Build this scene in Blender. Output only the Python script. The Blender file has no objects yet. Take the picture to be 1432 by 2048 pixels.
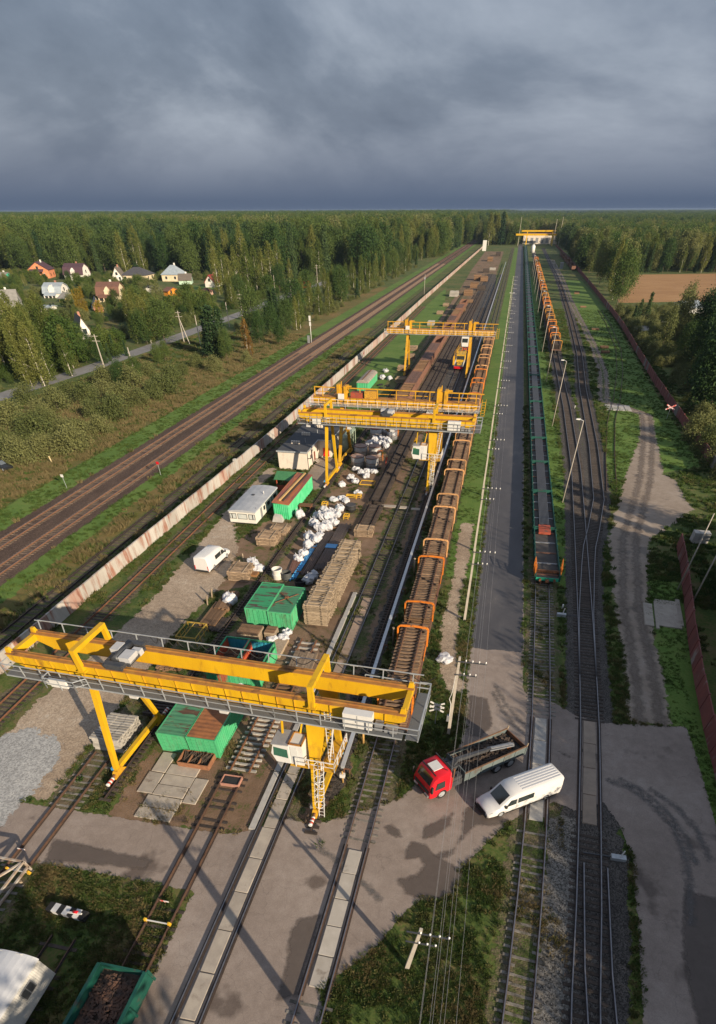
import bpy, bmesh, math, random
import numpy as np
from mathutils import Vector, Matrix
R = math.radians
rng = random.Random(7)
nrng = np.random.default_rng(7)
scene = bpy.context.scene
COL = scene.collection
# ------------------------------------------------------------------ camera
CAM_H = 30.0
TH, PITCH, ROLL = 0.196, 0.863, 0.004          # heading left of the yard axis, tilt down, roll
FPX, CX, CY = 998.5, 745.7, 1586.8             # lens in pixels of the 1432 x 2048 photograph
cam_d = bpy.data.cameras.new('camera'); cam = bpy.data.objects.new('camera', cam_d); COL.objects.link(cam)
scene.camera = cam
h_ = Vector((-math.sin(TH), math.cos(TH), 0)); r_ = Vector((math.cos(TH), math.sin(TH), 0)); u_ = Vector((0, 0, 1))
F_ = math.cos(PITCH)*h_ - math.sin(PITCH)*u_
D_ = -math.sin(PITCH)*h_ - math.cos(PITCH)*u_
R2 = math.cos(ROLL)*r_ + math.sin(ROLL)*D_
D2 = -math.sin(ROLL)*r_ + math.cos(ROLL)*D_
M_ = Matrix((R2, -D2, -F_)).transposed().to_4x4(); M_.translation = Vector((0, 0, CAM_H))
cam.matrix_world = M_
cam_d.sensor_fit = 'HORIZONTAL'; cam_d.sensor_width = 36.0
cam_d.lens = 36.0*FPX/1432.0
cam_d.shift_x = (716.0-CX)/1432.0
cam_d.shift_y = (CY-1024.0)/1432.0
cam_d.clip_start = 0.5; cam_d.clip_end = 40000
# ------------------------------------------------------------------ sky
SUN_AZ, SUN_EL = R(51.0), R(18.0)              # shadows run SUN_AZ to the left of the yard axis
sun_from = Vector((math.sin(SUN_AZ)*math.cos(SUN_EL), -math.cos(SUN_AZ)*math.cos(SUN_EL), math.sin(SUN_EL)))
world = bpy.data.worlds.new('World'); scene.world = world; world.use_nodes = True
wn, wl = world.node_tree.nodes, world.node_tree.links
wn.clear()
def W(t, **k):
    n = wn.new(t)
    for a, b in k.items(): setattr(n, a, b)
    return n
out = W('ShaderNodeOutputWorld'); bg = W('ShaderNodeBackground'); bg.inputs[1].default_value = 0.1
sky = W('ShaderNodeTexSky'); sky.sky_type = 'NISHITA'; sky.sun_disc = False
sky.sun_elevation = SUN_EL; sky.sun_rotation = math.atan2(sun_from.x, sun_from.y)
sky.air_density = 1.4; sky.dust_density = 2.0
tc = W('ShaderNodeTexCoord'); sep = W('ShaderNodeSeparateXYZ'); wl.new(tc.outputs['Generated'], sep.inputs[0])
zc = W('ShaderNodeMath', operation='MAXIMUM'); wl.new(sep.outputs['Z'], zc.inputs[0]); zc.inputs[1].default_value = 0.0
za = W('ShaderNodeMath', operation='ADD'); wl.new(zc.outputs[0], za.inputs[0]); za.inputs[1].default_value = 0.34
dx = W('ShaderNodeMath', operation='DIVIDE'); wl.new(sep.outputs['X'], dx.inputs[0]); wl.new(za.outputs[0], dx.inputs[1])
dy = W('ShaderNodeMath', operation='DIVIDE'); wl.new(sep.outputs['Y'], dy.inputs[0]); wl.new(za.outputs[0], dy.inputs[1])
cmb = W('ShaderNodeCombineXYZ'); wl.new(dx.outputs[0], cmb.inputs[0]); wl.new(dy.outputs[0], cmb.inputs[1])
n1 = W('ShaderNodeTexNoise'); n1.inputs['Scale'].default_value = 1.0; n1.inputs['Detail'].default_value = 7; n1.inputs['Roughness'].default_value = 0.56; n1.inputs['Distortion'].default_value = 0.35
wl.new(cmb.outputs[0], n1.inputs['Vector'])
n2 = W('ShaderNodeTexNoise'); n2.inputs['Scale'].default_value = 0.42; n2.inputs['Detail'].default_value = 3
off = W('ShaderNodeVectorMath', operation='ADD'); off.inputs[1].default_value = (2.3, 7.2, 0.0)
wl.new(cmb.outputs[0], off.inputs[0]); wl.new(off.outputs[0], n2.inputs['Vector'])
mx = W('ShaderNodeMath', operation='MULTIPLY_ADD'); wl.new(n2.outputs[0], mx.inputs[0]); mx.inputs[1].default_value = 0.80; 
ha = W('ShaderNodeMath', operation='MULTIPLY'); wl.new(n1.outputs[0], ha.inputs[0]); ha.inputs[1].default_value = 1.05; wl.new(ha.outputs[0], mx.inputs[2])
ramp = W('ShaderNodeValToRGB'); wl.new(mx.outputs[0], ramp.inputs[0])
cr = ramp.color_ramp; cr.elements[0].position = 0.64; cr.elements[0].color = (0.046, 0.064, 0.108, 1)
cr.elements[1].position = 1.05; cr.elements[1].color = (0.26, 0.292, 0.352, 1)
e = cr.elements.new(0.82); e.color = (0.112, 0.138, 0.192, 1)
for q in cr.elements: q.position = min(1.0, q.position/1.3)
ms = W('ShaderNodeMath', operation='DIVIDE'); wl.new(mx.outputs[0], ms.inputs[0]); ms.inputs[1].default_value = 1.3
wl.new(ms.outputs[0], ramp.inputs[0])
# storm bank: near the horizon the cloud base merges into one slate layer
hz = W('ShaderNodeMapRange'); wl.new(zc.outputs[0], hz.inputs[0]); hz.inputs[1].default_value = 0.008; hz.inputs[2].default_value = 0.085; hz.inputs[3].default_value = 0.0; hz.inputs[4].default_value = 1.0
bank = W('ShaderNodeMix', data_type='RGBA'); wl.new(hz.outputs[0], bank.inputs[0]); bank.inputs[6].default_value = (0.060, 0.085, 0.138, 1); wl.new(ramp.outputs[0], bank.inputs[7])
# clouds cover nearly all of the clear sky behind them
up = W('ShaderNodeVectorMath', operation='SCALE'); wl.new(bank.outputs[2], up.inputs[0]); up.inputs[3].default_value = 10.0
mixs = W('ShaderNodeMix', data_type='RGBA'); mixs.inputs[0].default_value = 0.94
wl.new(sky.outputs[0], mixs.inputs[6]); wl.new(up.outputs[0], mixs.inputs[7])
wl.new(mixs.outputs[2], bg.inputs[0]); wl.new(bg.outputs[0], out.inputs[0])
# ------------------------------------------------------------------ sun
sd_ = bpy.data.lights.new('sun', 'SUN'); sd_.energy = 5.0; sd_.angle = R(0.5); sd_.color = (1.0, 0.825, 0.60)
sun = bpy.data.objects.new('sun', sd_); COL.objects.link(sun)
sun.rotation_euler = sun_from.to_track_quat('Z', 'Y').to_euler()
sun.location = (40, -40, 60)
# ------------------------------------------------------------------ exposure and renderer
vs = scene.view_settings
scene.display_settings.display_device = 'sRGB'
vs.view_transform = 'Standard'; vs.look = 'None'; vs.exposure = 0.7; vs.gamma = 1.0; vs.use_curve_mapping = False
scene.render.engine = 'CYCLES'
cy = scene.cycles
cy.max_bounces = 4; cy.diffuse_bounces = 2; cy.glossy_bounces = 2; cy.transmission_bounces = 2; cy.transparent_max_bounces = 12; cy.volume_bounces = 0
cy.caustics_reflective = False; cy.caustics_refractive = False
cy.use_denoising = True
try: cy.denoiser = 'OPENIMAGEDENOISE'
except Exception: pass
cy.sample_clamp_indirect = 4.0
scene.render.use_persistent_data = False
# ------------------------------------------------------------------ helpers
KZ = 0.78                                       # heights of made things in this yard, relative to catalogue sizes
def P(px, py, z=0.0):
    """where a feature seen at this photo pixel stands on the level z"""
    a, b = (px-CX)/FPX, (py-CY)/FPX
    w = F_ + R2*a + D2*b
    t = (CAM_H-z)/-w.z
    return (w.x*t, w.y*t)
class MB:
    """collects shapes into one mesh"""
    def __init__(s): s.v = []; s.f = []; s.m = []; s.mi = 0; s.sm = []; s.smooth = False
    def add(s, vs_, fs):
        b = len(s.v); s.v.extend([tuple(p) for p in vs_])
        for f in fs: s.f.append(tuple(b+i for i in f)); s.m.append(s.mi); s.sm.append(s.smooth)
        return s
    def box(s, x0, y0, z0, x1, y1, z1):
        return s.add([(x0,y0,z0),(x1,y0,z0),(x1,y1,z0),(x0,y1,z0),(x0,y0,z1),(x1,y0,z1),(x1,y1,z1),(x0,y1,z1)],
            [(0,3,2,1),(4,5,6,7),(0,1,5,4),(1,2,6,5),(2,3,7,6),(3,0,4,7)])
    def cbox(s, cx_, cy_, z0, sx, sy, sz, rz=0.0):
        c, n = math.cos(rz), math.sin(rz); pts = []
        for z in (z0, z0+sz):
            for a, b in ((-1,-1),(1,-1),(1,1),(-1,1)):
                x, y = a*sx/2, b*sy/2; pts.append((cx_+x*c-y*n, cy_+x*n+y*c, z))
        return s.add(pts, [(0,3,2,1),(4,5,6,7),(0,1,5,4),(1,2,6,5),(2,3,7,6),(3,0,4,7)])
    def hexa(s, pts):
        """8 corners: four of the bottom, four of the top"""
        return s.add(pts, [(0,3,2,1),(4,5,6,7),(0,1,5,4),(1,2,6,5),(2,3,7,6),(3,0,4,7)])
    def bar(s, p, q, w, h, w2=None, h2=None, up=(0,0,1)):
        p, q = Vector(p), Vector(q); d = (q-p).normalized(); u = Vector(up)
        if abs(d.dot(u)) > 0.98: u = Vector((0,1,0))
        a = d.cross(u).normalized(); b = a.cross(d).normalized()
        w2 = w if w2 is None else w2; h2 = h if h2 is None else h2; pts = []
        for c, ww, hh in ((p, w, h), (q, w2, h2)):
            for i, j in ((-1,-1),(1,-1),(1,1),(-1,1)): pts.append(c + a*(i*ww/2) + b*(j*hh/2))
        return s.add(pts, [(3,2,1,0),(4,5,6,7),(0,1,5,4),(1,2,6,5),(2,3,7,6),(3,0,4,7)])
    def cyl(s, p, q, r, n=8, r2=None, caps=True):
        p, q = Vector(p), Vector(q); d = (q-p).normalized(); u = Vector((0,0,1)) if abs(d.z) < 0.95 else Vector((1,0,0))
        a = d.cross(u).normalized(); b = a.cross(d); r2 = r if r2 is None else r2; pts = []
        for c, rr in ((p, r), (q, r2)):
            for i in range(n): t = 2*math.pi*i/n; pts.append(c + a*(rr*math.cos(t)) + b*(rr*math.sin(t)))
        fs = [(i, (i+1) % n, n+(i+1) % n, n+i) for i in range(n)]
        sm = s.smooth; s.smooth = n > 6; s.add(pts, fs); s.smooth = False
        if caps: b0 = len(s.v)-2*n; s.f += [tuple(b0+n-1-i for i in range(n)), tuple(b0+n+i for i in range(n))]; s.m += [s.mi]*2; s.sm += [False]*2
        s.smooth = sm
        return s
    def tube(s, pts, r, n=6):
        pts = [Vector(p) for p in pts]; rings = []
        for i, p in enumerate(pts):
            d = (pts[min(i+1, len(pts)-1)]-pts[max(i-1, 0)]).normalized(); u = Vector((0,0,1)) if abs(d.z) < 0.95 else Vector((1,0,0))
            a = d.cross(u).normalized(); b = a.cross(d); rings += [p + a*(r*math.cos(2*math.pi*k/n)) + b*(r*math.sin(2*math.pi*k/n)) for k in range(n)]
        fs = [(i*n+k, i*n+(k+1) % n, (i+1)*n+(k+1) % n, (i+1)*n+k) for i in range(len(pts)-1) for k in range(n)]
        fs += [tuple(range(n-1, -1, -1)), tuple((len(pts)-1)*n+k for k in range(n))]
        return s.add(rings, fs)
    def prism(s, poly, axis, a0, a1):
        """poly in the two other axes, extruded along axis 0/1/2"""
        n = len(poly); pts = []
        for a in (a0, a1):
            for p, q in poly:
                pts.append((a, p, q) if axis == 0 else (p, a, q) if axis == 1 else (p, q, a))
        fs = [(i, (i+1) % n, n+(i+1) % n, n+i) for i in range(n)] + [tuple(range(n-1, -1, -1)), tuple(range(n, 2*n))]
        return s.add(pts, fs)
    def lathe(s, prof, n=16, c=(0,0,0)):
        pts = [(c[0]+r*math.cos(2*math.pi*k/n), c[1]+r*math.sin(2*math.pi*k/n), c[2]+z) for r, z in prof for k in range(n)]
        fs = [(i*n+k, i*n+(k+1) % n, (i+1)*n+(k+1) % n, (i+1)*n+k) for i in range(len(prof)-1) for k in range(n)]
        sm = s.smooth; s.smooth = True; s.add(pts, fs); s.smooth = sm
        return s
    def mesh(s, name, mats, angle=None):
        me = bpy.data.meshes.new(name); me.from_pydata(s.v, [], s.f)
        mats = mats if isinstance(mats, (list, tuple)) else [mats]
        for m in mats: me.materials.append(m)
        me.polygons.foreach_set('material_index', s.m); me.polygons.foreach_set('use_smooth', s.sm); me.update()
        bm = bmesh.new(); bm.from_mesh(me); bmesh.ops.recalc_face_normals(bm, faces=bm.faces)
        if angle:
            for f in bm.faces: f.smooth = True
            for e_ in bm.edges: e_.smooth = e_.calc_face_angle(4.0) < angle
        bm.to_mesh(me); bm.free()
        return me
    def build(s, name, mats, parent=None, loc=None, rz=0.0, angle=None):
        return place(name, s.mesh(name, mats, angle), parent, loc, rz)
def place(name, me, parent=None, loc=None, rz=0.0):
    o = bpy.data.objects.new(name, me); COL.objects.link(o)
    if parent is not None: o.parent = parent
    if loc is not None: o.location = loc
    if rz: o.rotation_euler = (0, 0, rz)
    return o
def thing(name, label, cat, loc=(0,0,0), rz=0.0, group=None):
    o = bpy.data.objects.new(name, None); COL.objects.link(o); o.location = loc; o.rotation_euler = (0, 0, rz); o.empty_display_size = 0.2
    return tag(o, label, cat, group)
def tag(o, label, cat, group=None, kind=None):
    o['label'] = label
    if cat: o['category'] = cat
    if group: o['group'] = group
    if kind: o['kind'] = kind
    return o
def struct(o, label=None):
    o['kind'] = 'structure'
    if label: o['label'] = label
    return o
def stuff(o, label=None, cat=None):
    o['kind'] = 'stuff'
    if label: o['label'] = label; o['category'] = cat
    return o
ORD = 'first second third fourth fifth sixth seventh eighth ninth tenth eleventh twelfth thirteenth fourteenth fifteenth sixteenth seventeenth eighteenth nineteenth twentieth'.split()
ORD += ['twenty-'+o for o in ORD[:9]]+['thirtieth']
def nth(i, text, rest=None): return text.replace('#', ORD[i]) if i < len(ORD) else rest
def copy_tree(o, parent=None, children=None):
    c = o.copy(); COL.objects.link(c); c.parent = parent
    for ch in (children or KIDMAP)(o): copy_tree(ch, c, children)
    return c
def KIDMAP(o): return list(o.children)
def dup(o, loc, rz=0.0, label=None, group=None, scale=None):
    c = copy_tree(o); c.location = loc; c.rotation_euler = (0, 0, rz)
    if label: c['label'] = label
    if group: c['group'] = group
    if scale: c.scale = scale if not isinstance(scale, (int, float)) else (scale,)*3
    return c
# ------------------------------------------------------------------ materials
MAT = {}
def nodes_of(m): m.use_nodes = True; nt = m.node_tree; return nt, nt.nodes, nt.links
def surf(name, c1, c2=None, scale=3.0, rough=0.75, metal=0.0, c3=None, s3=0.6, t3=(0.55, 0.66), bump=0.0, bscale=30.0, world_=False, var=0.0, spec=0.4, detail=4.0, stretch=None, sharp=(0.35, 0.65)):
    """paint, rust, wood, stone: two tones broken by noise, an optional third tone as stains, optional relief"""
    if name in MAT: return MAT[name]
    m = bpy.data.materials.new(name); nt, N, L = nodes_of(m); MAT[name] = m
    b = N['Principled BSDF']; b.inputs['Roughness'].default_value = rough; b.inputs['Metallic'].default_value = metal
    b.inputs['Specular IOR Level'].default_value = spec
    if world_: g = N.new('ShaderNodeNewGeometry'); vec = g.outputs['Position']
    else: g = N.new('ShaderNodeTexCoord'); vec = g.outputs['Object']
    oi = N.new('ShaderNodeObjectInfo')
    if not world_:                               # every copy samples another spot of the pattern
        ad = N.new('ShaderNodeVectorMath'); ad.operation = 'MULTIPLY_ADD'
        cb = N.new('ShaderNodeCombineXYZ')
        for i in range(3): L.new(oi.outputs['Random'], cb.inputs[i])
        L.new(cb.outputs[0], ad.inputs[0]); ad.inputs[1].default_value = (37, 53, 71); L.new(vec, ad.inputs[2]); vec = ad.outputs[0]
    if stretch:
        mp = N.new('ShaderNodeMapping'); mp.inputs['Scale'].default_value = stretch; L.new(vec, mp.inputs[0]); vec = mp.outputs[0]
    c2 = c2 or tuple(x*0.78 for x in c1)
    nz = N.new('ShaderNodeTexNoise'); nz.inputs['Scale'].default_value = scale; nz.inputs['Detail'].default_value = detail; nz.inputs['Roughness'].default_value = 0.62; L.new(vec, nz.inputs['Vector'])
    mr = N.new('ShaderNodeMapRange'); mr.inputs[1].default_value = sharp[0]; mr.inputs[2].default_value = sharp[1]; L.new(nz.outputs[0], mr.inputs[0])
    mx_ = N.new('ShaderNodeMix'); mx_.data_type = 'RGBA'; L.new(mr.outputs[0], mx_.inputs[0]); mx_.inputs[6].default_value = (*c1, 1); mx_.inputs[7].default_value = (*c2, 1)
    col = mx_.outputs[2]
    if c3:
        n3 = N.new('ShaderNodeTexNoise'); n3.inputs['Scale'].default_value = s3; n3.inputs['Detail'].default_value = 5; n3.inputs['Roughness'].default_value = 0.65; L.new(vec, n3.inputs['Vector'])
        r3 = N.new('ShaderNodeMapRange'); r3.inputs[1].default_value = t3[0]; r3.inputs[2].default_value = t3[1]; L.new(n3.outputs[0], r3.inputs[0])
        m3 = N.new('ShaderNodeMix'); m3.data_type = 'RGBA'; L.new(r3.outputs[0], m3.inputs[0]); L.new(col, m3.inputs[6]); m3.inputs[7].default_value = (*c3, 1); col = m3.outputs[2]
    if var:
        hv = N.new('ShaderNodeHueSaturation'); vr = N.new('ShaderNodeMapRange'); L.new(oi.outputs['Random'], vr.inputs[0]); vr.inputs[3].default_value = 1-var; vr.inputs[4].default_value = 1+var
        L.new(vr.outputs[0], hv.inputs['Value']); L.new(col, hv.inputs['Color']); col = hv.outputs[0]
    L.new(col, b.inputs['Base Color'])
    if bump:
        nb = N.new('ShaderNodeTexNoise'); nb.inputs['Scale'].default_value = bscale; nb.inputs['Detail'].default_value = 3; L.new(vec, nb.inputs['Vector'])
        bp = N.new('ShaderNodeBump'); bp.inputs['Strength'].default_value = min(1.0, bump); bp.inputs['Distance'].default_value = 0.03; L.new(nb.outputs[0], bp.inputs['Height']); L.new(bp.outputs[0], b.inputs['Normal'])
    return m
def layer(name, stops, scales=(0.12, 0.9, 5.0), weights=(0.45, 0.35, 0.2), rough=0.95, bump=0.4, bscale=9.0, edge=0.45, escale=1.1, wet=None, voronoi=None, spec=0.25, warp=None, soft=0.0, cracks=None):
    """ground sheet: several octaves of world-space noise through a colour ramp; where the mesh carries the attribute sd
    (metres inside its outline) the border frays into what lies below"""
    m = bpy.data.materials.new(name); nt, N, L = nodes_of(m); MAT[name] = m
    b = N['Principled BSDF']; b.inputs['Roughness'].default_value = rough; b.inputs['Specular IOR Level'].default_value = spec
    g = N.new('ShaderNodeNewGeometry'); vec = g.outputs['Position']
    if warp:
        mp = N.new('ShaderNodeMapping'); mp.inputs['Scale'].default_value = warp; L.new(vec, mp.inputs[0]); wv = mp.outputs[0]
    else: wv = vec
    acc = None
    for sc, w in zip(scales, weights):
        n = N.new('ShaderNodeTexNoise'); n.inputs['Scale'].default_value = sc; n.inputs['Detail'].default_value = 5; n.inputs['Roughness'].default_value = 0.6; L.new(wv, n.inputs['Vector'])
        a = N.new('ShaderNodeMath'); a.operation = 'MULTIPLY_ADD'; L.new(n.outputs[0], a.inputs[0]); a.inputs[1].default_value = w
        if acc is None: a.inputs[2].default_value = 0.0
        else: L.new(acc, a.inputs[2])
        acc = a.outputs[0]
    sp = N.new('ShaderNodeMapRange'); L.new(acc, sp.inputs[0]); sp.inputs[1].default_value = 0.34; sp.inputs[2].default_value = 0.66
    rp = N.new('ShaderNodeValToRGB'); L.new(sp.outputs[0], rp.inputs[0]); el = rp.color_ramp.elements
    el[0].position, el[0].color = stops[0][0], (*stops[0][1], 1); el[1].position, el[1].color = stops[-1][0], (*stops[-1][1], 1)
    for p_, c_ in stops[1:-1]: q = el.new(p_); q.color = (*c_, 1)
    col = rp.outputs[0]
    if voronoi:
        vo = N.new('ShaderNodeTexVoronoi'); vo.inputs['Scale'].default_value = voronoi[0]; L.new(vec, vo.inputs['Vector'])
        bw = N.new('ShaderNodeRGBToBW'); L.new(vo.outputs['Color'], bw.inputs[0])
        vr = N.new('ShaderNodeMapRange'); L.new(bw.outputs[0], vr.inputs[0]); vr.inputs[1].default_value = 0.2; vr.inputs[2].default_value = 0.8; vr.inputs[3].default_value = 1-voronoi[1]; vr.inputs[4].default_value = 1+voronoi[1]
        hs = N.new('ShaderNodeHueSaturation'); L.new(vr.outputs[0], hs.inputs['Value']); L.new(col, hs.inputs['Color']); col = hs.outputs[0]
    if cracks:                                   # fine crack network and scattered grit
        wv2 = N.new('ShaderNodeVectorMath'); wv2.operation = 'ADD'; nn_ = N.new('ShaderNodeTexNoise'); nn_.inputs['Scale'].default_value = 0.8; nn_.inputs['Detail'].default_value = 3; L.new(vec, nn_.inputs['Vector']); L.new(nn_.outputs['Color'], wv2.inputs[0]); L.new(vec, wv2.inputs[1])
        vc = N.new('ShaderNodeTexVoronoi'); vc.feature = 'DISTANCE_TO_EDGE'; vc.inputs['Scale'].default_value = cracks; L.new(wv2.outputs[0], vc.inputs['Vector'])
        cl = N.new('ShaderNodeMapRange'); L.new(vc.outputs['Distance'], cl.inputs[0]); cl.inputs[1].default_value = 0.002; cl.inputs[2].default_value = 0.007; cl.inputs[3].default_value = 0.80; cl.inputs[4].default_value = 1.0
        hc = N.new('ShaderNodeHueSaturation'); L.new(cl.outputs[0], hc.inputs['Value']); L.new(col, hc.inputs['Color']); col = hc.outputs[0]
    if wet:                                      # damp stains: darker and smoother
        nw = N.new('ShaderNodeTexNoise'); nw.inputs['Scale'].default_value = wet[0]; nw.inputs['Detail'].default_value = 4; nw.inputs['Roughness'].default_value = 0.5; L.new(vec, nw.inputs['Vector'])
        wr = N.new('ShaderNodeMapRange'); L.new(nw.outputs[0], wr.inputs[0]); wr.inputs[1].default_value = wet[1]; wr.inputs[2].default_value = wet[1]+0.05
        wm = N.new('ShaderNodeMix'); wm.data_type = 'RGBA'; wm.blend_type = 'MULTIPLY'; L.new(wr.outputs[0], wm.inputs[0]); L.new(col, wm.inputs[6]); wm.inputs[7].default_value = (0.5, 0.48, 0.47, 1); col = wm.outputs[2]
        rr = N.new('ShaderNodeMapRange'); L.new(wr.outputs[0], rr.inputs[0]); rr.inputs[3].default_value = rough; rr.inputs[4].default_value = 0.45; L.new(rr.outputs[0], b.inputs['Roughness'])
    L.new(col, b.inputs['Base Color'])
    if bump:
        nb = N.new('ShaderNodeTexNoise'); nb.inputs['Scale'].default_value = bscale; nb.inputs['Detail'].default_value = 4; L.new(vec, nb.inputs['Vector'])
        bp = N.new('ShaderNodeBump'); bp.inputs['Strength'].default_value = bump; bp.inputs['Distance'].default_value = 0.06; L.new(nb.outputs[0], bp.inputs['Height']); L.new(bp.outputs[0], b.inputs['Normal'])
    if edge:
        at = N.new('ShaderNodeAttribute'); at.attribute_name = 'sd'
        ne = N.new('ShaderNodeTexNoise'); ne.inputs['Scale'].default_value = escale; ne.inputs['Detail'].default_value = 6; ne.inputs['Roughness'].default_value = 0.7; L.new(vec, ne.inputs['Vector'])
        ma = N.new('ShaderNodeMath'); ma.operation = 'MULTIPLY_ADD'; L.new(ne.outputs[0], ma.inputs[0]); ma.inputs[1].default_value = edge*4; ma.inputs[2].default_value = -edge*2
        s2 = N.new('ShaderNodeMath'); s2.operation = 'ADD'; L.new(ma.outputs[0], s2.inputs[0]); L.new(at.outputs['Fac'], s2.inputs[1])
        if soft: gt = N.new('ShaderNodeMapRange'); gt.inputs[1].default_value = -soft; gt.inputs[2].default_value = soft; gt.inputs[4].default_value = 0.85; L.new(s2.outputs[0], gt.inputs[0])
        else: gt = N.new('ShaderNodeMath'); gt.operation = 'GREATER_THAN'; L.new(s2.outputs[0], gt.inputs[0]); gt.inputs[1].default_value = 0.0
        L.new(gt.outputs[0], b.inputs['Alpha'])
    return m
YEL = surf('crane_yellow', (0.60, 0.365, 0.010), (0.52, 0.30, 0.010), 0.8, 0.45, c3=(0.30, 0.15, 0.02), s3=1.4, t3=(0.56, 0.76), stretch=(1.0, 1.0, 0.35))
YEL2 = surf('crane_yellow_weathered', (0.58, 0.32, 0.015), (0.48, 0.25, 0.015), 0.9, 0.5, c3=(0.26, 0.13, 0.03), s3=1.6, t3=(0.50, 0.72), stretch=(1.0, 1.0, 0.35))
RUSTTOP = surf('rusty_rail_plate', (0.30, 0.125, 0.035), (0.38, 0.19, 0.04), 1.5, 0.8, c3=(0.12, 0.06, 0.03), s3=0.8)
GALV = surf('galvanised_steel', (0.42, 0.45, 0.48), (0.34, 0.37, 0.40), 4, 0.5, 0.35)
GRATE = surf('walkway_grating', (0.16, 0.17, 0.18), (0.11, 0.12, 0.13), 20, 0.7, 0.3)
WHITE = surf('white_paint', (0.62, 0.62, 0.61), (0.57, 0.57, 0.56), 2, 0.4, c3=(0.5, 0.47, 0.42), s3=1.2, t3=(0.66, 0.8))
DKGREY = surf('dark_grey_steel', (0.06, 0.065, 0.075), (0.09, 0.095, 0.105), 5, 0.5, 0.4)
MIDGREY = surf('grey_steel', (0.30, 0.31, 0.33), (0.22, 0.23, 0.25), 5, 0.5, 0.3)
GLASS = surf('window_glass', (0.02, 0.028, 0.03), (0.03, 0.04, 0.042), 2, 0.08, 0.0, spec=0.8)
GREENGLASS = surf('green_cab_glass', (0.02, 0.09, 0.06), (0.03, 0.12, 0.08), 3, 0.08, spec=0.8)
RUST = surf('rusty_steel', (0.20, 0.085, 0.04), (0.11, 0.05, 0.03), 4, 0.85, bump=0.2)
RAILM = surf('rail_steel_rusty', (0.13, 0.075, 0.05), (0.085, 0.05, 0.036), 3, 0.7, 0.2)
RAILTOP = surf('rail_running_surface', (0.25, 0.25, 0.27), (0.18, 0.18, 0.20), 3, 0.38, 0.7)
RUSTRAIL = surf('rail_rust_orange', (0.20, 0.10, 0.052), (0.14, 0.07, 0.04), 3, 0.8)
DARKRAIL = surf('rail_dark', (0.05, 0.042, 0.042), (0.035, 0.03, 0.03), 3, 0.6, 0.3)
GSLEEP = surf('old_concrete_sleeper', (0.20, 0.185, 0.165), (0.125, 0.115, 0.10), 3, 0.92, c3=(0.07, 0.065, 0.05), s3=1.5, t3=(0.52, 0.62), var=0.25, bump=0.2)
CSLEEP = surf('concrete_sleeper_grey', (0.36, 0.34, 0.31), (0.26, 0.25, 0.23), 3, 0.9, var=0.22, bump=0.2)
WSLEEP = surf('tarred_timber', (0.065, 0.05, 0.042), (0.04, 0.032, 0.028), 4, 0.9, var=0.3, bump=0.3)
BSLEEP = surf('brown_timber_sleeper', (0.21, 0.125, 0.07), (0.13, 0.078, 0.045), 4, 0.9, var=0.35, bump=0.3, stretch=(1, 6, 6))
PALEWOOD = surf('pale_weathered_timber', (0.34, 0.27, 0.195), (0.19, 0.145, 0.10), 3, 0.85, var=0.28, bump=0.3, stretch=(1, 6, 6))
ORANGE = surf('orange_hoop_paint', (0.66, 0.20, 0.02), (0.52, 0.15, 0.02), 2, 0.5, c3=(0.25, 0.10, 0.04), s3=1.5, var=0.2)
PEACH = surf('faded_hoop_paint', (0.58, 0.33, 0.15), (0.46, 0.24, 0.10), 2, 0.6, c3=(0.26, 0.13, 0.06), s3=1.5, var=0.2)
CONC = surf('concrete_slab', (0.38, 0.34, 0.29), (0.30, 0.265, 0.23), 1.2, 0.92, c3=(0.20, 0.165, 0.14), s3=0.9, t3=(0.60, 0.72), var=0.12, bump=0.2)
CONCG = surf('concrete_grey', (0.40, 0.39, 0.37), (0.32, 0.31, 0.30), 1.6, 0.9, var=0.1, bump=0.15)
GREENP = surf('green_container_paint', (0.05, 0.34, 0.15), (0.09, 0.40, 0.20), 1.1, 0.55, c3=(0.07, 0.16, 0.08), s3=1.1, t3=(0.52, 0.72), stretch=(1, 1, 0.4))
GREENRUST = surf('rusted_green_roof', (0.055, 0.19, 0.105), (0.08, 0.25, 0.14), 1.4, 0.7, c3=(0.10, 0.055, 0.035), s3=0.75, t3=(0.50, 0.56), stretch=(0.6, 2.0, 1))
RUSTROOF = surf('rust_corrugated_roof', (0.32, 0.13, 0.05), (0.20, 0.085, 0.04), 1.5, 0.8, c3=(0.10, 0.24, 0.14), s3=0.5, t3=(0.62, 0.70))
TEAL = surf('teal_wagon_paint', (0.007, 0.085, 0.062), (0.006, 0.06, 0.046), 1.5, 0.6, c3=(0.06, 0.05, 0.04), s3=1.0, t3=(0.6, 0.72))
DKBED = surf('dark_wagon_bed', (0.045, 0.042, 0.043), (0.07, 0.062, 0.058), 0.7, 0.85)
BAG = surf('white_woven_bag', (0.52, 0.53, 0.56), (0.40, 0.41, 0.45), 3, 0.6, c3=(0.42, 0.42, 0.45), s3=2.4, t3=(0.60, 0.72), bump=0.35, bscale=9)
BLACKP = surf('black_rubber', (0.012, 0.012, 0.013), (0.02, 0.02, 0.02), 5, 0.75)
ROOFBIT = surf('bitumen_roof', (0.045, 0.05, 0.06), (0.062, 0.066, 0.075), 0.8, 0.85, c3=(0.03, 0.033, 0.04), s3=0.4)
CREAM = surf('cream_brick_wall', (0.64, 0.58, 0.50), (0.58, 0.52, 0.45), 1.5, 0.85, c3=(0.46, 0.39, 0.33), s3=0.7, t3=(0.62, 0.75))
REDP = surf('red_paint', (0.52, 0.012, 0.02), (0.46, 0.01, 0.018), 2, 0.35)
BLUEP = surf('blue_plastic', (0.05, 0.26, 0.55), (0.06, 0.32, 0.62), 2, 0.5)
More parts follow.
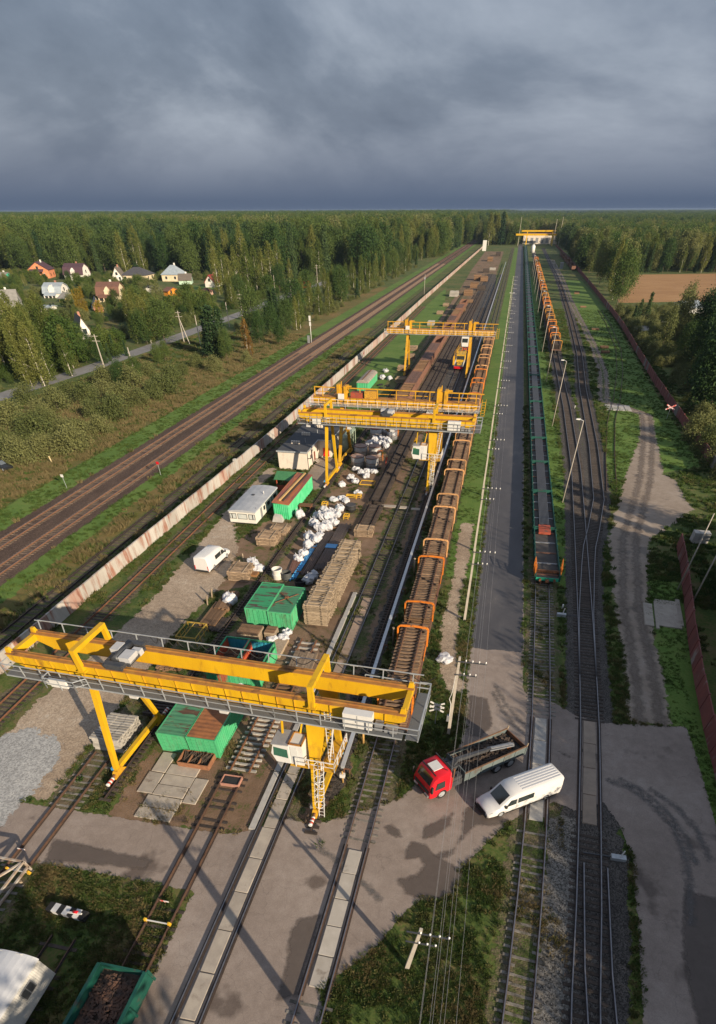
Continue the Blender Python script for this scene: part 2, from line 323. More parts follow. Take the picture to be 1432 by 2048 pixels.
REDRUST = surf('oxide_red_paint', (0.34, 0.07, 0.035), (0.26, 0.05, 0.03), 1.2, 0.75, c3=(0.14, 0.07, 0.05), s3=1.0)
CORTEN = surf('brown_wagon_steel', (0.20, 0.10, 0.068), (0.13, 0.066, 0.048), 1.0, 0.8, c3=(0.22, 0.12, 0.08), s3=0.5)
PIPE = surf('dark_pipe', (0.13, 0.095, 0.088), (0.085, 0.065, 0.06), 2, 0.45, 0.3, var=0.55)  # wide value spread per pipe paints the bundle's alternating highlights
POLE = surf('concrete_pole', (0.44, 0.40, 0.35), (0.36, 0.33, 0.29), 2, 0.85)
PORC = surf('porcelain_insulator', (0.8, 0.8, 0.78), (0.75, 0.75, 0.74), 2, 0.25)
WIRE = surf('overhead_wire', (0.36, 0.36, 0.37), (0.32, 0.32, 0.33), 2, 0.5, 0.4)
# ================================================================== ground sheets
def sd_poly(x, y, poly):
    """signed distance, positive inside"""
    p = np.asarray(poly, float); q = np.roll(p, -1, 0); d = np.full(x.shape, 1e9); ins = np.zeros(x.shape, bool)
    for (ax, ay), (bx, by) in zip(p, q):
        ex, ey = bx-ax, by-ay; t = np.clip(((x-ax)*ex+(y-ay)*ey)/(ex*ex+ey*ey+1e-12), 0, 1)
        d = np.minimum(d, np.hypot(x-ax-t*ex, y-ay-t*ey))
        c = ((ay > y) != (by > y)) & (x < (bx-ax)*(y-ay)/(by-ay+1e-12)+ax); ins ^= c
    return np.where(ins, d, -d)
PATCHES = []
def patch(name, poly, mat, z, label=None, cell=0.4, margin=0.9, hard=False, kind='structure'):
    p = np.asarray(poly, float); PATCHES.append((name, p))
    x0, y0 = p.min(0)-margin; x1, y1 = p.max(0)+margin
    xs = np.linspace(x0, x1, max(3, min(160, int((x1-x0)/cell)+1)))
    ys = [y0]
    while ys[-1] < y1: ys.append(ys[-1]+max(cell, 0.010*abs(ys[-1]-5)))
    ys = np.array(ys); X, Y = np.meshgrid(xs, ys); S = sd_poly(X, Y, p)
    nx, ny = len(xs), len(ys); idx = np.arange(nx*ny).reshape(ny, nx)
    keep = np.maximum.reduce([S[:-1,:-1], S[1:,:-1], S[:-1,1:], S[1:,1:]]) > -margin
    f = np.stack([idx[:-1,:-1], idx[:-1,1:], idx[1:,1:], idx[1:,:-1]], -1)[keep]
    used = np.unique(f); remap = np.full(nx*ny, -1); remap[used] = np.arange(len(used)); f = remap[f]
    V = np.stack([X.ravel()[used], Y.ravel()[used], np.full(len(used), z)], -1)
    me = bpy.data.meshes.new(name); me.from_pydata(V.tolist(), [], f.tolist()); me.materials.append(mat)
    a = me.attributes.new('sd', 'FLOAT', 'POINT'); a.data.foreach_set('value', S.ravel()[used].astype(np.float32)); me.update()
    o = place(name, me); o['kind'] = kind
    if label: o['label'] = label
    return o
def strip(pts, w):
    """outline of a band along a polyline; w one width or one per point"""
    pts = [Vector((*p, 0)) for p in pts]; w = [w]*len(pts) if isinstance(w, (int, float)) else w; l, r = [], []
    for i, p in enumerate(pts):
        d = (pts[min(i+1, len(pts)-1)]-pts[max(i-1, 0)]).normalized(); n = Vector((-d.y, d.x, 0))
        l.append(tuple((p+n*w[i]/2)[:2])); r.append(tuple((p-n*w[i]/2)[:2]))
    return l + r[::-1]
G_GRASS = layer('meadow_grass', [(0.0, (0.022, 0.043, 0.010)), (0.34, (0.048, 0.080, 0.018)), (0.52, (0.080, 0.108, 0.026)), (0.70, (0.120, 0.108, 0.042)), (1.0, (0.165, 0.118, 0.068))], (0.06, 0.45, 3.6), (0.36, 0.36, 0.28), bump=0.8, bscale=3.5, edge=0)
G_VERGE = layer('mown_verge', [(0.0, (0.045, 0.085, 0.016)), (0.45, (0.085, 0.155, 0.028)), (0.75, (0.115, 0.175, 0.038)), (1.0, (0.15, 0.15, 0.06))], (0.08, 0.6, 4.0), (0.4, 0.3, 0.3), bump=0.7, bscale=4.0, edge=0.55, escale=0.5)
G_STRAW = layer('dry_tall_grass', [(0.0, (0.055, 0.075, 0.016)), (0.45, (0.115, 0.105, 0.030)), (0.75, (0.19, 0.125, 0.048)), (1.0, (0.25, 0.145, 0.065))], (0.06, 0.5, 3.5), (0.4, 0.3, 0.3), bump=0.9, bscale=3.0, edge=0.9, escale=0.35)
G_ASPH = layer('worn_asphalt', [(0.0, (0.185, 0.150, 0.130)), (0.5, (0.25, 0.207, 0.182)), (0.8, (0.295, 0.250, 0.222)), (1.0, (0.33, 0.285, 0.255))], (0.16, 1.4, 11.0), (0.5, 0.3, 0.2), bump=0.15, bscale=22.0, edge=0.16, escale=1.6, wet=(0.22, 0.62), cracks=0.42, voronoi=(24.0, 0.07))
G_ROADFAR = layer('country_road', [(0.0, (0.14, 0.14, 0.145)), (0.6, (0.21, 0.21, 0.215)), (1.0, (0.26, 0.255, 0.25))], (0.1, 0.8, 5.0), (0.5, 0.3, 0.2), bump=0.1, edge=0.25, escale=0.5)
G_WETROAD = layer('damp_service_road', [(0.0, (0.052, 0.052, 0.060)), (0.55, (0.075, 0.074, 0.082)), (0.8, (0.10, 0.096, 0.10)), (1.0, (0.19, 0.17, 0.16))], (0.14, 0.7, 8.0), (0.6, 0.25, 0.15), rough=0.6, bump=0.10, bscale=18.0, edge=0.35, escale=0.6, warp=(1.0, 0.35, 1.0))
G_GRAVEL = layer('gravel_lane', [(0.0, (0.22, 0.165, 0.12)), (0.45, (0.32, 0.25, 0.185)), (0.8, (0.40, 0.325, 0.25)), (1.0, (0.43, 0.39, 0.34))], (0.12, 1.2, 9.0), (0.45, 0.3, 0.25), bump=0.7, bscale=14.0, edge=0.6, escale=0.8, voronoi=(9.0, 0.22))
G_PALEGRAV = layer('pale_limestone_gravel', [(0.0, (0.24, 0.24, 0.235)), (0.5, (0.33, 0.335, 0.335)), (1.0, (0.42, 0.42, 0.41))], (0.2, 1.3, 9.0), (0.4, 0.3, 0.3), bump=0.8, bscale=12.0, edge=1.2, escale=0.45, voronoi=(8.0, 0.25))
G_DIRT = layer('bare_earth', [(0.0, (0.050, 0.075, 0.016)), (0.27, (0.085, 0.095, 0.028)), (0.40, (0.16, 0.105, 0.068)), (0.75, (0.215, 0.145, 0.098)), (1.0, (0.255, 0.185, 0.13))], (0.16, 0.8, 6.0), (0.45, 0.33, 0.22), bump=0.7, bscale=9.0, edge=0.8, escale=0.5)
G_TRACKDIRT = layer('wheel_worn_track', [(0.0, (0.19, 0.15, 0.12)), (0.5, (0.27, 0.222, 0.182)), (0.8, (0.32, 0.27, 0.23)), (1.0, (0.36, 0.315, 0.275))], (0.15, 1.1, 8.0), (0.45, 0.3, 0.25), bump=0.5, bscale=10.0, edge=0.7, escale=0.7, wet=(0.25, 0.61))
G_BALL = layer('dark_ballast', [(0.0, (0.038, 0.035, 0.033)), (0.5, (0.070, 0.064, 0.060)), (0.8, (0.098, 0.088, 0.078)), (1.0, (0.125, 0.105, 0.085))], (0.2, 1.5, 12.0), (0.35, 0.3, 0.35), bump=1.0, bscale=16.0, edge=0.5, escale=1.0, voronoi=(13.0, 0.55))
G_BALLB = layer('brown_ballast', [(0.0, (0.050, 0.033, 0.026)), (0.5, (0.082, 0.055, 0.043)), (1.0, (0.125, 0.085, 0.065))], (0.15, 1.2, 12.0), (0.4, 0.25, 0.35), bump=1.0, bscale=16.0, edge=0.5, escale=0.8, voronoi=(12.0, 0.45), warp=(1.0, 0.25, 1.0))
G_BALLL = layer('pale_ballast', [(0.0, (0.075, 0.072, 0.066)), (0.5, (0.14, 0.132, 0.12)), (1.0, (0.21, 0.195, 0.175))], (0.25, 1.5, 12.0), (0.35, 0.3, 0.35), bump=1.0, bscale=15.0, edge=0.7, escale=0.8, voronoi=(11.0, 0.6))
G_OLDTRK = layer('overgrown_ballast', [(0.0, (0.035, 0.062, 0.012)), (0.40, (0.060, 0.082, 0.020)), (0.58, (0.105, 0.092, 0.052)), (0.8, (0.15, 0.115, 0.082)), (1.0, (0.19, 0.16, 0.125))], (0.4, 1.3, 9.0), (0.4, 0.3, 0.3), bump=0.9, bscale=10.0, edge=0.6, escale=0.9, voronoi=(9.0, 0.25))
G_FIELD = layer('stubble_field', [(0.0, (0.22, 0.12, 0.05)), (0.5, (0.32, 0.18, 0.08)), (1.0, (0.40, 0.25, 0.12))], (0.03, 0.25, 1.6), (0.3, 0.4, 0.3), bump=0.5, bscale=1.0, edge=1.0, escale=0.12, warp=(0.35, 1.0, 1.0))
# the land itself, to the horizon
gm = MB(); S_ = 16000.0
xs = [-S_, -4000, -1200, -400, -120, -40, 0, 40, 120, 400, 1200, 4000, S_]; n_ = len(xs)
gm.v = [(x, y, 0.0) for y in xs for x in xs]
gm.f = [(j*n_+i, j*n_+i+1, (j+1)*n_+i+1, (j+1)*n_+i) for j in range(n_-1) for i in range(n_-1)]; gm.m = [0]*len(gm.f); gm.sm = [False]*len(gm.f)
struct(gm.build('ground', G_GRASS), 'rough grass land under and around the rail yard')
# verges and dry grass
patch('verge', [(-72.5, 15), (-67.2, 15), (-67.2, 1200), (-71.5, 1200)], G_VERGE, 0.006, 'mown strip of grass left of the main line', 0.8)
patch('verge', [(-56.4, 15), (-52.0, 15), (-53.0, 1200), (-56.8, 1200)], G_VERGE, 0.006, 'bright green strip of grass right of the main line', 0.8)
patch('verge', [(-3.2, 62), (1.0, 62), (0.9, 900), (-3.2, 900)], G_VERGE, 0.006, 'bright grass strip between sleeper train and service road', 0.6)
patch('verge', [(-41.5, 120), (-30, 120), (-27, 300), (-38, 420)], G_VERGE, 0.006, 'grass along the concrete wall behind the workshop', 1.2)
patch('verge', [(10.9, 62), (13.4, 62), (14.0, 500), (11.5, 500)], G_VERGE, 0.006, 'grass between rail train and lamp posts', 0.6)
patch('verge', [(20, 100), (38, 112), (39.6, 180), (44, 300), (44, 480), (34, 480), (27, 160)], G_VERGE, 0.006, 'shaded grass left of the red fence', 1.2)
patch('verge', [(18.4, 24), (21.6, 24), (25.6, 66), (21.5, 66)], G_VERGE, 0.006, 'dark grass below the near red fence', 0.8)
patch('dry_meadow', [(-100, 70), (-73, 70), (-72, 160), (-71, 420), (-78, 420), (-84, 300), (-88, 180), (-110, 120)], G_STRAW, 0.004, 'dry meadow between bushes and main line', 1.2)
patch('dry_meadow', [(-53.5, 20), (-49.5, 20), (-50.5, 260), (-53.5, 260)], G_STRAW, 0.009, 'dry grass strip beside the siding outside the wall', 0.7)
patch('stubble_field', [P(1243, 551), P(1290, 549), P(1440, 547), P(1440, 604), P(1330, 604), P(1236, 606)], G_FIELD, 0.006, 'ploughed brown field right of the trees', 2.0, 3.0)
# yard surfaces
patch('yard_ground', [(-24.6, 19.0), (-9.0, 19.0), (-7.4, 26), (-7.6, 330), (-12, 520), (-14, 820), (-34, 820), (-32, 560), (-29, 400), (-26.5, 200), (-24.4, 120)], G_DIRT, 0.008, 'bare brown earth of the storage yard under the cranes', 0.5)
patch('yard_ground', [(-31.5, 52), (-25.6, 56), (-25.6, 78), (-30.5, 74), (-33.0, 66)], G_DIRT, 0.010, 'trodden earth between van and timber stacks', 0.5)
patch('gravel_lane', [(-37.8, 20.0), (-29.9, 19.6), (-30.2, 30), (-30.6, 46), (-29.8, 55), (-31.2, 64), (-33.8, 70), (-36.6, 78), (-36.3, 97), (-38.2, 97), (-38.2, 80), (-37.2, 64), (-36.6, 50), (-36.9, 40), (-38.2, 30)], G_GRAVEL, 0.012, 'gravel lane along the wall')
patch('pale_gravel', [(-42, 15), (-32.5, 15.5), (-31.2, 21), (-32.5, 25.5), (-36, 27), (-40, 24)], G_PALEGRAV, 0.019, 'pale grey gravel at the end of the lane')
patch('yard_pad', [(-30.4, 87), (-25.9, 88.5), (-25.9, 104.5), (-30.6, 104.5)], G_TRACKDIRT, 0.012, 'trodden pad in front of the workshop')
patch('gravel_path', [(-2.2, 79), (-0.4, 79), (-0.4, 66), (-0.6, 56), (-0.2, 47), (0.4, 42.5), (1.2, 40), (0.2, 38.5), (-1.6, 42), (-2.3, 50), (-1.9, 60), (-2.3, 70)], G_GRAVEL, 0.012, 'pale stony path beside the sleeper train', 0.3)
W2 = [(1240, 1650), (1265, 1720), (1276, 1850), (1287, 2060)]
road_poly = ([(-15.45, 2.0), (-15.3, 9.0), (-15.2, 14.3), (-22.3, 14.4), (-27.0, 14.3), (-33.4, 13.4), (-33.0, 19.0), (-27, 19.1), (-15, 19.2), (-13.6, 19.7)]
  + [P(*q) for q in [(579, 1637), (621, 1652), (705, 1627), (771, 1608), (800, 1597), (827, 1573), (860, 1545), (915, 1500), (930, 1465), (934, 1385)]]
  + [(1.2, 40.5), (1.3, 60), (1.2, 120), (1.1, 300), (0.9, 1000), (6.7, 1000), (6.8, 300), (6.8, 120), (6.7, 60), (6.75, 47), (6.6, 41)]
  + [P(*q) for q in [(1050, 1385), (1062, 1392), (1108, 1406), (1156, 1433), (1205, 1446), (1372, 1454), (1388, 1500), (1418, 1600), (1445, 1700), (1450, 2060)]]
  + [P(*q) for q in W2[::-1]] + [P(*q) for q in [(1205, 1603), (1156, 1624), (1100, 1600), (1095, 1636), (1048, 1624), (1000, 1660), (930, 1730), (860, 1785), (800, 1832), (765, 1882), (700, 1935), (640, 1966)]]
  + [(-4.55, 7.6), (-6.0, 6.8), (-6.3, 2.0)])
patch('road', road_poly, G_ASPH, 0.016, 'worn brown asphalt yard road with damp patches')
patch('road', [(1.25, 47), (6.65, 47), (6.7, 300), (6.6, 1000), (1.0, 1000), (1.2, 300)], G_WETROAD, 0.022, 'damp dark asphalt of the long service road')
dr = [(1300, 1448), (1290, 1360), (1262, 1210), (1258, 1080), (1290, 960), (1296, 880), (1292, 830), (1245, 813), (1208, 803), (1206, 745), (1186, 690), (1160, 640), (1140, 600), (1125, 560), (1105, 520)]
dw = [3.6, 3.5, 3.6, 5.5, 6.5, 3.2, 2.8, 2.8, 2.8, 2.6, 2.6, 2.6, 2.8, 3.0, 3.2]
patch('dirt_road', strip([P(*q) for q in dr], dw), G_TRACKDIRT, 0.012, 'rutted dirt road winding beside the right-hand tracks', 0.5)
patch('dirt_road', [P(1245, 1110), P(1330, 1060), P(1385, 1020), P(1350, 960), P(1290, 930), P(1250, 1000)], G_TRACKDIRT, 0.009, 'wide bare turning place by the gap in the red fence', 0.5)
G_RUT = layer('wheel_rut', [(0.0, (0.13, 0.104, 0.085)), (1.0, (0.21, 0.17, 0.14))], (0.3, 1.6, 8.0), (0.4, 0.3, 0.3), rough=0.6, bump=0.3, bscale=8.0, edge=0.5, escale=0.9, soft=0.35)
rutc = [P(*q) for q in dr]
for o_ in (-0.85, 0.85):
    at_, L_ = along(rutc) if 'along' in globals() else (None, 0)
    rp = []
    for i_, (x_, y_) in enumerate(rutc):
        a_, b_ = Vector((*rutc[max(i_-1, 0)], 0)), Vector((*rutc[min(i_+1, len(rutc)-1)], 0)); d_ = (b_-a_).normalized(); rp.append((x_-d_.y*o_, y_+d_.x*o_))
    patch('wheel_rut', strip(rp, 0.7), G_RUT, 0.018 if o_ < 0 else 0.0185, 'dark wheel rut in the dirt road', 0.25, 0.5)
G_MID = layer('rut_grass', [(0.0, (0.04, 0.07, 0.016)), (1.0, (0.09, 0.11, 0.03))], (0.4, 2.0, 8.0), (0.4, 0.3, 0.3), edge=0.7, escale=1.2)
patch('track_grass', strip(rutc[8:], 0.45), G_MID, 0.0195, 'grass growing between the wheel ruts', 0.3, 0.5)
patch('country_road', strip([(-123, 60), (-121, 136), (-118.4, 166), (-117, 202), (-117.3, 249), (-117, 300), (-118.6, 367), (-118.3, 420), (-115, 498), (-111, 663), (-104, 800), (-95, 1000)], 6.4), G_ROADFAR, 0.012, 'grey country road behind the bushes', 0.8)
for q, w in (((-186, 396), 14), ((-205, 330), 12)):
    patch('lawn', [(q[0]-w, q[1]-w), (q[0]+w, q[1]-w*0.7), (q[0]+w, q[1]+w), (q[0]-w, q[1]+w*0.8)], G_VERGE, 0.006, 'garden lawn among the cottages', 1.5)
patch('garden_bed', [P(165, 650), P(240, 640), P(235, 655), P(170, 664)], G_STRAW, 0.010, 'dry garden bed by the cottages', 1.5)
# ballast beds
def ballast(name, pts, w, mat, z, label): return patch(name, strip(pts, w), mat, z, label, 0.5)
TR = {   # centre lines of the tracks
 'main_far': [(-64.3, 10), (-64.3, 1300)], 'main_near': [(-59.2, 10), (-59.2, 1300)], 'wall_siding': [(-48.4, 12), (-48.3, 420)],
 'lane_track': [(-40.6, 12), (-40.4, 60), (-40.2, 330)], 'short_track': [(-28.2, 4), (-28.2, 25.2)], 'panel_track': [(-16.5, 1), (-16.45, 25)],
 'white_wagon_track': [(-21.9, 0), (-21.9, 9.6)],
 'yard_track': [(-12.15, 0), (-12.05, 14), (-11.8, 30), (-11.5, 56), (-11.5, 450)],
 'train_track': [(-5.55, 2), (-5.3, 12), (-5.05, 28), (-4.9, 60), (-4.9, 900)],
 'rail_train_track': [(5.9, 6), (6.3, 10), (6.9, 16), (7.6, 25), (8.25, 37), (8.85, 58), (9.25, 80), (9.4, 200), (9.6, 990)],
 'right_track': [(9.7, 6), (10.05, 10.6), (10.75, 16.8), (11.55, 25.6), (12.55, 37.6), (13.5, 55.3), (14.6, 78.5), (15.8, 105), (16.6, 150), (16.8, 220), (17.6, 640), (18, 900)],
 'branch_track': [(12.9, 44), (13.6, 55.3), (15.3, 73), (16.4, 79), (18.4, 92), (20.0, 120), (21.7, 170), (24.2, 217), (26.2, 292), (28.6, 420), (29.5, 520), (30, 900)],
 'grass_track': [(20.8, 96), (22.6, 115), (25.5, 140), (29.0, 160), (33.6, 193), (37.5, 230), (40.3, 290), (41, 330)],
 'foot_branch': [(10.9, 6), (10.95, 10.6), (11.2, 16.8), (11.6, 21.5)]}
ballast('ballast', [(-61.8, 8), (-61.8, 1300)], 10.6, G_BALLB, 0.014, 'brown ballast bed of the double main line')
ballast('ballast', TR['wall_siding'], 3.0, G_OLDTRK, 0.012, 'overgrown ballast of the siding outside the wall')
ballast('ballast', TR['lane_track'], 3.4, G_OLDTRK, 0.014, 'overgrown ballast of the track along the wall')
ballast('ballast', [(-28.2, 4), (-28.2, 50)], 3.2, G_OLDTRK, 0.011, 'weedy ballast under the short track')
ballast('ballast', [(-11.6, 19.8), (-11.5, 60), (-11.5, 450)], 3.4, G_OLDTRK, 0.013, 'weedy ballast of the yard track')
ballast('ballast', [(-4.95, 20), (-4.9, 60), (-4.9, 900)], 3.6, G_OLDTRK, 0.013, 'stony ballast under the sleeper train')
ballast('ballast', [(-8.45, 24), (-8.3, 60), (-8.2, 520)], 1.9, G_BALL, 0.015, 'dark ballast of the right crane rail')
ballast('ballast', [(-25.4, 21), (-25.4, 60), (-25.5, 420)], 1.6, G_OLDTRK, 0.015, 'weedy ballast of the left crane rail')
ballast('ballast', TR['rail_train_track'], 3.6, G_OLDTRK, 0.010, 'weedy ballast under the rail train')
ballast('ballast', TR['right_track'], 4.2, G_BALL, 0.011, 'dark ballast of the right-hand track')
ballast('ballast', TR['branch_track'], 4.0, G_BALL, 0.009, 'dark ballast of the branching track')
patch('ballast', [P(1097, 1640), P(1150, 1632), P(1138, 2060), P(1064, 2060)], G_BALLL, 0.013, 'pale stone ballast between the two right tracks', 0.3)
patch('ballast', [P(1202, 1612), P(1228, 1640), P(1258, 1720), P(1262, 2060), P(1205, 2060)], G_BALL, 0.012, 'dark stone shoulder beside the right road', 0.3)
patch('ballast', [(-19.4, 134), (-9.4, 134), (-9.2, 420), (-12, 520), (-18, 520)], G_BALL, 0.0165, 'dark trodden ballast under the far yard tracks', 0.8)
# damp stains on the asphalt
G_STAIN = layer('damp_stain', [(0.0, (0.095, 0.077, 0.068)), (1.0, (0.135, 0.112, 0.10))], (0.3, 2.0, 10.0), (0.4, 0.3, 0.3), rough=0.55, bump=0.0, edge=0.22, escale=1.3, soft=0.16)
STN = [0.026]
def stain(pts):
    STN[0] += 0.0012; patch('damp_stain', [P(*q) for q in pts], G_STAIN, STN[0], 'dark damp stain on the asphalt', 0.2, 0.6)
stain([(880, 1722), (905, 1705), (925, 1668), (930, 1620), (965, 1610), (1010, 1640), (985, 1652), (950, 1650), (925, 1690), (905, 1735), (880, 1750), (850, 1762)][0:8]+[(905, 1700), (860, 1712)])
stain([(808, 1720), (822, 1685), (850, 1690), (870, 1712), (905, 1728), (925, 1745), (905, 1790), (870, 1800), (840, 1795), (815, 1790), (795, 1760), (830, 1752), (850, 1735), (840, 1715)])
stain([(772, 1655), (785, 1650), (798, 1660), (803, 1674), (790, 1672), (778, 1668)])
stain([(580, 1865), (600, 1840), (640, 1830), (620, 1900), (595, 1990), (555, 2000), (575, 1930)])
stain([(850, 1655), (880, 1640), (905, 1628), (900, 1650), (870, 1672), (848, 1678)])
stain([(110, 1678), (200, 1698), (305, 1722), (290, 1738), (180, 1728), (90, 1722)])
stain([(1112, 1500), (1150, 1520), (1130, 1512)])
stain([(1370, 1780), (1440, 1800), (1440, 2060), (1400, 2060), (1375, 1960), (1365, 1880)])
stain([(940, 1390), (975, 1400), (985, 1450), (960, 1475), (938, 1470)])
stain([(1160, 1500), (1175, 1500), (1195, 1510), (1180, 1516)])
def tyre_mark(pts, w):
    STN[0] += 0.0012; q = [P(*p) for p in pts]; patch('tyre_mark', strip(q, w), G_TYRE, STN[0], 'dark curved tyre mark on the asphalt', 0.15, 0.3)
G_TYRE = layer('tyre_mark', [(0.0, (0.10, 0.095, 0.095)), (1.0, (0.17, 0.16, 0.155))], (0.4, 3.0, 12.0), (0.4, 0.3, 0.3), rough=0.8, bump=0.0, edge=0.3, escale=2.5, soft=0.25)
tyre_mark([(1215, 1560), (1262, 1578), (1305, 1610), (1345, 1655), (1368, 1705), (1378, 1760), (1382, 1850)], 0.30); tyre_mark([(1240, 1560), (1290, 1585), (1335, 1625), (1368, 1670), (1392, 1730)], 0.22); tyre_mark([(1300, 1580), (1350, 1612), (1392, 1660), (1420, 1720)], 0.25)
tyre_mark([(985, 1385), (1005, 1420), (1028, 1450), (1052, 1470)], 0.14); tyre_mark([(990, 1370), (1012, 1410), (1040, 1440), (1062, 1456)], 0.12); tyre_mark([(640, 1700), (700, 1740), (760, 1800)], 0.2)
# ================================================================== tracks
def along(pts):
    pts = [Vector((*p, 0)) for p in pts]; L_ = [0.0]
    for a, b in zip(pts, pts[1:]): L_.append(L_[-1]+(b-a).length)
    def at(s):
        s = max(0, min(L_[-1], s)); i = 0
        while i < len(L_)-2 and L_[i+1] < s: i += 1
        t = (s-L_[i])/(L_[i+1]-L_[i]); p = pts[i].lerp(pts[i+1], t)
        # smooth heading
        d = (pts[i+1]-pts[i]).normalized()
        if t < 0.5 and i > 0: d = (d*(0.5+t) + (pts[i]-pts[i-1]).normalized()*(0.5-t)).normalized()
        elif t >= 0.5 and i < len(pts)-2: d = (d*(1.5-t) + (pts[i+2]-pts[i+1]).normalized()*(t-0.5)).normalized()
        return p, d
    return at, L_[-1]
def rail_mb(pts, offs, z, s0, s1, step=6.0, head=0.075, hh=0.14):
    at, Lt = along(pts); mb = MB(); n = max(2, int((s1-s0)/step)+1); ring = []
    prof = [(-0.07, 0), (0.07, 0), (0.07, 0.025), (0.02, 0.035), (0.02, hh-0.045), (head/2, hh-0.035), (head/2, hh), (-head/2, hh), (-head/2, hh-0.035), (-0.02, hh-0.045), (-0.02, 0.035), (-0.07, 0.025)]
    k = len(prof); base = 0
    for i in range(n):
        p, d = at(s0+(s1-s0)*i/(n-1)); nn = Vector((d.y, -d.x, 0))
        for a, b in prof: mb.v.append(tuple(p+nn*(offs+a)+Vector((0, 0, z+b))))
    for i in range(n-1):
        for j in range(k):
            mb.f.append((i*k+j, i*k+(j+1) % k, (i+1)*k+(j+1) % k, (i+1)*k+j)); mb.m.append(1 if j == 6 else 0); mb.sm.append(False)
    return mb
def sleeper_mesh(name, mat, L=2.6, w=0.25, h=0.15, concrete=False):
    mb = MB()
    if concrete:                                  # trapezium section, waisted in the middle
        for x0, x1, zz in ((-L/2, -0.45, h), (-0.45, 0.45, h-0.035), (0.45, L/2, h)):
            mb.hexa([(x0,-w/2,0),(x1,-w/2,0),(x1,w/2,0),(x0,w/2,0),(x0,-w*0.36,zz),(x1,-w*0.36,zz),(x1,w*0.36,zz),(x0,w*0.36,zz)])
    else:
        b = 0.02
        mb.hexa([(-L/2,-w/2,0),(L/2,-w/2,0),(L/2,w/2,0),(-L/2,w/2,0),(-L/2+b,-w/2+b,h),(L/2-b,-w/2+b,h),(L/2-b,w/2-b,h),(-L/2+b,w/2-b,h)])
    return mb.mesh(name, mat)
SL = {'m': sleeper_mesh('sleeper_main_line', surf('main_line_sleeper', (0.22, 0.165, 0.12), (0.13, 0.095, 0.07), 3, 0.9, var=0.25), concrete=True), 'g': sleeper_mesh('sleeper_old_concrete', GSLEEP, concrete=True), 'c': sleeper_mesh('sleeper_concrete', CSLEEP, concrete=True), 'w': sleeper_mesh('sleeper_tarred', WSLEEP), 'b': sleeper_mesh('sleeper_brown', BSLEEP)}
def track(label, key, kind, spacing, one_by_one, rest=(), rails=(RAILM, RAILTOP), z=0.02, rz=0.03, sink=0.115, s_end=None, flange=None, jitter=0.03, gaps=0.0):
    pts = TR[key] if isinstance(key, str) else key
    at, Lt = along(pts); Lt = s_end or Lt
    t = bpy.data.objects.new('railway_track', None); COL.objects.link(t); t.location = (pts[0][0], pts[0][1], 0); t['kind'] = 'structure'; t['label'] = label
    o0 = Vector((pts[0][0], pts[0][1], 0))
    for sgn in (-1, 1):
        r = rail_mb(pts, sgn*0.795, z+rz, 0, Lt).build('rail', list(rails), t, (-o0.x, -o0.y, 0))
    n = 0; st_ = MB()
    def put(s, single):
        nonlocal n
        if gaps and rng.random() < gaps: return
        p, d = at(s); a = math.atan2(d.y, d.x)-math.pi/2+rng.uniform(-jitter, jitter); q = p-o0
        if single and n < 300:
            o = place('sleeper', SL[kind], t, (q.x+rng.uniform(-0.04, 0.04), q.y, z-sink+rng.uniform(-0.012, 0.012)), a); n += 1
        else: st_.cbox(q.x, q.y, z-sink, 2.6, 0.25, 0.14, a)
    for y0, y1 in one_by_one:
        s = y0-pts[0][1]
        while s < y1-pts[0][1]: put(s, True); s += spacing
    for y0, y1 in rest:
        s = y0-pts[0][1]
        while s < y1-pts[0][1]: put(s, False); s += spacing
    if st_.f: st_.build('sleeper_row', {'m': MAT['main_line_sleeper'], 'c': CSLEEP, 'g': GSLEEP, 'w': WSLEEP, 'b': BSLEEP}[kind], t)['kind'] = 'stuff'
    if flange:                                    # grooves beside the rails where the road crosses
        fm = MB()
        for y0, y1 in flange:
            for sgn in (-1, 1):
                for (a, b) in ((sgn*0.795-0.17, sgn*0.795+0.17),):
                    nn = max(1, int((y1-y0)/3)); prev = None
                    for i in range(nn+1):
                        p, d = at(y0-pts[0][1]+(y1-y0)*i/nn); q = p-o0; m_ = Vector((d.y, -d.x, 0)); l, r = q+m_*a, q+m_*b
                        if prev: fm.add([(prev[0].x, prev[0].y, 0.045), (prev[1].x, prev[1].y, 0.045), (r.x, r.y, 0.045), (l.x, l.y, 0.045)], [(0, 1, 2, 3)])
                        prev = (l, r)
        fm.build('flangeway', GROOVE, t)
    return t
GROOVE = surf('flangeway_dirt', (0.075, 0.052, 0.042), (0.045, 0.034, 0.03), 5, 0.95, bump=0.3)
MAINR = (RUSTRAIL, RAILTOP)
track('far track of the double main line', 'main_far', 'm', 0.55, [(40, 205)], [(14, 40), (205, 620)], MAINR)
track('near track of the double main line', 'main_near', 'm', 0.55, [(36, 201)], [(10, 36), (201, 620)], MAINR)
track('overgrown siding outside the concrete wall', 'wall_siding', 'w', 0.9, [], [(12, 200)], (DARKRAIL, RAILM))
track('weedy track between wall and gravel lane', 'lane_track', 'w', 0.6, [(26, 130)], [(130, 250)], (RUST, RAILM), gaps=0.25)
track('short rusty track ending at the concrete sleeper stack', 'short_track', 'g', 0.62, [(19.4, 25.4), (5, 14)], (), (RAILM, RAILM), gaps=0.2, flange=[(14, 19.3)])
track('track with the scrap wagon, ending at the yellow crane', 'panel_track', 'w', 0.62, [(4, 14), (19.6, 25)], (), (RAILM, RAILM), flange=[(13.5, 19.4)], gaps=0.4)
track('buried track under the white wagon', 'white_wagon_track', 'w', 0.6, [(0, 9)], (), (DARKRAIL, RAILM), gaps=0.5)
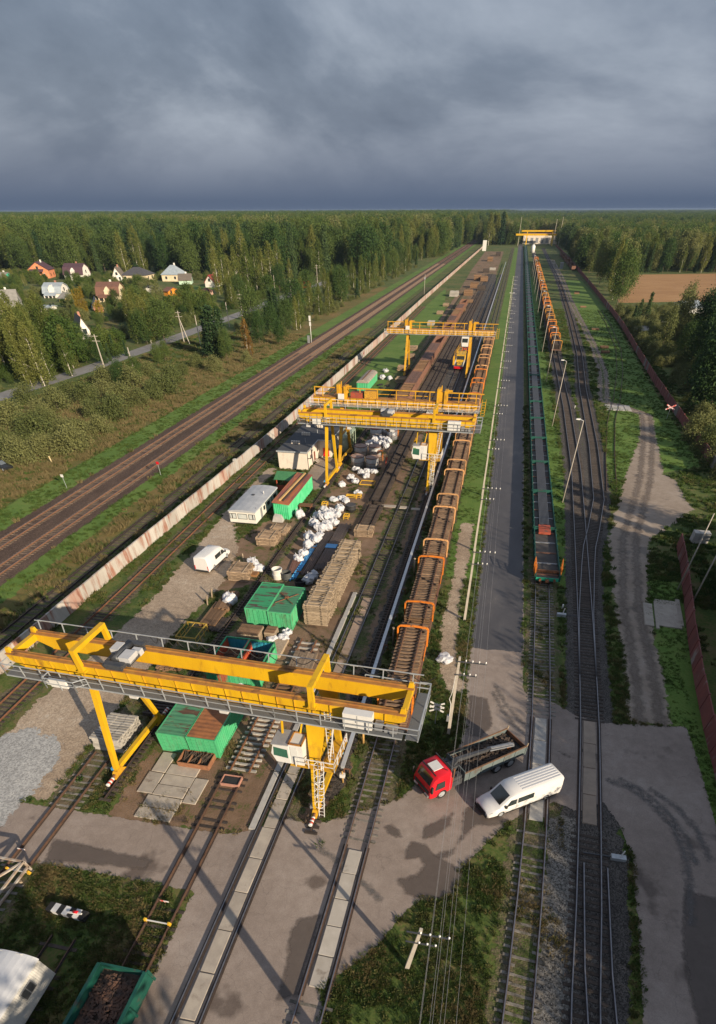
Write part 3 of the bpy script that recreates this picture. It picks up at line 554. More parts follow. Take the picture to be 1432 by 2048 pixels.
track('yard track paved with concrete slabs', 'yard_track', 'w', 0.6, [(56, 130)], [(130, 330)], (DARKRAIL, RAILTOP), gaps=0.1, flange=[(0, 29)])
track('track under the train of stacked track panels', 'train_track', 'g', 0.6, [(2, 9), (20.6, 34)], (), (RAILM, RAILTOP), flange=[(9, 20)])
track('track under the green rail train', 'rail_train_track', 'g', 0.58, [(8, 24), (37.5, 66)], (), (RAILM, RAILTOP), flange=[(24.5, 37)], gaps=0.06)
track('dark right-hand track with timber sleepers', 'right_track', 'w', 0.55, [(6, 24.5), (37.5, 150)], [(150, 215)], (DARKRAIL, RAILTOP), flange=[(25, 37.5)])
track('branch track curving towards the far gantry', 'branch_track', 'w', 0.55, [(58, 200)], [(200, 480)], (DARKRAIL, RAILTOP))
track('storage track under the dark far-yard ground', [(-15.6, 132), (-15.6, 520)], 'w', 0.6, [(134, 230)], [(230, 400)], (DARKRAIL, RAILM))
track('second storage track in the far yard', [(-18.2, 132), (-18.2, 520)], 'w', 0.6, [(134, 200)], [(200, 380)], (DARKRAIL, RAILM))
track('disused track sunk in grass by the red fence', 'grass_track', 'w', 0.9, [(100, 120)], (), (DARKRAIL, RAILM), z=-0.02, gaps=0.4)
track('second pair of switch rails at the near end of the right-hand track', 'foot_branch', 'w', 0.55, (), (), (DARKRAIL, RAILTOP))
# crane rails on short blocks
for lab, pts, kind in (('left crane rail on weedy blocks', [(-25.4, 20.5), (-25.4, 60), (-25.5, 420)], 'w'), ('right crane rail on dark blocks', [(-8.75, 20.5), (-8.4, 60), (-8.2, 520)], 'w')):
    t = bpy.data.objects.new('crane_rail', None); COL.objects.link(t); t['kind'] = 'structure'; t['label'] = lab
    rail_mb(pts, 0, 0.10, 0, pts[-1][1]-pts[0][1], hh=0.16).build('rail', [DARKRAIL, RAILM], t)
    at, Lt = along(pts); me = MB().cbox(0, 0, 0, 0.95, 0.24, 0.13).mesh('crane_rail_block', WSLEEP); mb = MB()
    for i in range(300): p, d = at(i*0.55); place('block', me, t, (p.x, p.y, 0.0))
# paving slabs in and beside the tracks
def slabs(label, items, mat=CONC, h=0.10, z=0.0):
    t = bpy.data.objects.new('slab_paving', None); COL.objects.link(t); t['kind'] = 'structure'; t['label'] = label
    for x, y, sx, sy, rz in items:
        mb = MB(); b = 0.025; X, Y = sx/2, sy/2; j = lambda: rng.uniform(-0.03, 0.03)
        mb.hexa([(-X,-Y,0),(X,-Y,0),(X,Y,0),(-X,Y,0),(-X+b+j(),-Y+b+j(),h),(X-b+j(),-Y+b+j(),h),(X-b+j(),Y-b+j(),h),(-X+b+j(),Y-b+j(),h)])
        mb.build('slab', mat, t, (x, y, z+rng.uniform(-0.02, 0.012)), rz+rng.uniform(-0.008, 0.008))
    return t
def mid(key, y):
    at, L_ = along(TR[key]); p, d = at(y-TR[key][0][1]); return p.x, math.atan2(d.y, d.x)-math.pi/2
it = []; y = 0.9
while y < 27: x, a = mid('yard_track', y+1.38); it.append((x, y+1.38, 0.95, 2.72, a)); y += 2.78
slabs('row of worn concrete slabs between the yard track rails', it)
it = []; y = 9.6
while y < 19.5: x, a = mid('train_track', y+1.0); it.append((x, y+1.0, 1.0, 1.95, a)); y += 2.0
slabs('row of pale slabs between the rails before the sleeper train', it, surf('pale_slab', (0.43, 0.40, 0.36), (0.36, 0.33, 0.29), 1.0, 0.9, c3=(0.24, 0.21, 0.18), s3=0.7, t3=(0.62, 0.70), var=0.1))
it = []; y = 24.8
while y < 36.5: x, a = mid('rail_train_track', y+1.5); it.append((x, y+1.5, 1.05, 2.95, a)); y += 3.0
slabs('grey slabs of the level crossing in front of the green rail train', it, CONCG)
it = []; y = 25.2
while y < 36.8: x, a = mid('right_track', y+1.5); it.append((x, y+1.5, 1.05, 2.95, a)); y += 3.0
slabs('brown slabs of the level crossing on the right-hand track', it, surf('brown_slab', (0.30, 0.24, 0.19), (0.23, 0.185, 0.15), 1.0, 0.9, var=0.1))
it = [(x0+0.0, y0, 1.25, sy, 0.0) for x0, y0, sy in ((-22.75, 23.2, 2.7), (-22.75, 25.4, 1.6))]
it = [(-22.8, 22.9, 1.3, 2.2, 0), (-22.75, 25.2, 1.2, 2.2, 0), (-20.75, 24.6, 2.6, 1.1, 0), (-20.75, 23.45, 2.6, 1.1, 0), (-20.8, 22.3, 2.6, 1.1, 0), (-20.9, 21.1, 2.9, 1.15, 0), (-20.95, 19.95, 2.9, 1.05, 0), (-18.85, 22.7, 1.1, 2.6, 0)]
slabs('patchwork of concrete slabs in front of the green containers', it)
it = [(-11.45, y0, 1.05, 2.9, 0) for y0 in np.arange(41.5, 54, 3.0)]
slabs('worn plank deck in the yard track beyond the near crane', it, surf('brown_deck', (0.29, 0.215, 0.165), (0.22, 0.165, 0.125), 1.0, 0.9, var=0.1))
it = [(-13.15, y0, 0.5, 5.9, 0) for y0 in np.arange(22.9, 53, 6.0)]
slabs('long grey concrete kerb beams beside the yard track', it, CONCG, 0.16)
slabs('small concrete slabs of the foot crossing by the red fence', [(P(1235, 816)[0]+dx_, P(1235, 816)[1], 1.3, 5.0, 0) for dx_ in (-2.0, -0.6, 0.8, 2.2)], CONCG)
slabs('concrete foundation beside the right dirt road', [(P(1335, 1228)[0], P(1335, 1228)[1], 2.6, 6.0, -0.1), (P(1296, 1230)[0], P(1296, 1230)[1], 1.0, 5.0, -0.1), (P(1312, 1230)[0], P(1312, 1230)[1], 0.35, 6.2, -0.1), (P(1358, 1226)[0], P(1358, 1226)[1], 0.5, 6.0, -0.1)], CONC, 0.14)
slabs('pale foot crossing slabs over the yard tracks', [(-14.0, 83.4, 2.6, 0.9, 0), (-11.5, 83.2, 1.2, 0.9, 0), (-9.6, 83.0, 1.4, 0.8, 0)], CONC, 0.08)
# ================================================================== gantry cranes
def railing(mb, pts, h=0.8, step=1.5, r=0.028, mid_=True, toe=False):
    """tubular handrail along a polyline of floor points"""
    for a, b in zip(pts, pts[1:]):
        a, b = Vector(a), Vector(b); n = max(1, int(round((b-a).length/step))); up = Vector((0, 0, h))
        mb.bar(a+up, b+up, 2*r, 2*r)
        if mid_: mb.bar(a+up*0.5, b+up*0.5, 1.4*r, 1.4*r)
        for i in range(n+1): p = a.lerp(b, i/n); mb.bar(p, p+up, 2*r, 2*r)
STRIPE_R = surf('stripe_red', (0.45, 0.06, 0.03), (0.4, 0.05, 0.03), 3, 0.6)
def crane_a(name, label, loc, rz, trolley_x, flag=False, xl=-14.6):
    t = thing(name, label, 'crane', loc, rz, None)
    zb, zt = 8.40, 9.45
    for y, nm in ((-1.35, 'near'), (1.35, 'far')):
        mb = MB(); w = 0.27                       # box girder with cut-up ends
        mb.prism([(xl, zt), (xl, zt-0.45), (xl+1.4, zb), (13.2, zb), (14.5, zt-0.45), (14.5, zt)], 1, y-w, y+w)
        g = mb.build('girder', YEL, t)
        m2 = MB().box(xl-0.02, y-w-0.06, zt+0.002, 14.52, y+w+0.06, zt+0.045); m2.box(xl+0.3, y-0.05, zt+0.045, 14.2, y+0.05, zt+0.12)
        m2.build('rail_flange', RUSTTOP, g)
        m3 = MB(); s = -1 if y < 0 else 1
        for i in range(23):
            x = 13.2-i*1.21
            if x < xl+1.1: continue
            m3.box(x-0.022, y+s*w, zb+0.12, x+0.022, y+s*(w+0.07), zt-0.03)
        m3.bar((xl+1.4, y+s*(w+0.012), zb+0.42), (13.2, y+s*(w+0.012), zb+0.42), 0.02, 0.035)
        m3.build('stiffener_row', YEL2, g)['kind'] = 'stuff'
        bl = MB().box(xl+1.35, y-w-0.03, zb-0.04, 13.2, y+w+0.03, zb); bl.build('bottom_flange', YEL2, g)
    for x in (xl+0.15, 14.3):
        mb = MB().box(x-0.16, -1.08, zt-0.5, x+0.16, 1.08, zt-0.02); mb.hexa([(x-0.2, -1.5, zt+0.05), (x+0.2, -1.5, zt+0.05), (x+0.2, -1.2, zt+0.05), (x-0.2, -1.2, zt+0.05), (x-0.12, -1.45, zt+0.4), (x+0.12, -1.45, zt+0.4), (x+0.12, -1.25, zt+0.4), (x-0.12, -1.25, zt+0.4)])
        mb.hexa([(x-0.2, 1.2, zt+0.05), (x+0.2, 1.2, zt+0.05), (x+0.2, 1.5, zt+0.05), (x-0.2, 1.5, zt+0.05), (x-0.12, 1.25, zt+0.4), (x+0.12, 1.25, zt+0.4), (x+0.12, 1.45, zt+0.4), (x-0.12, 1.45, zt+0.4)])
        mb.build('end_beam', YEL, t)
    for x in (-8.45, 8.4):                        # portal frames standing over the girders
        mb = MB(); yo = 1.72
        for s in (-1, 1): mb.bar((x, s*yo, zt-0.35), (x, s*yo, zt+1.25), 0.42, 0.30, 0.34, 0.26); mb.bar((x, s*1.62, zt-0.25), (x, s*1.25, zt-0.25), 0.4, 0.2); mb.box(x-0.3, s*yo-0.2, zt-0.42, x+0.3, s*yo+0.2, zt-0.3)
        mb.bar((x, -yo-0.13, zt+1.18), (x, yo+0.13, zt+1.18), 0.36, 0.30)
        mb.build('portal_frame', YEL, t)
    # slender pendulum legs (left) and wide stiff legs (right)
    for s, yb, yt in ((-1, -3.3, -1.35), (1, 3.3, 1.35)):
        mb = MB(); mb.bar((-8.45, yb, 0.85), (-8.45, yt, zb), 0.34, 0.36, 0.44, 0.42); mb.build('leg', YEL, t)
        mb = MB(); yb2, yt2 = yb, yt
        mb.bar((8.4, yb2, 0.8), (8.4, yb2*0.55+yt2*0.45, 4.6), 0.42, 0.34, 0.55, 0.42)
        mb.hexa([(8.1, (yb2*0.55+yt2*0.45)-0.22, 4.6), (8.7, (yb2*0.55+yt2*0.45)-0.22, 4.6), (8.7, (yb2*0.55+yt2*0.45)+0.22, 4.6), (8.1, (yb2*0.55+yt2*0.45)+0.22, 4.6),
                 (7.75, yt2-0.25, zb), (9.25, yt2-0.25, zb), (9.25, yt2+0.25, zb), (7.75, yt2+0.25, zb)])
        for z in (5.2, 6.2, 7.2): mb.box(8.0, yt2*0.8-s*0.1, z, 8.9, yt2*0.8+s*0.25, z+0.03)
        mb.build('leg', YEL, t)
    for x, w in ((-8.45, 0.34), (8.4, 0.4)):
        mb = MB(); mb.bar((x, -3.45, 0.78), (x, 3.45, 0.78), w, 0.36); mb.build('sill_beam', YEL, t)
        if x > 0: MB().bar((x, -2.1, 4.6), (x, 2.1, 4.6), 0.4, 0.4).build('tie_beam', YEL, t)
        for s in (-1, 1):
            mb = MB(); mb.hexa([(x-0.22, s*3.3-0.75, 0.30), (x+0.22, s*3.3-0.75, 0.30), (x+0.22, s*3.3+0.75, 0.30), (x-0.22, s*3.3+0.75, 0.30), (x-0.18, s*3.3-0.3, 0.72), (x+0.18, s*3.3-0.3, 0.72), (x+0.18, s*3.3+0.3, 0.72), (x-0.18, s*3.3+0.3, 0.72)])
            b = mb.build('bogie', YEL2, t)
            for yy in (-0.5, 0.5): MB().cyl((x-0.09, s*3.3+yy, 0.40), (x+0.09, s*3.3+yy, 0.40), 0.2, 12).build('wheel', RUST, b)
            m3 = MB().box(x-0.45, s*3.3-0.15, 0.55, x-0.2, s*3.3+0.25, 0.85); m3.build('travel_motor', BLUEP if (x < 0 and s < 0) else MIDGREY, b)
            m4 = MB(); n = 5
            for i in range(n): m4.mi = i % 2; m4.cyl((x, s*(4.05+0.16*i), 0.42), (x, s*(4.05+0.16*(i+1)), 0.42), 0.15, 10)
            m4.build('striped_buffer', [WHITE, STRIPE_R], t)
    # walkway on the near side, wrapping round the right end
    wk = MB().box(xl+0.1, -2.5, zb-0.07, 14.5, -1.66, zb-0.02).box(14.72, -2.5, zb-0.07, 15.5, 2.3, zb-0.02).build('walkway', GRATE, t)
    mb = MB(); railing(mb, [(xl+0.1, -1.7, zb), (xl+0.1, -2.5, zb), (6.0, -2.5, zb), (15.5, -2.5, zb), (15.5, 2.3, zb), (14.75, 2.3, zb)], 0.85, 1.6)
    mb.bar((xl+0.1, -2.5, zb-0.1), (14.5, -2.5, zb-0.1), 0.07, 0.09); mb.bar((14.72, -2.5, zb-0.1), (14.72, 2.3, zb-0.1), 0.07, 0.09); mb.bar((15.5, -2.5, zb-0.1), (15.5, 2.3, zb-0.1), 0.07, 0.09)
    for i in range(19):
        x = 14.4-i*1.6
        if x < xl: break
        mb.bar((x, -2.5, zb-0.1), (x, -1.6, zb-0.1), 0.05, 0.06)
    # bay in the walkway by the left leg
    railing(mb, [(-10.6, -2.52, zb-0.05), (-10.6, -3.2, zb-0.05), (-8.2, -3.2, zb-0.05), (-7.6, -2.6, zb-0.05)], 0.85, 1.2)
    mb.build('railing', GALV, wk)
    # festoon track on posts along the far side, cable hanging in loops
    fm = MB()
    for i in range(15):
        x = 14.3-i*2.05
        if x < xl+0.1: break
        fm.bar((x, 1.75, zb+0.2), (x, 2.05, zt+0.55), 0.06, 0.06); fm.bar((x-0.3, 2.05, zt+0.55), (x+0.3, 2.05, zt+0.55), 0.05, 0.05)
    fm.bar((xl+0.2, 2.05, zt+0.58), (15.0, 2.05, zt+0.58), 0.045, 0.06)
    railing(fm, [(11.0, 2.0, zb+0.3), (15.5, 2.3, zb+0.0)], 0.75, 1.2)
    fs_ = fm.build('festoon_track', GALV, t)
    cm = MB(); x = trolley_x+0.8
    while x < 14.2:
        st_ = 0.55+0.11*(x-trolley_x); st_ = min(1.7, st_); cm.tube([(x+st_*k/6, 2.08, zt+0.52-0.5*math.sin(math.pi*k/6)) for k in range(7)], 0.03, 5); x += st_
    cm.build('hanging_cable', BLACKP, fs_)
    # hoist trolley
    tr = MB().box(trolley_x-0.75, -1.62, zt+0.18, trolley_x+0.75, -1.1, zt+0.42); tr.box(trolley_x-0.55, -1.7, zt+0.12, trolley_x+0.75, -1.55, zt+0.48)
    tr.box(trolley_x-0.7, 1.1, zt+0.18, trolley_x+0.7, 1.55, zt+0.40); tr.box(trolley_x-0.95, -1.1, zt+0.10, trolley_x-0.72, 1.1, zt+0.30); tr.box(trolley_x+0.72, -1.1, zt+0.10, trolley_x+0.95, 1.1, zt+0.30)
    tro = tr.build('trolley', DKGREY, t)
    MB().cyl((trolley_x-0.18, -1.0, zt+0.42), (trolley_x-0.18, 1.1, zt+0.42), 0.24, 14).build('hoist_drum', DKGREY, tro)
    for q_ in ((-1.05, -0.1, 0.22, -0.42, 0.85, 0.62), (0.15, -0.95, 0.22, 0.95, 0.1, 0.66), (0.35, 0.25, 0.1, 1.0, 0.7, 0.5)): MB().box(trolley_x+q_[0], q_[1], zt+q_[2], trolley_x+q_[3], q_[4], zt+q_[5]).build('motor_housing', surf('pale_grey_housing', (0.46, 0.47, 0.49), (0.40, 0.41, 0.43), 3, 0.45), tro)
    hk = MB()
    for dx_ in (-0.2, 0.0, 0.2): hk.cyl((trolley_x+dx_, 0, zt+0.3), (trolley_x+dx_, 0, zb-0.6), 0.012, 5)
    hk.box(trolley_x-0.3, -0.12, zb-0.95, trolley_x+0.3, 0.12, zb-0.6); hk.tube([(trolley_x, 0, zb-0.95), (trolley_x, 0, zb-1.1), (trolley_x+0.1, 0, zb-1.22), (trolley_x+0.2, 0, zb-1.1)], 0.04, 6)
    hk.build('hook_block', YEL2, tro)
    # cabinets and lamps
    c1 = MB().box(10.6, -2.3, zb+0.02, 12.5, -1.7, zb+1.12).build('control_cabinet', WHITE, t)
    MB().box(11.53, -2.315, zb+0.06, 11.56, -2.30, zb+1.06).box(11.44, -2.33, zb+0.5, 11.48, -2.30, zb+0.7).build('door_seam', MIDGREY, c1)
    MB().box(12.65, -2.2, zb+0.02, 13.15, -1.75, zb+0.55).box(13.3, -2.25, zb+0.02, 14.1, -1.7, zb+0.3).build('winch_box', MIDGREY, t)
    MB().box(-10.2, -3.15, zb+0.1, -8.9, -3.0, zb+0.75).build('control_cabinet', WHITE, t)
    for x in (-11.2, -4.6, 2.2):
        MB().box(x-0.3, -2.35, zb-0.55, x+0.3, -2.0, zb-0.22).box(x-0.04, -2.2, zb-0.25, x+0.04, -2.1, zb-0.05).build('floodlight', surf('lamp_housing', (0.55, 0.55, 0.55), (0.48, 0.48, 0.48), 3, 0.4), t)
    # driver's cabin under the girder by the stiff leg
    cb = MB()
    x0, x1, y0, y1, z0, z1 = 5.6, 6.75, -2.9, -1.5, 4.65, 6.35
    cb.prism([(x0+0.12, z0), (x1, z0), (x1, z1), (x0+0.05, z1-0.05), (x0-0.18, z0+0.75)], 1, y0, y1)
    cab = cb.build('cabin', WHITE, t)
    MB().prism([(x0+0.0, z0+0.62), (x1-0.1, z0+0.52), (x1-0.1, z1-0.38), (x0+0.08, z1-0.28)], 1, y0-0.02, y0-0.004).build('window', GREENGLASS, cab)
    MB().hexa([(x0-0.165, y0+0.12, z0+0.80), (x0-0.155, y0+0.12, z0+0.80), (x0-0.155, y1-0.12, z0+0.80), (x0-0.165, y1-0.12, z0+0.80), (x0+0.02, y0+0.12, z1-0.15), (x0+0.03, y0+0.12, z1-0.15), (x0+0.03, y1-0.12, z1-0.15), (x0+0.02, y1-0.12, z1-0.15)]).build('window', GREENGLASS, cab)
    if flag: MB().box(x0+0.1, y0-0.03, z1-0.36, x0+0.5, y0-0.021, z1-0.22).build('sticker', surf('flag_sticker', (0.6, 0.2, 0.02), (0.05, 0.3, 0.1), 1.2, 0.5), cab)
    MB().prism([(x0-0.02, z1-0.02), (x1+0.06, z1+0.06), (x1+0.06, z1+0.13), (x0-0.06, z1+0.04)], 1, y0-0.08, y1+0.08).build('roof', surf('grey_cab_roof', (0.33, 0.34, 0.36), (0.27, 0.28, 0.3), 2, 0.5), cab)
    bx = MB().box(x1+0.003, y0+0.05, z0-0.1, x1+1.0, y1-0.05, z1+0.12).build('cabin_lobby', WHITE, cab)
    MB().box(x1+0.12, y0+0.03, z0, x1+0.62, y0+0.049, z1-0.1).build('door', surf('pale_door', (0.58, 0.59, 0.58), (0.52, 0.53, 0.53), 3, 0.4), bx)
    MB().box(x1+0.01, y0+0.02, z1+0.12, x1+0.98, y0+0.14, z1+0.2).box(x1+0.01, y1-0.14, z1+0.12, x1+0.98, y1-0.03, z1+0.2).box(x1+0.002, y0+0.02, z1+0.12, x1+0.1, y1-0.03, z1+0.2).box(x1+0.9, y0+0.02, z1+0.12, x1+1.0, y1-0.03, z1+0.2).build('roof_frame', RUSTTOP, bx)
    MB().bar((x1+0.5, -1.6, z1+0.2), (x1+0.9, -1.5, zb), 0.12, 0.12).bar((x0+0.4, -1.8, z1), (x0+0.5, -1.6, zb), 0.12, 0.12).build('hanger', YEL, cab)
    # landing, stair and caged ladder on the stiff leg
    pf = MB().box(6.75, -3.0, 4.55, 10.0, -2.1, 4.6).box(8.9, -2.1, 4.55, 10.0, 0.2, 4.6).build('landing', YEL2, t)
    mb = MB(); railing(mb, [(7.2, -3.0, 4.6), (10.0, -3.0, 4.6), (10.0, 0.2, 4.6)], 0.85, 0.9); mb.build('railing', WHITE, pf)
    def ladder(p, q, cage):
        mb = MB(); p, q = Vector(p), Vector(q)
        for dx_ in (-0.2, 0.2): mb.bar(p+Vector((dx_, 0, 0)), q+Vector((dx_, 0, 0)), 0.045, 0.045)
        n = int((q-p).length/0.3)
        for i in range(n): c = p.lerp(q, (i+0.5)/n); mb.bar(c-Vector((0.2, 0, 0)), c+Vector((0.2, 0, 0)), 0.03, 0.03)
        l = mb.build('ladder', WHITE, t)
        if cage:
            cm = MB()
            for i in range(7):
                c = p.lerp(q, 0.3+0.68*i/6); pts = [c+Vector((0.36*math.cos(a), -0.36-0.36*math.sin(a), 0)) for a in [math.pi*(-0.25+1.5*k/8) for k in range(9)]]; cm.tube(pts, 0.022, 4)
            for a in (0.1, 0.5, 0.9):
                o_ = Vector((0.36*math.cos(math.pi*a), -0.36-0.36*math.sin(math.pi*a), 0)); cm.bar(p.lerp(q, 0.3)+o_, p.lerp(q, 0.98)+o_, 0.025, 0.025)
            cm.build('ladder_cage', WHITE, l)
    ladder((8.95, -3.75, 0.3), (8.95, -2.75, 5.3), True)
    ladder((9.45, -1.9, 4.6), (9.45, -1.9, zb+0.6), False)
    sp = MB().bar((9.4, -2.3, 4.4), (9.9, -2.0, zb), 0.07, 0.07).bar((8.9, -2.95, 4.0), (8.6, -3.4, 2.0), 0.06, 0.06).bar((8.9, -2.95, 2.5), (8.6, -3.4, 3.6), 0.06, 0.06).build('brace', WHITE, t)
    return t
crane_a('gantry_crane', 'big yellow double-girder gantry crane over the green containers, walkway and trolley in full view', (-17.05, 26.1, 0), R(-2.6), -5.9)
crane_a('gantry_crane', 'yellow double-girder gantry crane with grey trolley beside the brick workshop', (-16.95, 93.2, 0), R(-1.0), 1.0, True, -12.9)
def crane_b(name, label, loc, rz, house, xl=-14.3):
    t = thing(name, label, 'crane', loc, rz); zb, zt = 8.35, 9.30
    g = MB().prism([(xl, zt), (xl, zb+0.2), (xl+0.7, zb), (13.6, zb), (14.3, zb+0.2), (14.3, zt)], 1, -0.65, 0.65).build('girder', YEL2, t)
    m3 = MB()
    for i in range(26):
        x = 13.5-i*1.08
        if x < xl+0.6: break
        m3.box(x-0.022, -0.72, zb+0.06, x+0.022, -0.65, zt-0.05)
    m3.build('stiffener_row', RUSTTOP, g)['kind'] = 'stuff'
    MB().box(xl-0.02, -0.75, zt+0.002, 14.32, 0.75, zt+0.05).build('top_flange', RUSTTOP, g)
    for x in (-8.5, 8.45):                        # towers over the legs
        mb = MB().box(x-0.85, -0.85, zb+0.1, x-0.35, 0.85, zt+1.75).box(x+0.35, -0.85, zb+0.1, x+0.85, 0.85, zt+1.55).box(x-0.35, -0.6, zb+0.1, x+0.35, 0.6, zt+1.25)
        mb.bar((x-0.2, 0, zt+1.2), (x-0.2, 0, zt+2.1), 0.12, 0.12); mb.bar((x+0.5, -0.3, zt+1.5), (x+1.6, -0.3, zt+1.5), 0.16, 0.2); mb.build('tower', YEL2, t)
    mb = MB()
    for x in (xl+0.3, xl+1.7, -5.4, -2.4, 0.8, 4.0, 6.4, 11.2, 14.0): mb.bar((x, -0.5, zt), (x, -0.5, zt+1.3), 0.14, 0.14)
    mb.bar((xl+0.2, -0.5, zt+1.3), (15.2, -0.5, zt+1.3), 0.12, 0.14); mb.bar((xl+0.2, 0.5, zt+0.5), (14.2, 0.5, zt+0.5), 0.08, 0.08)
    mb.build('cable_rail', YEL2, t)
    wk = MB().box(xl-0.5, -1.6, zb-0.05, 14.8, -0.72, zb).build('walkway', GALV, t)
    mb = MB(); railing(mb, [(xl-0.5, -0.8, zb), (xl-0.5, -1.6, zb), (14.8, -1.6, zb), (14.8, 0.8, zb)], 0.85, 1.7); mb.build('railing', WHITE, wk)
    mb = MB()
    for x in (15.0, 15.6): mb.bar((x, -0.9, zb-0.6), (x, -0.9, zb+1.4), 0.06, 0.06); mb.bar((x, 0.6, zb-0.6), (x, 0.6, zb+1.4), 0.06, 0.06)
    for k in range(6): mb.bar((15.0, -0.9, zb-0.5+k*0.36), (15.6, -0.9, zb-0.5+k*0.36), 0.05, 0.05); mb.bar((15.6, -0.9, zb-0.5+k*0.36), (15.6, 0.6, zb-0.5+k*0.36), 0.05, 0.05)
    mb.build('end_cage', YEL2, t)
    for x, w in ((-8.5, 0.5), (8.45, 0.55)):
        for s in (-1, 1):
            MB().bar((x, s*4.1, 0.8), (x, s*0.6, zb), w*0.8, 0.4, w*1.25, 0.5).build('leg', YEL2, t)
            b = MB().hexa([(x-0.25, s*4.1-0.9, 0.3), (x+0.25, s*4.1-0.9, 0.3), (x+0.25, s*4.1+0.9, 0.3), (x-0.25, s*4.1+0.9, 0.3), (x-0.2, s*4.1-0.4, 0.8), (x+0.2, s*4.1-0.4, 0.8), (x+0.2, s*4.1+0.4, 0.8), (x-0.2, s*4.1+0.4, 0.8)]).build('bogie', YEL2, t)
            for yy in (-0.55, 0.55): MB().cyl((x-0.1, s*4.1+yy, 0.38), (x+0.1, s*4.1+yy, 0.38), 0.2, 10).build('wheel', RUST, b)
        MB().bar((x, -4.2, 0.85), (x, 4.2, 0.85), 0.3, 0.3).build('sill_beam', YEL2, t)
        MB().bar((x, -2.4, 4.4), (x, 2.4, 4.4), 0.25, 0.25).build('tie_beam', YEL2, t)
    cab = MB().prism([(6.4, 6.3), (8.0, 6.3), (8.0, 8.2), (6.2, 8.2), (6.2, 7.1)], 1, -2.4, -0.9).build('cabin', WHITE, t)
    MB().box(6.35, -2.42, 7.1, 7.85, -2.405, 7.9).build('window', GLASS, cab)
    mb = MB(); railing(mb, [(4.6, -2.2, 4.3), (6.1, -2.2, 6.3), (8.4, -2.2, 6.3)], 0.8, 0.9); mb.bar((4.6, -1.9, 4.3), (6.1, -1.9, 6.3), 0.7, 0.08); mb.bar((4.6, -1.9, 2.4), (4.6, -1.9, 4.3), 0.5, 0.06); mb.build('stair', YEL2, t)
    MB().bar((6.4, -2.45, 5.5), (8.2, -2.45, 6.2), 0.08, 0.08).bar((6.4, -2.45, 6.2), (8.2, -2.45, 5.5), 0.08, 0.08).build('brace', REDP, t)
    MB().box(-9.1, -1.1, zt-0.1, -8.1, -0.86, zt+0.6).build('control_cabinet', WHITE, t)
    if house:
        MB().box(-4.6, -0.7, zt+0.06, -2.6, 0.7, zt+1.05).build('machine_house', surf('yellow_mesh_panel', (0.62, 0.33, 0.03), (0.30, 0.16, 0.03), 14, 0.6, sharp=(0.45, 0.55)), t)
        MB().box(-7.0, -0.7, zt+0.06, -5.0, 0.7, zt+0.75).build('winch_box', REDRUST, t)
    return t
crane_b('gantry_crane', 'weathered yellow box-girder crane with machine house, close behind the workshop crane', (-17.0, 103.6, 0), R(-1.0), True, -13.6)
crane_b('gantry_crane', 'weathered yellow box-girder crane standing over the brown wagons and the motor trolley', (-17.1, 180.5, 0), R(-0.5), False)
# ================================================================== walls and fences
WALLM = surf('stained_concrete_wall', (0.42, 0.40, 0.375), (0.34, 0.315, 0.29), 0.7, 0.85, c3=(0.25, 0.125, 0.09), s3=0.6, t3=(0.50, 0.64), stretch=(1.0, 1.6, 0.35), var=0.12)
WALLR = surf('red_stained_wall', (0.30, 0.175, 0.14), (0.36, 0.30, 0.265), 0.8, 0.85, c3=(0.20, 0.085, 0.06), s3=0.7, stretch=(1.0, 1.6, 0.35), var=0.2)
REDFENCE = surf('faded_red_fence', (0.20, 0.062, 0.055), (0.145, 0.05, 0.048), 0.6, 0.8, c3=(0.24, 0.20, 0.19), s3=0.5, t3=(0.57, 0.66), stretch=(1.0, 1.4, 0.4), var=0.15)
GREYFENCE = surf('grey_board_fence', (0.20, 0.18, 0.17), (0.15, 0.14, 0.135), 0.8, 0.85, var=0.12)
wt = thing('concrete_wall', 'long concrete panel wall with red rust streaks along the left of the yard', 'wall', (-43.0, 20, 0))
wp = MB().hexa([(-0.11, 0.02, 0), (0.11, 0.02, 0), (0.11, 2.98, 0), (-0.11, 2.98, 0), (-0.07, 0.02, 1.62), (0.07, 0.02, 1.62), (0.07, 2.98, 1.62), (-0.07, 2.98, 1.62)]); wp.box(-0.10, 0.0, 1.62, 0.10, 3.0, 1.70)
wm = [wp.mesh('wall_panel', m) for m in (WALLM, WALLR)]
wpost = MB().box(-0.14, -0.12, 0, 0.14, 0.12, 1.75).mesh('wall_post', surf('wall_post_grey', (0.46, 0.44, 0.42), (0.36, 0.34, 0.33), 1.0, 0.85))
def wall_x(y): return float(np.interp(y, [10, 34, 53, 80, 100, 117, 250, 350, 950], [-44.6, -44.4, -44.1, -43.3, -42.8, -42.5, -42.3, -42.6, -40.6]))
stf = MB(); y = 12.0; k = 0
while y < 930:
    x0_, x1_ = wall_x(y), wall_x(y+3.0); a = math.atan2(-(x1_-x0_), 3.0)
    if k < 290:
        place('panel', wm[1] if (y > 215 and rng.random() < 0.55) or rng.random() < 0.18 else wm[0], wt, (x0_+43, y-20, rng.uniform(-0.02, 0.03)), a)
    else: stf.cbox(x0_+43, y+1.5-20, 0, 0.2, 2.96, 1.62)
    k += 1; y += 3.0
stf.build('far_panels', WALLR, wt)['kind'] = 'stuff'
for y in (94.0,): MB().box(-0.2, -0.35, 0, 0.2, 0.35, 1.95).build('pier', CONCG, wt, (wall_x(y)+43, y-20, 0))
gm_ = MB().box(0.115, 0, 0.5, 0.12, 0.28, 1.5).box(0.115, 1.2, 0.5, 0.12, 1.48, 1.5).box(0.115, -0.1, 0.95, 0.12, 2.0, 1.1)
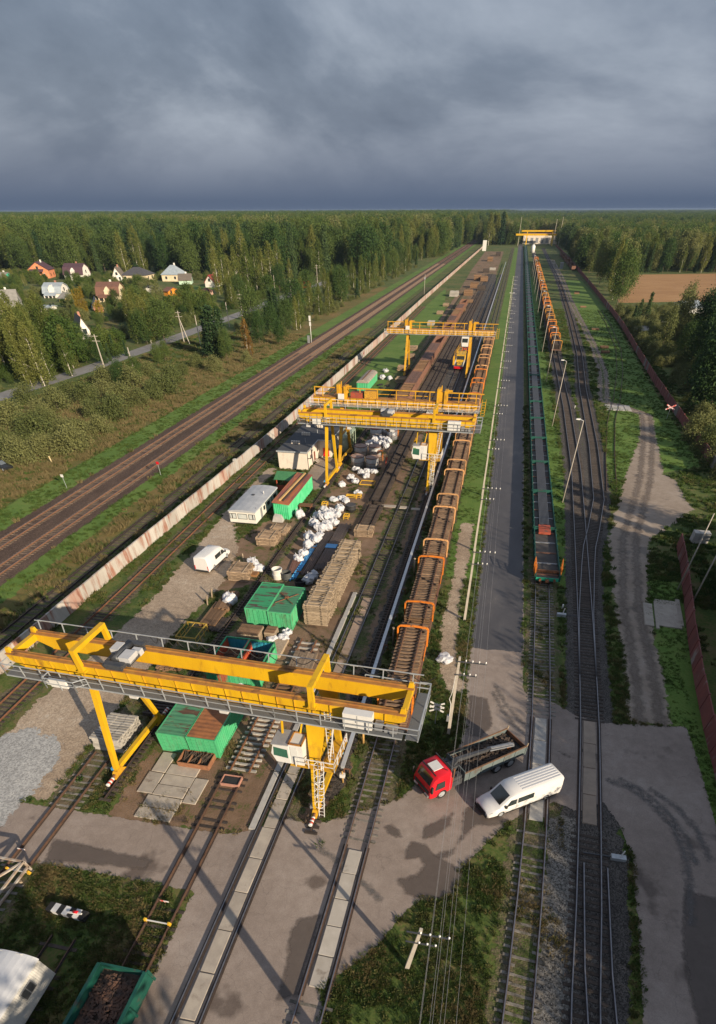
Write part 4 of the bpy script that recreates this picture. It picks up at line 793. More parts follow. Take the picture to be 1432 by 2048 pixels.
gm_.build('sprayed_mark', surf('sprayed_red', (0.30, 0.04, 0.03), (0.26, 0.04, 0.03), 2, 0.8), wt, (wall_x(200)+43.02, 180, 0))
RF1 = [(20.6, 8), (21.6, 26), (22.3, 37.2), (23.0, 44.6), (23.9, 52.2), (25.0, 59.8), (26.3, 68.8), (27.5, 79.2)]
RF2 = [(39.3, 104), (39.6, 116), (39.9, 144), (40.4, 174), (41.9, 220), (44.2, 277), (45.1, 328), (46.5, 491), (47.5, 679), (46.5, 960)]
def board_fence(label, pts, h, step):
    t = thing('panel_fence', label, 'fence', (pts[0][0], pts[0][1], 0)); at, Lt = along(pts); o0 = Vector((*pts[0], 0))
    mb = MB().hexa([(-0.06, 0.02, 0), (0.06, 0.02, 0), (0.06, step-0.02, 0), (-0.06, step-0.02, 0), (-0.05, 0.02, h), (0.05, 0.02, h), (0.05, step-0.02, h), (-0.05, step-0.02, h)]); mb.box(-0.1, -0.08, 0, 0.1, 0.08, h+0.06)
    ms_ = [mb.mesh('fence_panel', m) for m in (REDFENCE, GREYFENCE)]; s = 0; k = 0
    while s < Lt-step and k < 299:
        p, d = at(s); q, _ = at(s+step); d = q-p; v = p-o0
        place('panel', ms_[1] if rng.random() < 0.08 else ms_[0], t, (v.x, v.y, rng.uniform(-0.06, 0.04)), math.atan2(-d.x, d.y)); s += step; k += 1
    return t
board_fence('faded red panel fence rising out of the dark grass by the right dirt road', RF1, 1.75, 3.0)
board_fence('faded red panel fence running beside the field and the far trees', RF2, 1.75, 3.0)
# ================================================================== posts, poles, wires, lamps
def utility_pole(label, x, y, h, lean=(0, 0), arms=True, group='power poles along the service road'):
    t = thing('utility_pole', label, 'pole', (x, y, 0), 0, group)
    top = (lean[0], lean[1], h)
    MB().bar((0, 0, -0.3), top, 0.27, 0.24, 0.17, 0.15).build('post', POLE, t)
    if arms:
        for z, n, L_ in ((h-0.35, 4, 2.1), (h-1.55, 3, 1.5)):
            a = MB().bar((-0.25, -0.1, z), (L_, -0.1, z), 0.07, 0.08).build('crossarm', DKGREY, t)
            for i in range(n):
                xx = 0.5+i*(L_-0.6)/max(1, n-1)
                MB().lathe([(0.0, 0.0), (0.055, 0.02), (0.04, 0.07), (0.07, 0.10), (0.045, 0.16), (0.0, 0.18)], 8, (xx, -0.1, z+0.04)).build('insulator', PORC, a)
    return t
PY = [11.9, 33.2, 52.3, 70.2, 90.6, 111, 131, 151, 171.5, 192, 212, 232, 252, 272, 292, 312, 332, 352, 372]
for i, y in enumerate(PY):
    lab = {0: 'concrete power pole with white insulators in the near grass triangle', 1: 'concrete power pole with a meter box beside the level crossing sign'}.get(i, nth(i, 'concrete power pole along the service road, # of the row counted from the asphalt crossing'))
    p = utility_pole(lab, 0.2 if i else -0.3, y, 7.9 if i else 5.4, (0.5 if i == 0 else 0.0, 0.0))
    if i == 1: MB().box(-0.34, -0.12, 1.5, -0.12, 0.12, 2.1).build('meter_box', MIDGREY, p); MB().tube([(-0.14, -0.1, 2.1), (-0.16, -0.1, 3.4), (-0.34, -0.1, 3.9), (-0.18, -0.1, 4.6), (-0.13, -0.1, 6.2)], 0.03, 5).build('cable', WHITE, p)
utility_pole('power pole standing behind the viewpoint', -0.4, 3.4, 9.5); utility_pole('second power pole standing behind the viewpoint', 1.5, 2.2, 9.5)
wx = [0.7, 1.2, 1.7, 2.2]; k = 0
for zz, xs_ in ((7.75, (0.7, 1.2, 1.7, 2.2)), (6.52, (0.7, 1.15, 1.6))):
    for x in xs_:
        mb = MB(); ys_ = [-9.0] + PY
        for a, b in zip(ys_, ys_[1:]):
            n = 5; mb.tube([(x, a+(b-a)*j/n, zz-0.35*4*(j/n)*(1-j/n)) for j in range(n+1)], 0.006, 4)
        tag(mb.build('overhead_wire', WIRE), 'thin overhead wire strung along the service road poles', 'wire', 'wires along the service road')
def lamp_post(label, x, y, h, arm=(-1, 0), group='street lamps along the rail train', lean=0.0):
    t = thing('lamp_post', label, 'lamp', (x, y, 0), 0, group)
    MB().cyl((0, 0, -0.2), (lean, 0, h), 0.10, 8, 0.055).build('mast', POLE, t)
    if arm:
        a = MB().cyl((lean, 0, h-0.05), (lean+arm[0]*0.5, arm[1]*0.5, h+0.12), 0.04, 6).build('arm', GALV, t)
        MB().hexa([(lean+arm[0]*0.4-0.16, arm[1]*0.4-0.16, h+0.06), (lean+arm[0]*1.1+0.0, arm[1]*0.4-0.16, h+0.10), (lean+arm[0]*1.1, arm[1]*0.4+0.16, h+0.10), (lean+arm[0]*0.4-0.16, arm[1]*0.4+0.16, h+0.06), (lean+arm[0]*0.45, -0.1, h+0.2), (lean+arm[0]*1.0, -0.1, h+0.2), (lean+arm[0]*1.0, 0.1, h+0.2), (lean+arm[0]*0.45, 0.1, h+0.2)]).build('lamp_head', WHITE, a)
    return t
for i, y in enumerate((89.9, 133.2, 176.4, 219.7, 263, 306.5, 350, 393.5, 437, 480.5, 524)): lamp_post(nth(i, 'slender pale lamp post beside the green rail train, # from its orange stake frames'), 12.7, y, 10.6)
lamp_post('bare pale mast leaning by the near end of the red fence', 25.0, 64.0, 8.6, None, 'masts by the red fence'); lamp_post('tall pale mast with floodlight by the near end of the red fence', 25.4, 59.5, 10.5, (-1, 0), 'masts by the red fence')
lt = lamp_post('double-armed lamp over the far service road', 0.6, 300, 7.2, (-1, 0), 'far lamp'); MB().hexa([(0.4, -0.16, 7.26), (1.1, -0.16, 7.3), (1.1, 0.16, 7.3), (0.4, 0.16, 7.26), (0.45, -0.1, 7.4), (1.0, -0.1, 7.4), (1.0, 0.1, 7.4), (0.45, 0.1, 7.4)]).build('lamp_head', WHITE, lt)
for i, (px, py, h, lab) in enumerate([(273, 759, 6.6, 'pale concrete pole rising from the bushes before the country road'), (210, 739, 7.6, 'grey pole with crossarm beside the country road, behind the bushes'), (369, 687, 8.2, 'braced power pole beside the country road'), (401.5, 691, 7.5, 'pole with lamp beside the country road past the braced pole'), (459, 654, 7.0, 'pole by the tall dark tree beside the country road'), (485, 632, 7.0, 'crossarm pole across the road from the tall birches'), (551, 590, 7.5, 'pole in front of the birch wood'), (583, 599, 7.0, 'pole by the roadside near the red lorry'), (635, 566, 8.0, 'crossarm pole just past the red lorry'), (720, 547, 8.0, 'far pole along the country road before the dark wood'), (684.6, 543, 8.0, 'far pole at the edge of the dark wood')]):
    x, y = P(px, py); t = thing('roadside_pole', lab, 'pole', (x, y, 0), 0, 'poles along the country road')
    MB().bar((0, 0, -0.2), (0, 0, h), 0.26, 0.26, 0.17, 0.17).build('post', POLE, t)
    if i in (1, 2, 5, 8, 9, 10): MB().bar((-0.9, 0, h-0.4), (0.9, 0, h-0.4), 0.09, 0.1).bar((-1.2, 0, h-1.4), (1.2, 0, h-1.4), 0.09, 0.1).build('crossarm', POLE, t)
    if i == 2: MB().bar((2.6, -1.2, -0.2), (0, 0, h-2.0), 0.2, 0.2).build('strut', POLE, t)
# trackside signs and signals
for px, py, h, c, lab in ((134, 976, 1.7, WHITE, 'small white plate on a thin post left of the main line'), (322, 951, 1.8, REDP, 'small red and white plate on a thin post right of the main line')):
    x, y = P(px, py); t = thing('track_sign', lab, 'sign', (x, y, 0)); MB().cyl((0, 0, 0), (0, 0, h), 0.035, 6).build('post', GALV, t); MB().box(-0.25, -0.05, h-0.1, 0.25, -0.02, h+0.3).build('plate', c, t)
x, y = P(623, 686); t = thing('signal_mast', 'white railway signal mast with cabinet left of the main line', 'signal', (x, y, 0))
MB().cyl((0, 0, 0), (0, 0, 6.6), 0.14, 8, 0.1).build('mast', WHITE, t); MB().box(-0.3, -0.3, 5.6, 0.3, -0.05, 6.9).build('signal_head', WHITE, t); MB().box(-0.25, -0.3, 4.4, 0.3, -0.05, 5.3).build('signal_head', WHITE, t); MB().box(-1.3, -0.3, 0, -0.6, 0.4, 1.9).build('cabinet', MIDGREY, t)
x, y = P(848, 592); t = thing('signal_mast', 'thin grey mast behind the far concrete wall', 'signal', (x, y, 0)); MB().cyl((0, 0, 0), (0, 0, 8.2), 0.13, 8, 0.08).build('mast', POLE, t); MB().box(-0.3, -0.2, 6.2, 0.3, 0.1, 7.0).build('signal_head', GALV, t)
x, y = P(104, 925); t = thing('marker_post', 'short leaning yellow and white marker post in the dry grass', 'post', (x, y, 0)); MB().bar((0, 0, 0), (-0.15, 0, 1.0), 0.14, 0.14).build('post', surf('marker_yellow', (0.6, 0.42, 0.12), (0.7, 0.68, 0.6), 2.0, 0.6), t)
x, y = P(287.5, 940); 
def crossbuck(label, x, y, h, mat, s=1.0, n=2):
    t = thing('crossing_sign', label, 'sign', (x, y, 0)); MB().cyl((0, 0, 0), (0, 0, h), 0.04, 6).build('post', GALV, t)
    for k in range(n):
        for sg in (-1, 1): MB().bar((-0.62*s, -0.06-0.02*(sg+1), h-0.1-sg*0.28*s-0.42*k*s), (0.62*s, -0.06-0.02*(sg+1), h-0.1+sg*0.28*s-0.42*k*s), 0.03, 0.15*s).build('board', mat, t)
crossbuck('white double crossbuck sign at the yard level crossing', -1.1, 34.3, 2.3, WHITE)
crossbuck('red and white crossbuck against the red fence', *P(1333, 838), 2.2, surf('crossbuck_red_white', (0.6, 0.5, 0.5), (0.5, 0.06, 0.05), 3.0, 0.6, sharp=(0.48, 0.52)), 1.5, 1)
# steel duct on stands carrying the crane's supply
t = thing('conductor_duct', 'long galvanised duct on low stands beside the right crane rail', 'duct', (-7.7, 26.4, 0)); N0 = 0
GALVD = surf('bright_galvanised', (0.55, 0.58, 0.62), (0.47, 0.50, 0.54), 1.5, 0.42, 0.4)
yy = 0
while yy < 600:
    L_ = 6.0 if yy < 240 else 30.0
    mb = MB().box(-0.13, yy+0.01, 1.05, 0.13, yy+L_-0.01, 1.25); mb.box(-0.16, yy+0.0, 1.25, 0.16, yy+L_-0.02, 1.28); mb.build('duct_section', GALVD, t)
    if yy < 240: MB().box(-0.04, yy+0.4, 0, 0.04, yy+0.48, 1.05).box(-0.04, yy+0.36, 0.6, 0.5, yy+0.44, 0.66).box(0.44, yy+0.36, 0.0, 0.5, yy+0.42, 0.62).build('stand', RUST, t)
    yy += L_
for y, lab in ((30.6, 'stout yellow wooden post beside the steel duct'), (46.0, 'grey wooden post between duct and sleeper train'), (62.0, 'weathered post between duct and sleeper train')):
    tag(MB().cyl((0, 0, 0), (0.02, 0, 1.9), 0.11, 8, 0.09).cyl((0, 0, 1.9), (0, 0, 2.0), 0.13, 8).build('marker_post', surf('yellow_post', (0.48, 0.30, 0.10), (0.40, 0.24, 0.08), 3, 0.8) if y < 40 else PALEWOOD, None, (-6.9, y, 0)), lab, 'post')
x, y = P(686, 1565); t = thing('valve_post', 'short yellow post with white box before the duct end', 'post', (x, y, 0)); MB().cyl((0, 0, 0), (0, 0, 1.3), 0.07, 8).build('post', surf('yellow_post', (0.5, 0.3, 0.1)), t); MB().box(-0.2, -0.16, 0.7, 0.2, 0.12, 1.05).build('box', WHITE, t)
tag(MB().lathe([(0, 0), (0.26, 0), (0.27, 0.1), (0.25, 0.4), (0.27, 0.75), (0.12, 0.85), (0, 0.86)], 14).build('blue_bag_roll', surf('blue_tarp', (0.18, 0.36, 0.50), (0.30, 0.46, 0.58), 2.0, 0.5), None, (*P(681, 1508), 0)), 'blue wrapped roll standing by the crane leg', 'roll')
x, y = P(690, 1240)
# ================================================================== containers
def corrug(mb, a, b, z0, z1, n, depth, out):
    """corrugated sheet between two floor points, ribs standing proud towards out"""
    a, b, o = Vector((*a, 0)), Vector((*b, 0)), Vector((*out, 0)); pts = []
    for i in range(n):
        for t, k in ((0.0, 0), (0.28, 0), (0.40, 1), (0.88, 1)): pts.append(a.lerp(b, (i+t)/n)+o*(depth*k))
    pts.append(b.copy()); vs_ = [(p.x, p.y, z) for z in (z0, z1) for p in pts]; m = len(pts)
    mb.add(vs_, [(i, i+1, m+i+1, m+i) for i in range(m-1)])
def container(label, x0, x1, y0, y1, h, roof, side=GREENP, frame=None, open_top=False, inside=None, doors=True, group=None):
    t = thing('shipping_container', label, 'container', ((x0+x1)/2, (y0+y1)/2, 0), 0, group); X, Y = (x1-x0)/2, (y1-y0)/2
    mb = MB(); e = 0.05
    corrug(mb, (X-e, -Y+e), (X-e, Y-e), 0.14, h-0.08, 20, 0.04, (1, 0)); corrug(mb, (-X+e, -Y+e), (-X+e, Y-e), 0.14, h-0.08, 20, 0.04, (-1, 0)); corrug(mb, (-X+e, Y-e), (X-e, Y-e), 0.14, h-0.08, 8, 0.04, (0, 1))
    mb.build('side_wall', side, t)
    fr = MB()
    for sx in (-1, 1):
        for sy in (-1, 1): fr.box(sx*X-0.06 if sx < 0 else X-0.06, sy*Y-0.06, 0, sx*X+0.06 if sx < 0 else X+0.06, sy*Y+0.06, h)
        fr.box(sx*X-0.05, -Y+0.06, h-0.12, sx*X+0.05, Y-0.06, h-0.003); fr.box(sx*X-0.05, -Y+0.06, 0.02, sx*X+0.05, Y-0.06, 0.15)
    for sy in (-1, 1): fr.box(-X+0.06, sy*Y-0.05, h-0.12, X-0.06, sy*Y+0.05, h-0.004); fr.box(-X+0.06, sy*Y-0.05, 0.02, X-0.06, sy*Y+0.05, 0.16)
    fr.build('corner_frame', frame or side, t)
    for s in (-1, 1):
        d = MB().box(0.01 if s > 0 else -X+0.06, -Y-0.01, 0.16, X-0.06 if s > 0 else -0.01, -Y+0.03, h-0.12)
        for k in range(3):
            for j in range(4): xx = s*(0.12+k*(X-0.2)/3); ww = (X-0.28)/3; a_, b_ = (xx, xx+ww) if s > 0 else (xx-ww, xx); zz = 0.24+j*(h-0.5)/4; d.box(a_, -Y-0.035, zz, b_, -Y-0.01, zz+(h-0.5)/4-0.05)
        dd = d.build('door' if doors else 'end_panel', side, t)
        if doors: MB().cyl((s*0.35, -Y-0.06, 0.15), (s*0.35, -Y-0.06, h-0.1), 0.02, 6).cyl((s*0.8, -Y-0.06, 0.15), (s*0.8, -Y-0.06, h-0.1), 0.02, 6).build('lock_bar', side, dd)
    if not open_top:
        rm = MB(); n = 24; pts = []
        for i in range(n+1): yy = -Y+0.05+(2*Y-0.1)*i/n; pts.append((yy, h-0.03+(0.022 if i % 2 else 0)))
        rm.add([(sx*(X-0.05), a_, b_) for sx in (-1, 1) for a_, b_ in pts], [(i, i+1, n+2+i, n+1+i) for i in range(n)]); rm.build('roof', roof, t)
    else:
        MB().box(-X+0.06, -Y+0.06, 0.15, X-0.06, Y-0.06, 0.22).build('floor', RUST, t)
        il = MB(); corrug(il, (X-0.09, -Y+0.08), (X-0.09, Y-0.08), 0.22, h-0.13, 14, 0.03, (-1, 0)); corrug(il, (-X+0.09, -Y+0.08), (-X+0.09, Y-0.08), 0.22, h-0.13, 14, 0.03, (1, 0)); il.build('lining', inside[0], t)
        il = MB(); corrug(il, (-X+0.09, Y-0.09), (X-0.09, Y-0.09), 0.22, h-0.13, 6, 0.03, (0, -1)); il.build('lining', inside[1], t)
    return t
G1 = 'green containers in front of the crane cabin'
container('green container with flaking rust-blotched roof at the end of the slab paving', -23.5, -20.98, 26.6, 32.4, 2.0, GREENRUST)
container('green container with brown rusted corrugated roof beside the loose track panel', -20.92, -18.4, 26.6, 32.4, 2.0, RUSTROOF)
STRIPED = surf('rust_striped_green_roof', (0.03, 0.22, 0.095), (0.04, 0.27, 0.12), 1.0, 0.6, c3=(0.075, 0.05, 0.04), s3=0.9, t3=(0.52, 0.56), stretch=(0.35, 1.9, 1))
container('bright green container with dark rust bands across its roof', -23.35, -20.83, 46.8, 52.6, 2.05, STRIPED)
xc = container('green container with a rusty steel cross lying on its roof', -20.75, -18.2, 46.7, 52.4, 1.95, surf('dull_green_roof', (0.045, 0.17, 0.09), (0.06, 0.20, 0.11), 1.2, 0.7, c3=(0.12, 0.07, 0.045), s3=0.9, t3=(0.56, 0.63)))
xf = thing('steel_cross', 'rusty steel cross brace lying on a green container roof', 'brace', (-19.45, 49.6, 1.97))
MB().bar((-1.05, -1.1, 0.04), (0.95, 1.2, 0.04), 0.07, 0.07).build('bar', RUST, xf); MB().bar((-1.05, 1.0, 0.11), (1.0, -1.15, 0.11), 0.07, 0.07).build('bar', RUST, xf); MB().box(-0.2, -0.15, 0.15, 0.15, 0.2, 0.28).build('hub', RUST, xf)
BLUEIN = surf('blue_lining', (0.02, 0.20, 0.30), (0.03, 0.26, 0.36), 1.0, 0.5); REDIN = surf('red_oxide_lining', (0.42, 0.075, 0.03), (0.34, 0.06, 0.03), 1.0, 0.7, c3=(0.15, 0.07, 0.05), s3=1)
container('open-topped container full of rusty fittings, teal inside', -23.3, -20.85, 35.6, 41.4, 1.9, None, surf('green_red_skip', (0.04, 0.34, 0.17), (0.30, 0.09, 0.05), 0.6, 0.6, sharp=(0.5, 0.6)), open_top=True, inside=(REDIN, BLUEIN))
container('open-topped bright green container holding long scrap bars, blue inside', -20.75, -18.2, 35.6, 41.3, 1.9, None, GREENP, open_top=True, inside=(REDIN, BLUEIN))
def scrap(name, label, x0, x1, y0, y1, z, n, mat, lo=0.1, hi=0.35, long=False, parent=None, hump=0.35):
    mb = MB()
    for i in range(n):
        x, y = rng.uniform(x0, x1), rng.uniform(y0, y1); u, v = (x-(x0+x1)/2)/((x1-x0)/2), (y-(y0+y1)/2)/((y1-y0)/2)
        zz = z+hump*(1-u*u)*(1-v*v)*rng.uniform(0.5, 1.1); a = rng.uniform(0, math.pi)
        if long: L_ = rng.uniform(1.2, 2.6); a = math.pi/2+rng.uniform(-0.5, 0.5); c_, s_ = math.cos(a)*L_/2, math.sin(a)*L_/2; s_ = max(-(y1-y0)/2, min((y1-y0)/2, s_)); yc = min(max(y, y0+abs(s_)), y1-abs(s_)); xc_ = min(max(x, x0+abs(c_)), x1-abs(c_)); mb.bar((xc_-c_, yc-s_, zz), (xc_+c_, yc+s_, zz+rng.uniform(0, 0.4)), 0.07, 0.06)
        else:
            L_ = rng.uniform(lo, hi); d = Vector((math.cos(a), math.sin(a), rng.uniform(-0.5, 0.5)))*L_/2; p = Vector((x, y, zz)); mb.bar(p-d, p+d, rng.uniform(0.06, 0.16), rng.uniform(0.03, 0.09))
    o = mb.build(name, mat, parent); o['kind'] = 'stuff'
    if label: o['label'] = label; o['category'] = 'scrap'
    return o
SCR = surf('mixed_rusty_scrap', (0.19, 0.085, 0.045), (0.085, 0.05, 0.035), 1.8, 0.85, world_=True, sharp=(0.42, 0.58))
SCRD = surf('dark_scrap', (0.085, 0.06, 0.045), (0.045, 0.035, 0.03), 1.5, 0.85, world_=True)
scrap('scrap_fittings', 'heap of rusty fittings inside the open container', -23.1, -21.1, 35.9, 41.0, 0.75, 900, SCR)
tag(MB().box(-23.15, 35.75, 0.22, -21.0, 41.2, 0.75).build('scrap_bed', SCRD), 'packed rusty scrap lying under the loose fittings', 'scrap', None, 'stuff')
scrap('scrap_bars', 'tangle of long dark bars inside the bright green open container', -20.5, -18.5, 35.9, 41.0, 0.45, 110, SCRD, long=True)
def skip_bin(label, x, y, sx, sy, h, comp, mat, rz=0):
    t = thing('scrap_bin', label, 'bin', (x, y, 0), rz)
    for a in np.linspace(-sx/2, sx/2, comp+1): MB().box(a-0.03, -sy/2, 0.05, a+0.03, sy/2, h).build('partition' if abs(a) < sx/2-0.01 else 'side_plate', mat, t)
    for s in (-1, 1): MB().box(-sx/2+0.03, s*sy/2-0.03, 0.05, sx/2-0.03, s*sy/2+0.03, h).build('end_plate', mat, t)
    MB().box(-sx/2, -sy/2, 0.0, sx/2, sy/2, 0.05).build('floor', mat, t); return t
skip_bin('low rusty three-part bin of scrap rods in front of the green containers', -20.05, 25.75, 2.7, 1.45, 0.55, 3, surf('rusty_bin', (0.30, 0.14, 0.07), (0.20, 0.09, 0.05), 3, 0.8))
scrap('scrap_rods', 'dark rods lying in the low rusty bin', -21.2, -18.9, 25.2, 26.35, 0.2, 60, SCRD, long=True, hump=0.15)
skip_bin('small pink-rimmed tray of coal across the rails', *P(464, 1565), 1.5, 0.95, 0.35, 1, surf('pink_bin', (0.42, 0.22, 0.17), (0.34, 0.17, 0.13), 3, 0.8))
tag(MB().cbox(*P(464, 1565), 0.06, 1.3, 0.8, 0.2).build('coal_fill', surf('coal', (0.02, 0.02, 0.022), (0.035, 0.035, 0.036), 9, 0.6, bump=1.0, bscale=14)), 'black coal filling the small tray', 'coal', None, 'stuff')
# loose track panels lying on the ground
def panel(label, x, y0, n, pitch, kind, z=0.0, rails_=(RUST, RAILM), L=2.6, rail_over=0.2, group=None, name='loose_track', parts=True, rz=0.0):
    t = thing(name, label, 'track panel', (x, y0, z), rz, group); Lr = n*pitch+rail_over
    for s in (-1, 1): rail_mb([(0, 0), (0, Lr)], s*0.795, 0.13, 0, Lr, Lr).build('rail', list(rails_), t, (0, -rail_over/2-pitch/2, 0))
    for i in range(n): place('sleeper', SL[kind], t, (rng.uniform(-0.03, 0.03), i*pitch, 0), rng.uniform(-0.015, 0.015))
    return t
panel('loose rusty track panel with white concrete sleepers beside the green container', -16.1, 25.6, 11, 0.62, 'c', 0.03, (RUSTRAIL, RUST))
tag(MB().bar((-1.6, 0, 0.35), (1.4, -0.12, 0.3), 0.2, 0.16).build('timber_beam', PALEWOOD, None, (*P(543, 1434), 0.06)), 'brown timber beam across the end of the loose track panel', 'beam')
panel('track panel with pale sleepers behind the open containers', -15.75, 40.6, 5, 0.95, 'c', 0.03)
panel('old timber track panel lying under dirty planks before the big sleeper stack', -15.8, 36.0, 7, 0.6, 'b', 0.05)
# ================================================================== timber and sleeper stacks
SLP = {'pale': sleeper_mesh('sleeper_pale', PALEWOOD), 'brown': SL['b'], 'conc': SL['c'], 'dark': SL['w'],
       'mixed': sleeper_mesh('sleeper_mixed', surf('mixed_timber', (0.31, 0.225, 0.15), (0.14, 0.10, 0.07), 2, 0.9, var=0.45, bump=0.3, stretch=(1, 5, 5)))}
def stack(label, x, y, ncol, nlay, pitch, kind, rz=0.0, dz=0.15, jit=0.06, battens=True, scale=1.0, z0=0.05, group=None, ragged=0, cat='sleeper stack', every=1):
    t = thing('sleeper_stack', label, cat, (x, y, z0), rz, group); gap = 0.05 if battens else 0.0
    h = (0.15+gap)*scale
    for l in range(nlay):
        for c in range(ncol):
            if l >= nlay-ragged and rng.random() < 0.35: continue
            o = place('sleeper', SLP[kind], t, (rng.uniform(-jit, jit), (c-(ncol-1)/2)*pitch+rng.uniform(-0.02, 0.02), l*h), rng.uniform(-0.012, 0.012)); o.scale = (scale, scale, scale)
        if battens and l % 1 == 0:
            for s in (-0.8, 0.8): MB().box(s*scale-0.05, -ncol*pitch/2, l*h+0.15*scale, s*scale+0.05, ncol*pitch/2, l*h+0.15*scale+gap*scale).build('batten', PALEWOOD, t)
    return t
stack('tall front stack of pale timber sleepers beside the green containers', -15.9, 50.4, 9, 12, 0.56, 'pale', ragged=1)
stack('middle stack of pale timber sleepers in the long row', -15.85, 56.3, 11, 11, 0.56, 'pale', ragged=1)
stack('far stack of pale timber sleepers in the long row, next to the pipes', -15.8, 62.8, 11, 10, 0.56, 'pale', ragged=1)
stack('low grey sleeper stack under the end of the dark track panels', -15.5, 72.4, 4, 5, 0.5, 'mixed')
stack('white concrete sleeper stack on the short rusty track', -27.9, 27.2, 11, 9, 0.31, 'conc', battens=False, rz=R(0), scale=1.0, jit=0.12)
stack('dark timber sleepers piled behind the concrete sleeper stack', -25.9, 32.4, 10, 2, 0.42, 'dark', ragged=1, jit=0.25, battens=False)
stack('brown timber stack with bright ends between van and crane rail', -27.9, 67.3, 7, 6, 0.42, 'mixed', scale=1.0)
stack('low bright timber stack capped with black sheet near the green shed', -27.6, 71.2, 6, 3, 0.45, 'mixed', ragged=1)
stack('square stack of old sleepers before the white bag', -28.1, 57.4, 8, 6, 0.36, 'mixed', jit=0.1)
def planks(label, x, y, L, w, layers, mat, rz=0, n=8, name='timber_pile', z0=0.06):
    t = thing(name, label, 'timber', (x, y, z0), rz)
    for l in range(layers):
        for i in range(n): MB().bar((( i-(n-1)/2)*w/n+rng.uniform(-0.02, 0.02), -L/2+rng.uniform(-0.2, 0.2), 0.08+l*0.15), ((i-(n-1)/2)*w/n+rng.uniform(-0.02, 0.02), L/2+rng.uniform(-0.2, 0.2), 0.08+l*0.15), w/n*0.9, 0.13).build('plank', mat, t)
    return t
planks('long dark planks lying by the yellow cage', *P(432, 1232), 4.6, 1.9, 2, BSLEEP, 0, 8)
planks('second bed of dark planks towards the silver bag', *P(455, 1207), 4.0, 1.7, 3, BSLEEP, R(3), 7)
planks('low dark planks by the lower silver cage', *P(438, 1250), 3.0, 1.5, 1, WSLEEP, R(-4), 7)
planks('orange-brown beams stacked by the white bag', *P(497, 1150), 1.2, 2.6, 2, surf('orange_beam', (0.30, 0.15, 0.06), (0.2, 0.1, 0.045), 3, 0.8, var=0.2), 0, 3)
planks('dirty planks half hidden under the near crane girder', *P(345, 1330), 2.2, 2.4, 3, BSLEEP, R(8), 8)
planks('grey planks before the big sleeper stack', *P(605, 1330), 3.6, 2.4, 2, surf('grey_plank', (0.27, 0.20, 0.14), (0.18, 0.13, 0.09), 3, 0.9, var=0.25), R(2), 9)
def crate(label, x0, x1, y0, y1, h, mat=None):
    t = thing('timber_crate', label, 'crate', ((x0+x1)/2, (y0+y1)/2, 0)); X, Y = (x1-x0)/2, (y1-y0)/2; mat = mat or BSLEEP; n = 5
    for l in range(n):
        z0_, z1_ = l*h/n+0.02, (l+1)*h/n
        for s in (-1, 1): MB().box(-X, s*Y-0.05, z0_, X, s*Y+0.05, z1_-0.02).build('board', PALEWOOD, t); MB().box(s*X-0.05, -Y+0.05, z0_, s*X+0.05, Y-0.05, z1_-0.02).build('board', PALEWOOD, t)
    for i in range(5): MB().box(-X+0.02, -Y+(2*Y)*i/5+0.02, h, X-0.02, -Y+(2*Y)*(i+1)/5-0.02, h+0.06).build('lid_board', mat, t)
    return t
crate('wide stack of boards in front of the rust-banded green container', -23.3, -20.9, 43.4, 45.3, 1.0); crate('small timber box beside the wide board stack', -20.5, -19.4, 44.3, 45.6, 0.9)
for px, py, lab in ((415, 1210, 'nearer'), (424, 1196, 'farther')):
    x, y = P(px, py); tag(MB().cyl((0, 0, 0), (0.1, 0.2, 1.1), 0.09, 6).build('stake', PALEWOOD, None, (x, y, 0)), lab+' upright stake beside the dark planks', 'stake')
for px, py, lab in ((482, 1137, 'leaning stake beside the old sleeper stack'), (488, 1124, 'upright stake by the white bag')):
    x, y = P(px, py); tag(MB().cyl((0, 0, 0), (-0.1, 0.2, 1.0), 0.08, 6).build('stake', PALEWOOD, None, (x, y, 0)), lab, 'stake')
# yellow lifting frames
def cage(label, x, y, sx, sy, h, mat, legs=3, rz=0):
    t = thing('lifting_cage', label, 'cage', (x, y, 0), rz); X, Y = sx/2, sy/2
    for a, b in (((-X, -Y), (X, -Y)), ((X, -Y), (X, Y)), ((X, Y), (-X, Y)), ((-X, Y), (-X, -Y))):
        MB().bar((*a, h), (*b, h), 0.10, 0.10).build('top_bar', mat, t)
        if h > 0.4: MB().bar((*a, h*0.45), (*b, h*0.45), 0.05, 0.05).build('mid_bar', mat, t)
    if h > 0.2:
        for sx_ in (-1, 1):
            for i in range(legs): yy = -Y+2*Y*i/(legs-1); MB().bar((sx_*X, yy, 0), (sx_*X, yy, h), 0.06, 0.06).build('leg', mat, t)
        MB().bar((-X*0.2, -Y, h), (-X*0.2, Y, h), 0.06, 0.06).build('cross_bar', mat, t)
    return t
YF = surf('dull_yellow_frame', (0.42, 0.29, 0.05), (0.34, 0.22, 0.045), 3, 0.7); YB = surf('bright_yellow_frame', (0.62, 0.38, 0.03), (0.55, 0.32, 0.03), 3, 0.5)
cage('dull yellow steel cage beside the dark planks', -28.25, 43.2, 2.2, 2.9, 0.95, YF, 4)
cage('flat bright yellow frame on the ground below the grey tanks', *P(735, 967), 2.4, 1.9, 0.12, YB)
for px, py, s, lab in ((703, 997, (1.6, 0.5), 'yellow lifting beam on the ground right of the white bags'), (693, 1037, (0.7, 1.0), 'small yellow frame standing by the pipe ends'), (650, 1012, (0.8, 0.8), 'yellow box frame among the white bags'), (718, 996, (0.7, 0.7), 'short yellow frame near the foot crossing')):
    cage(lab, *P(px, py), s[0], s[1], 0.5, YB, 2)
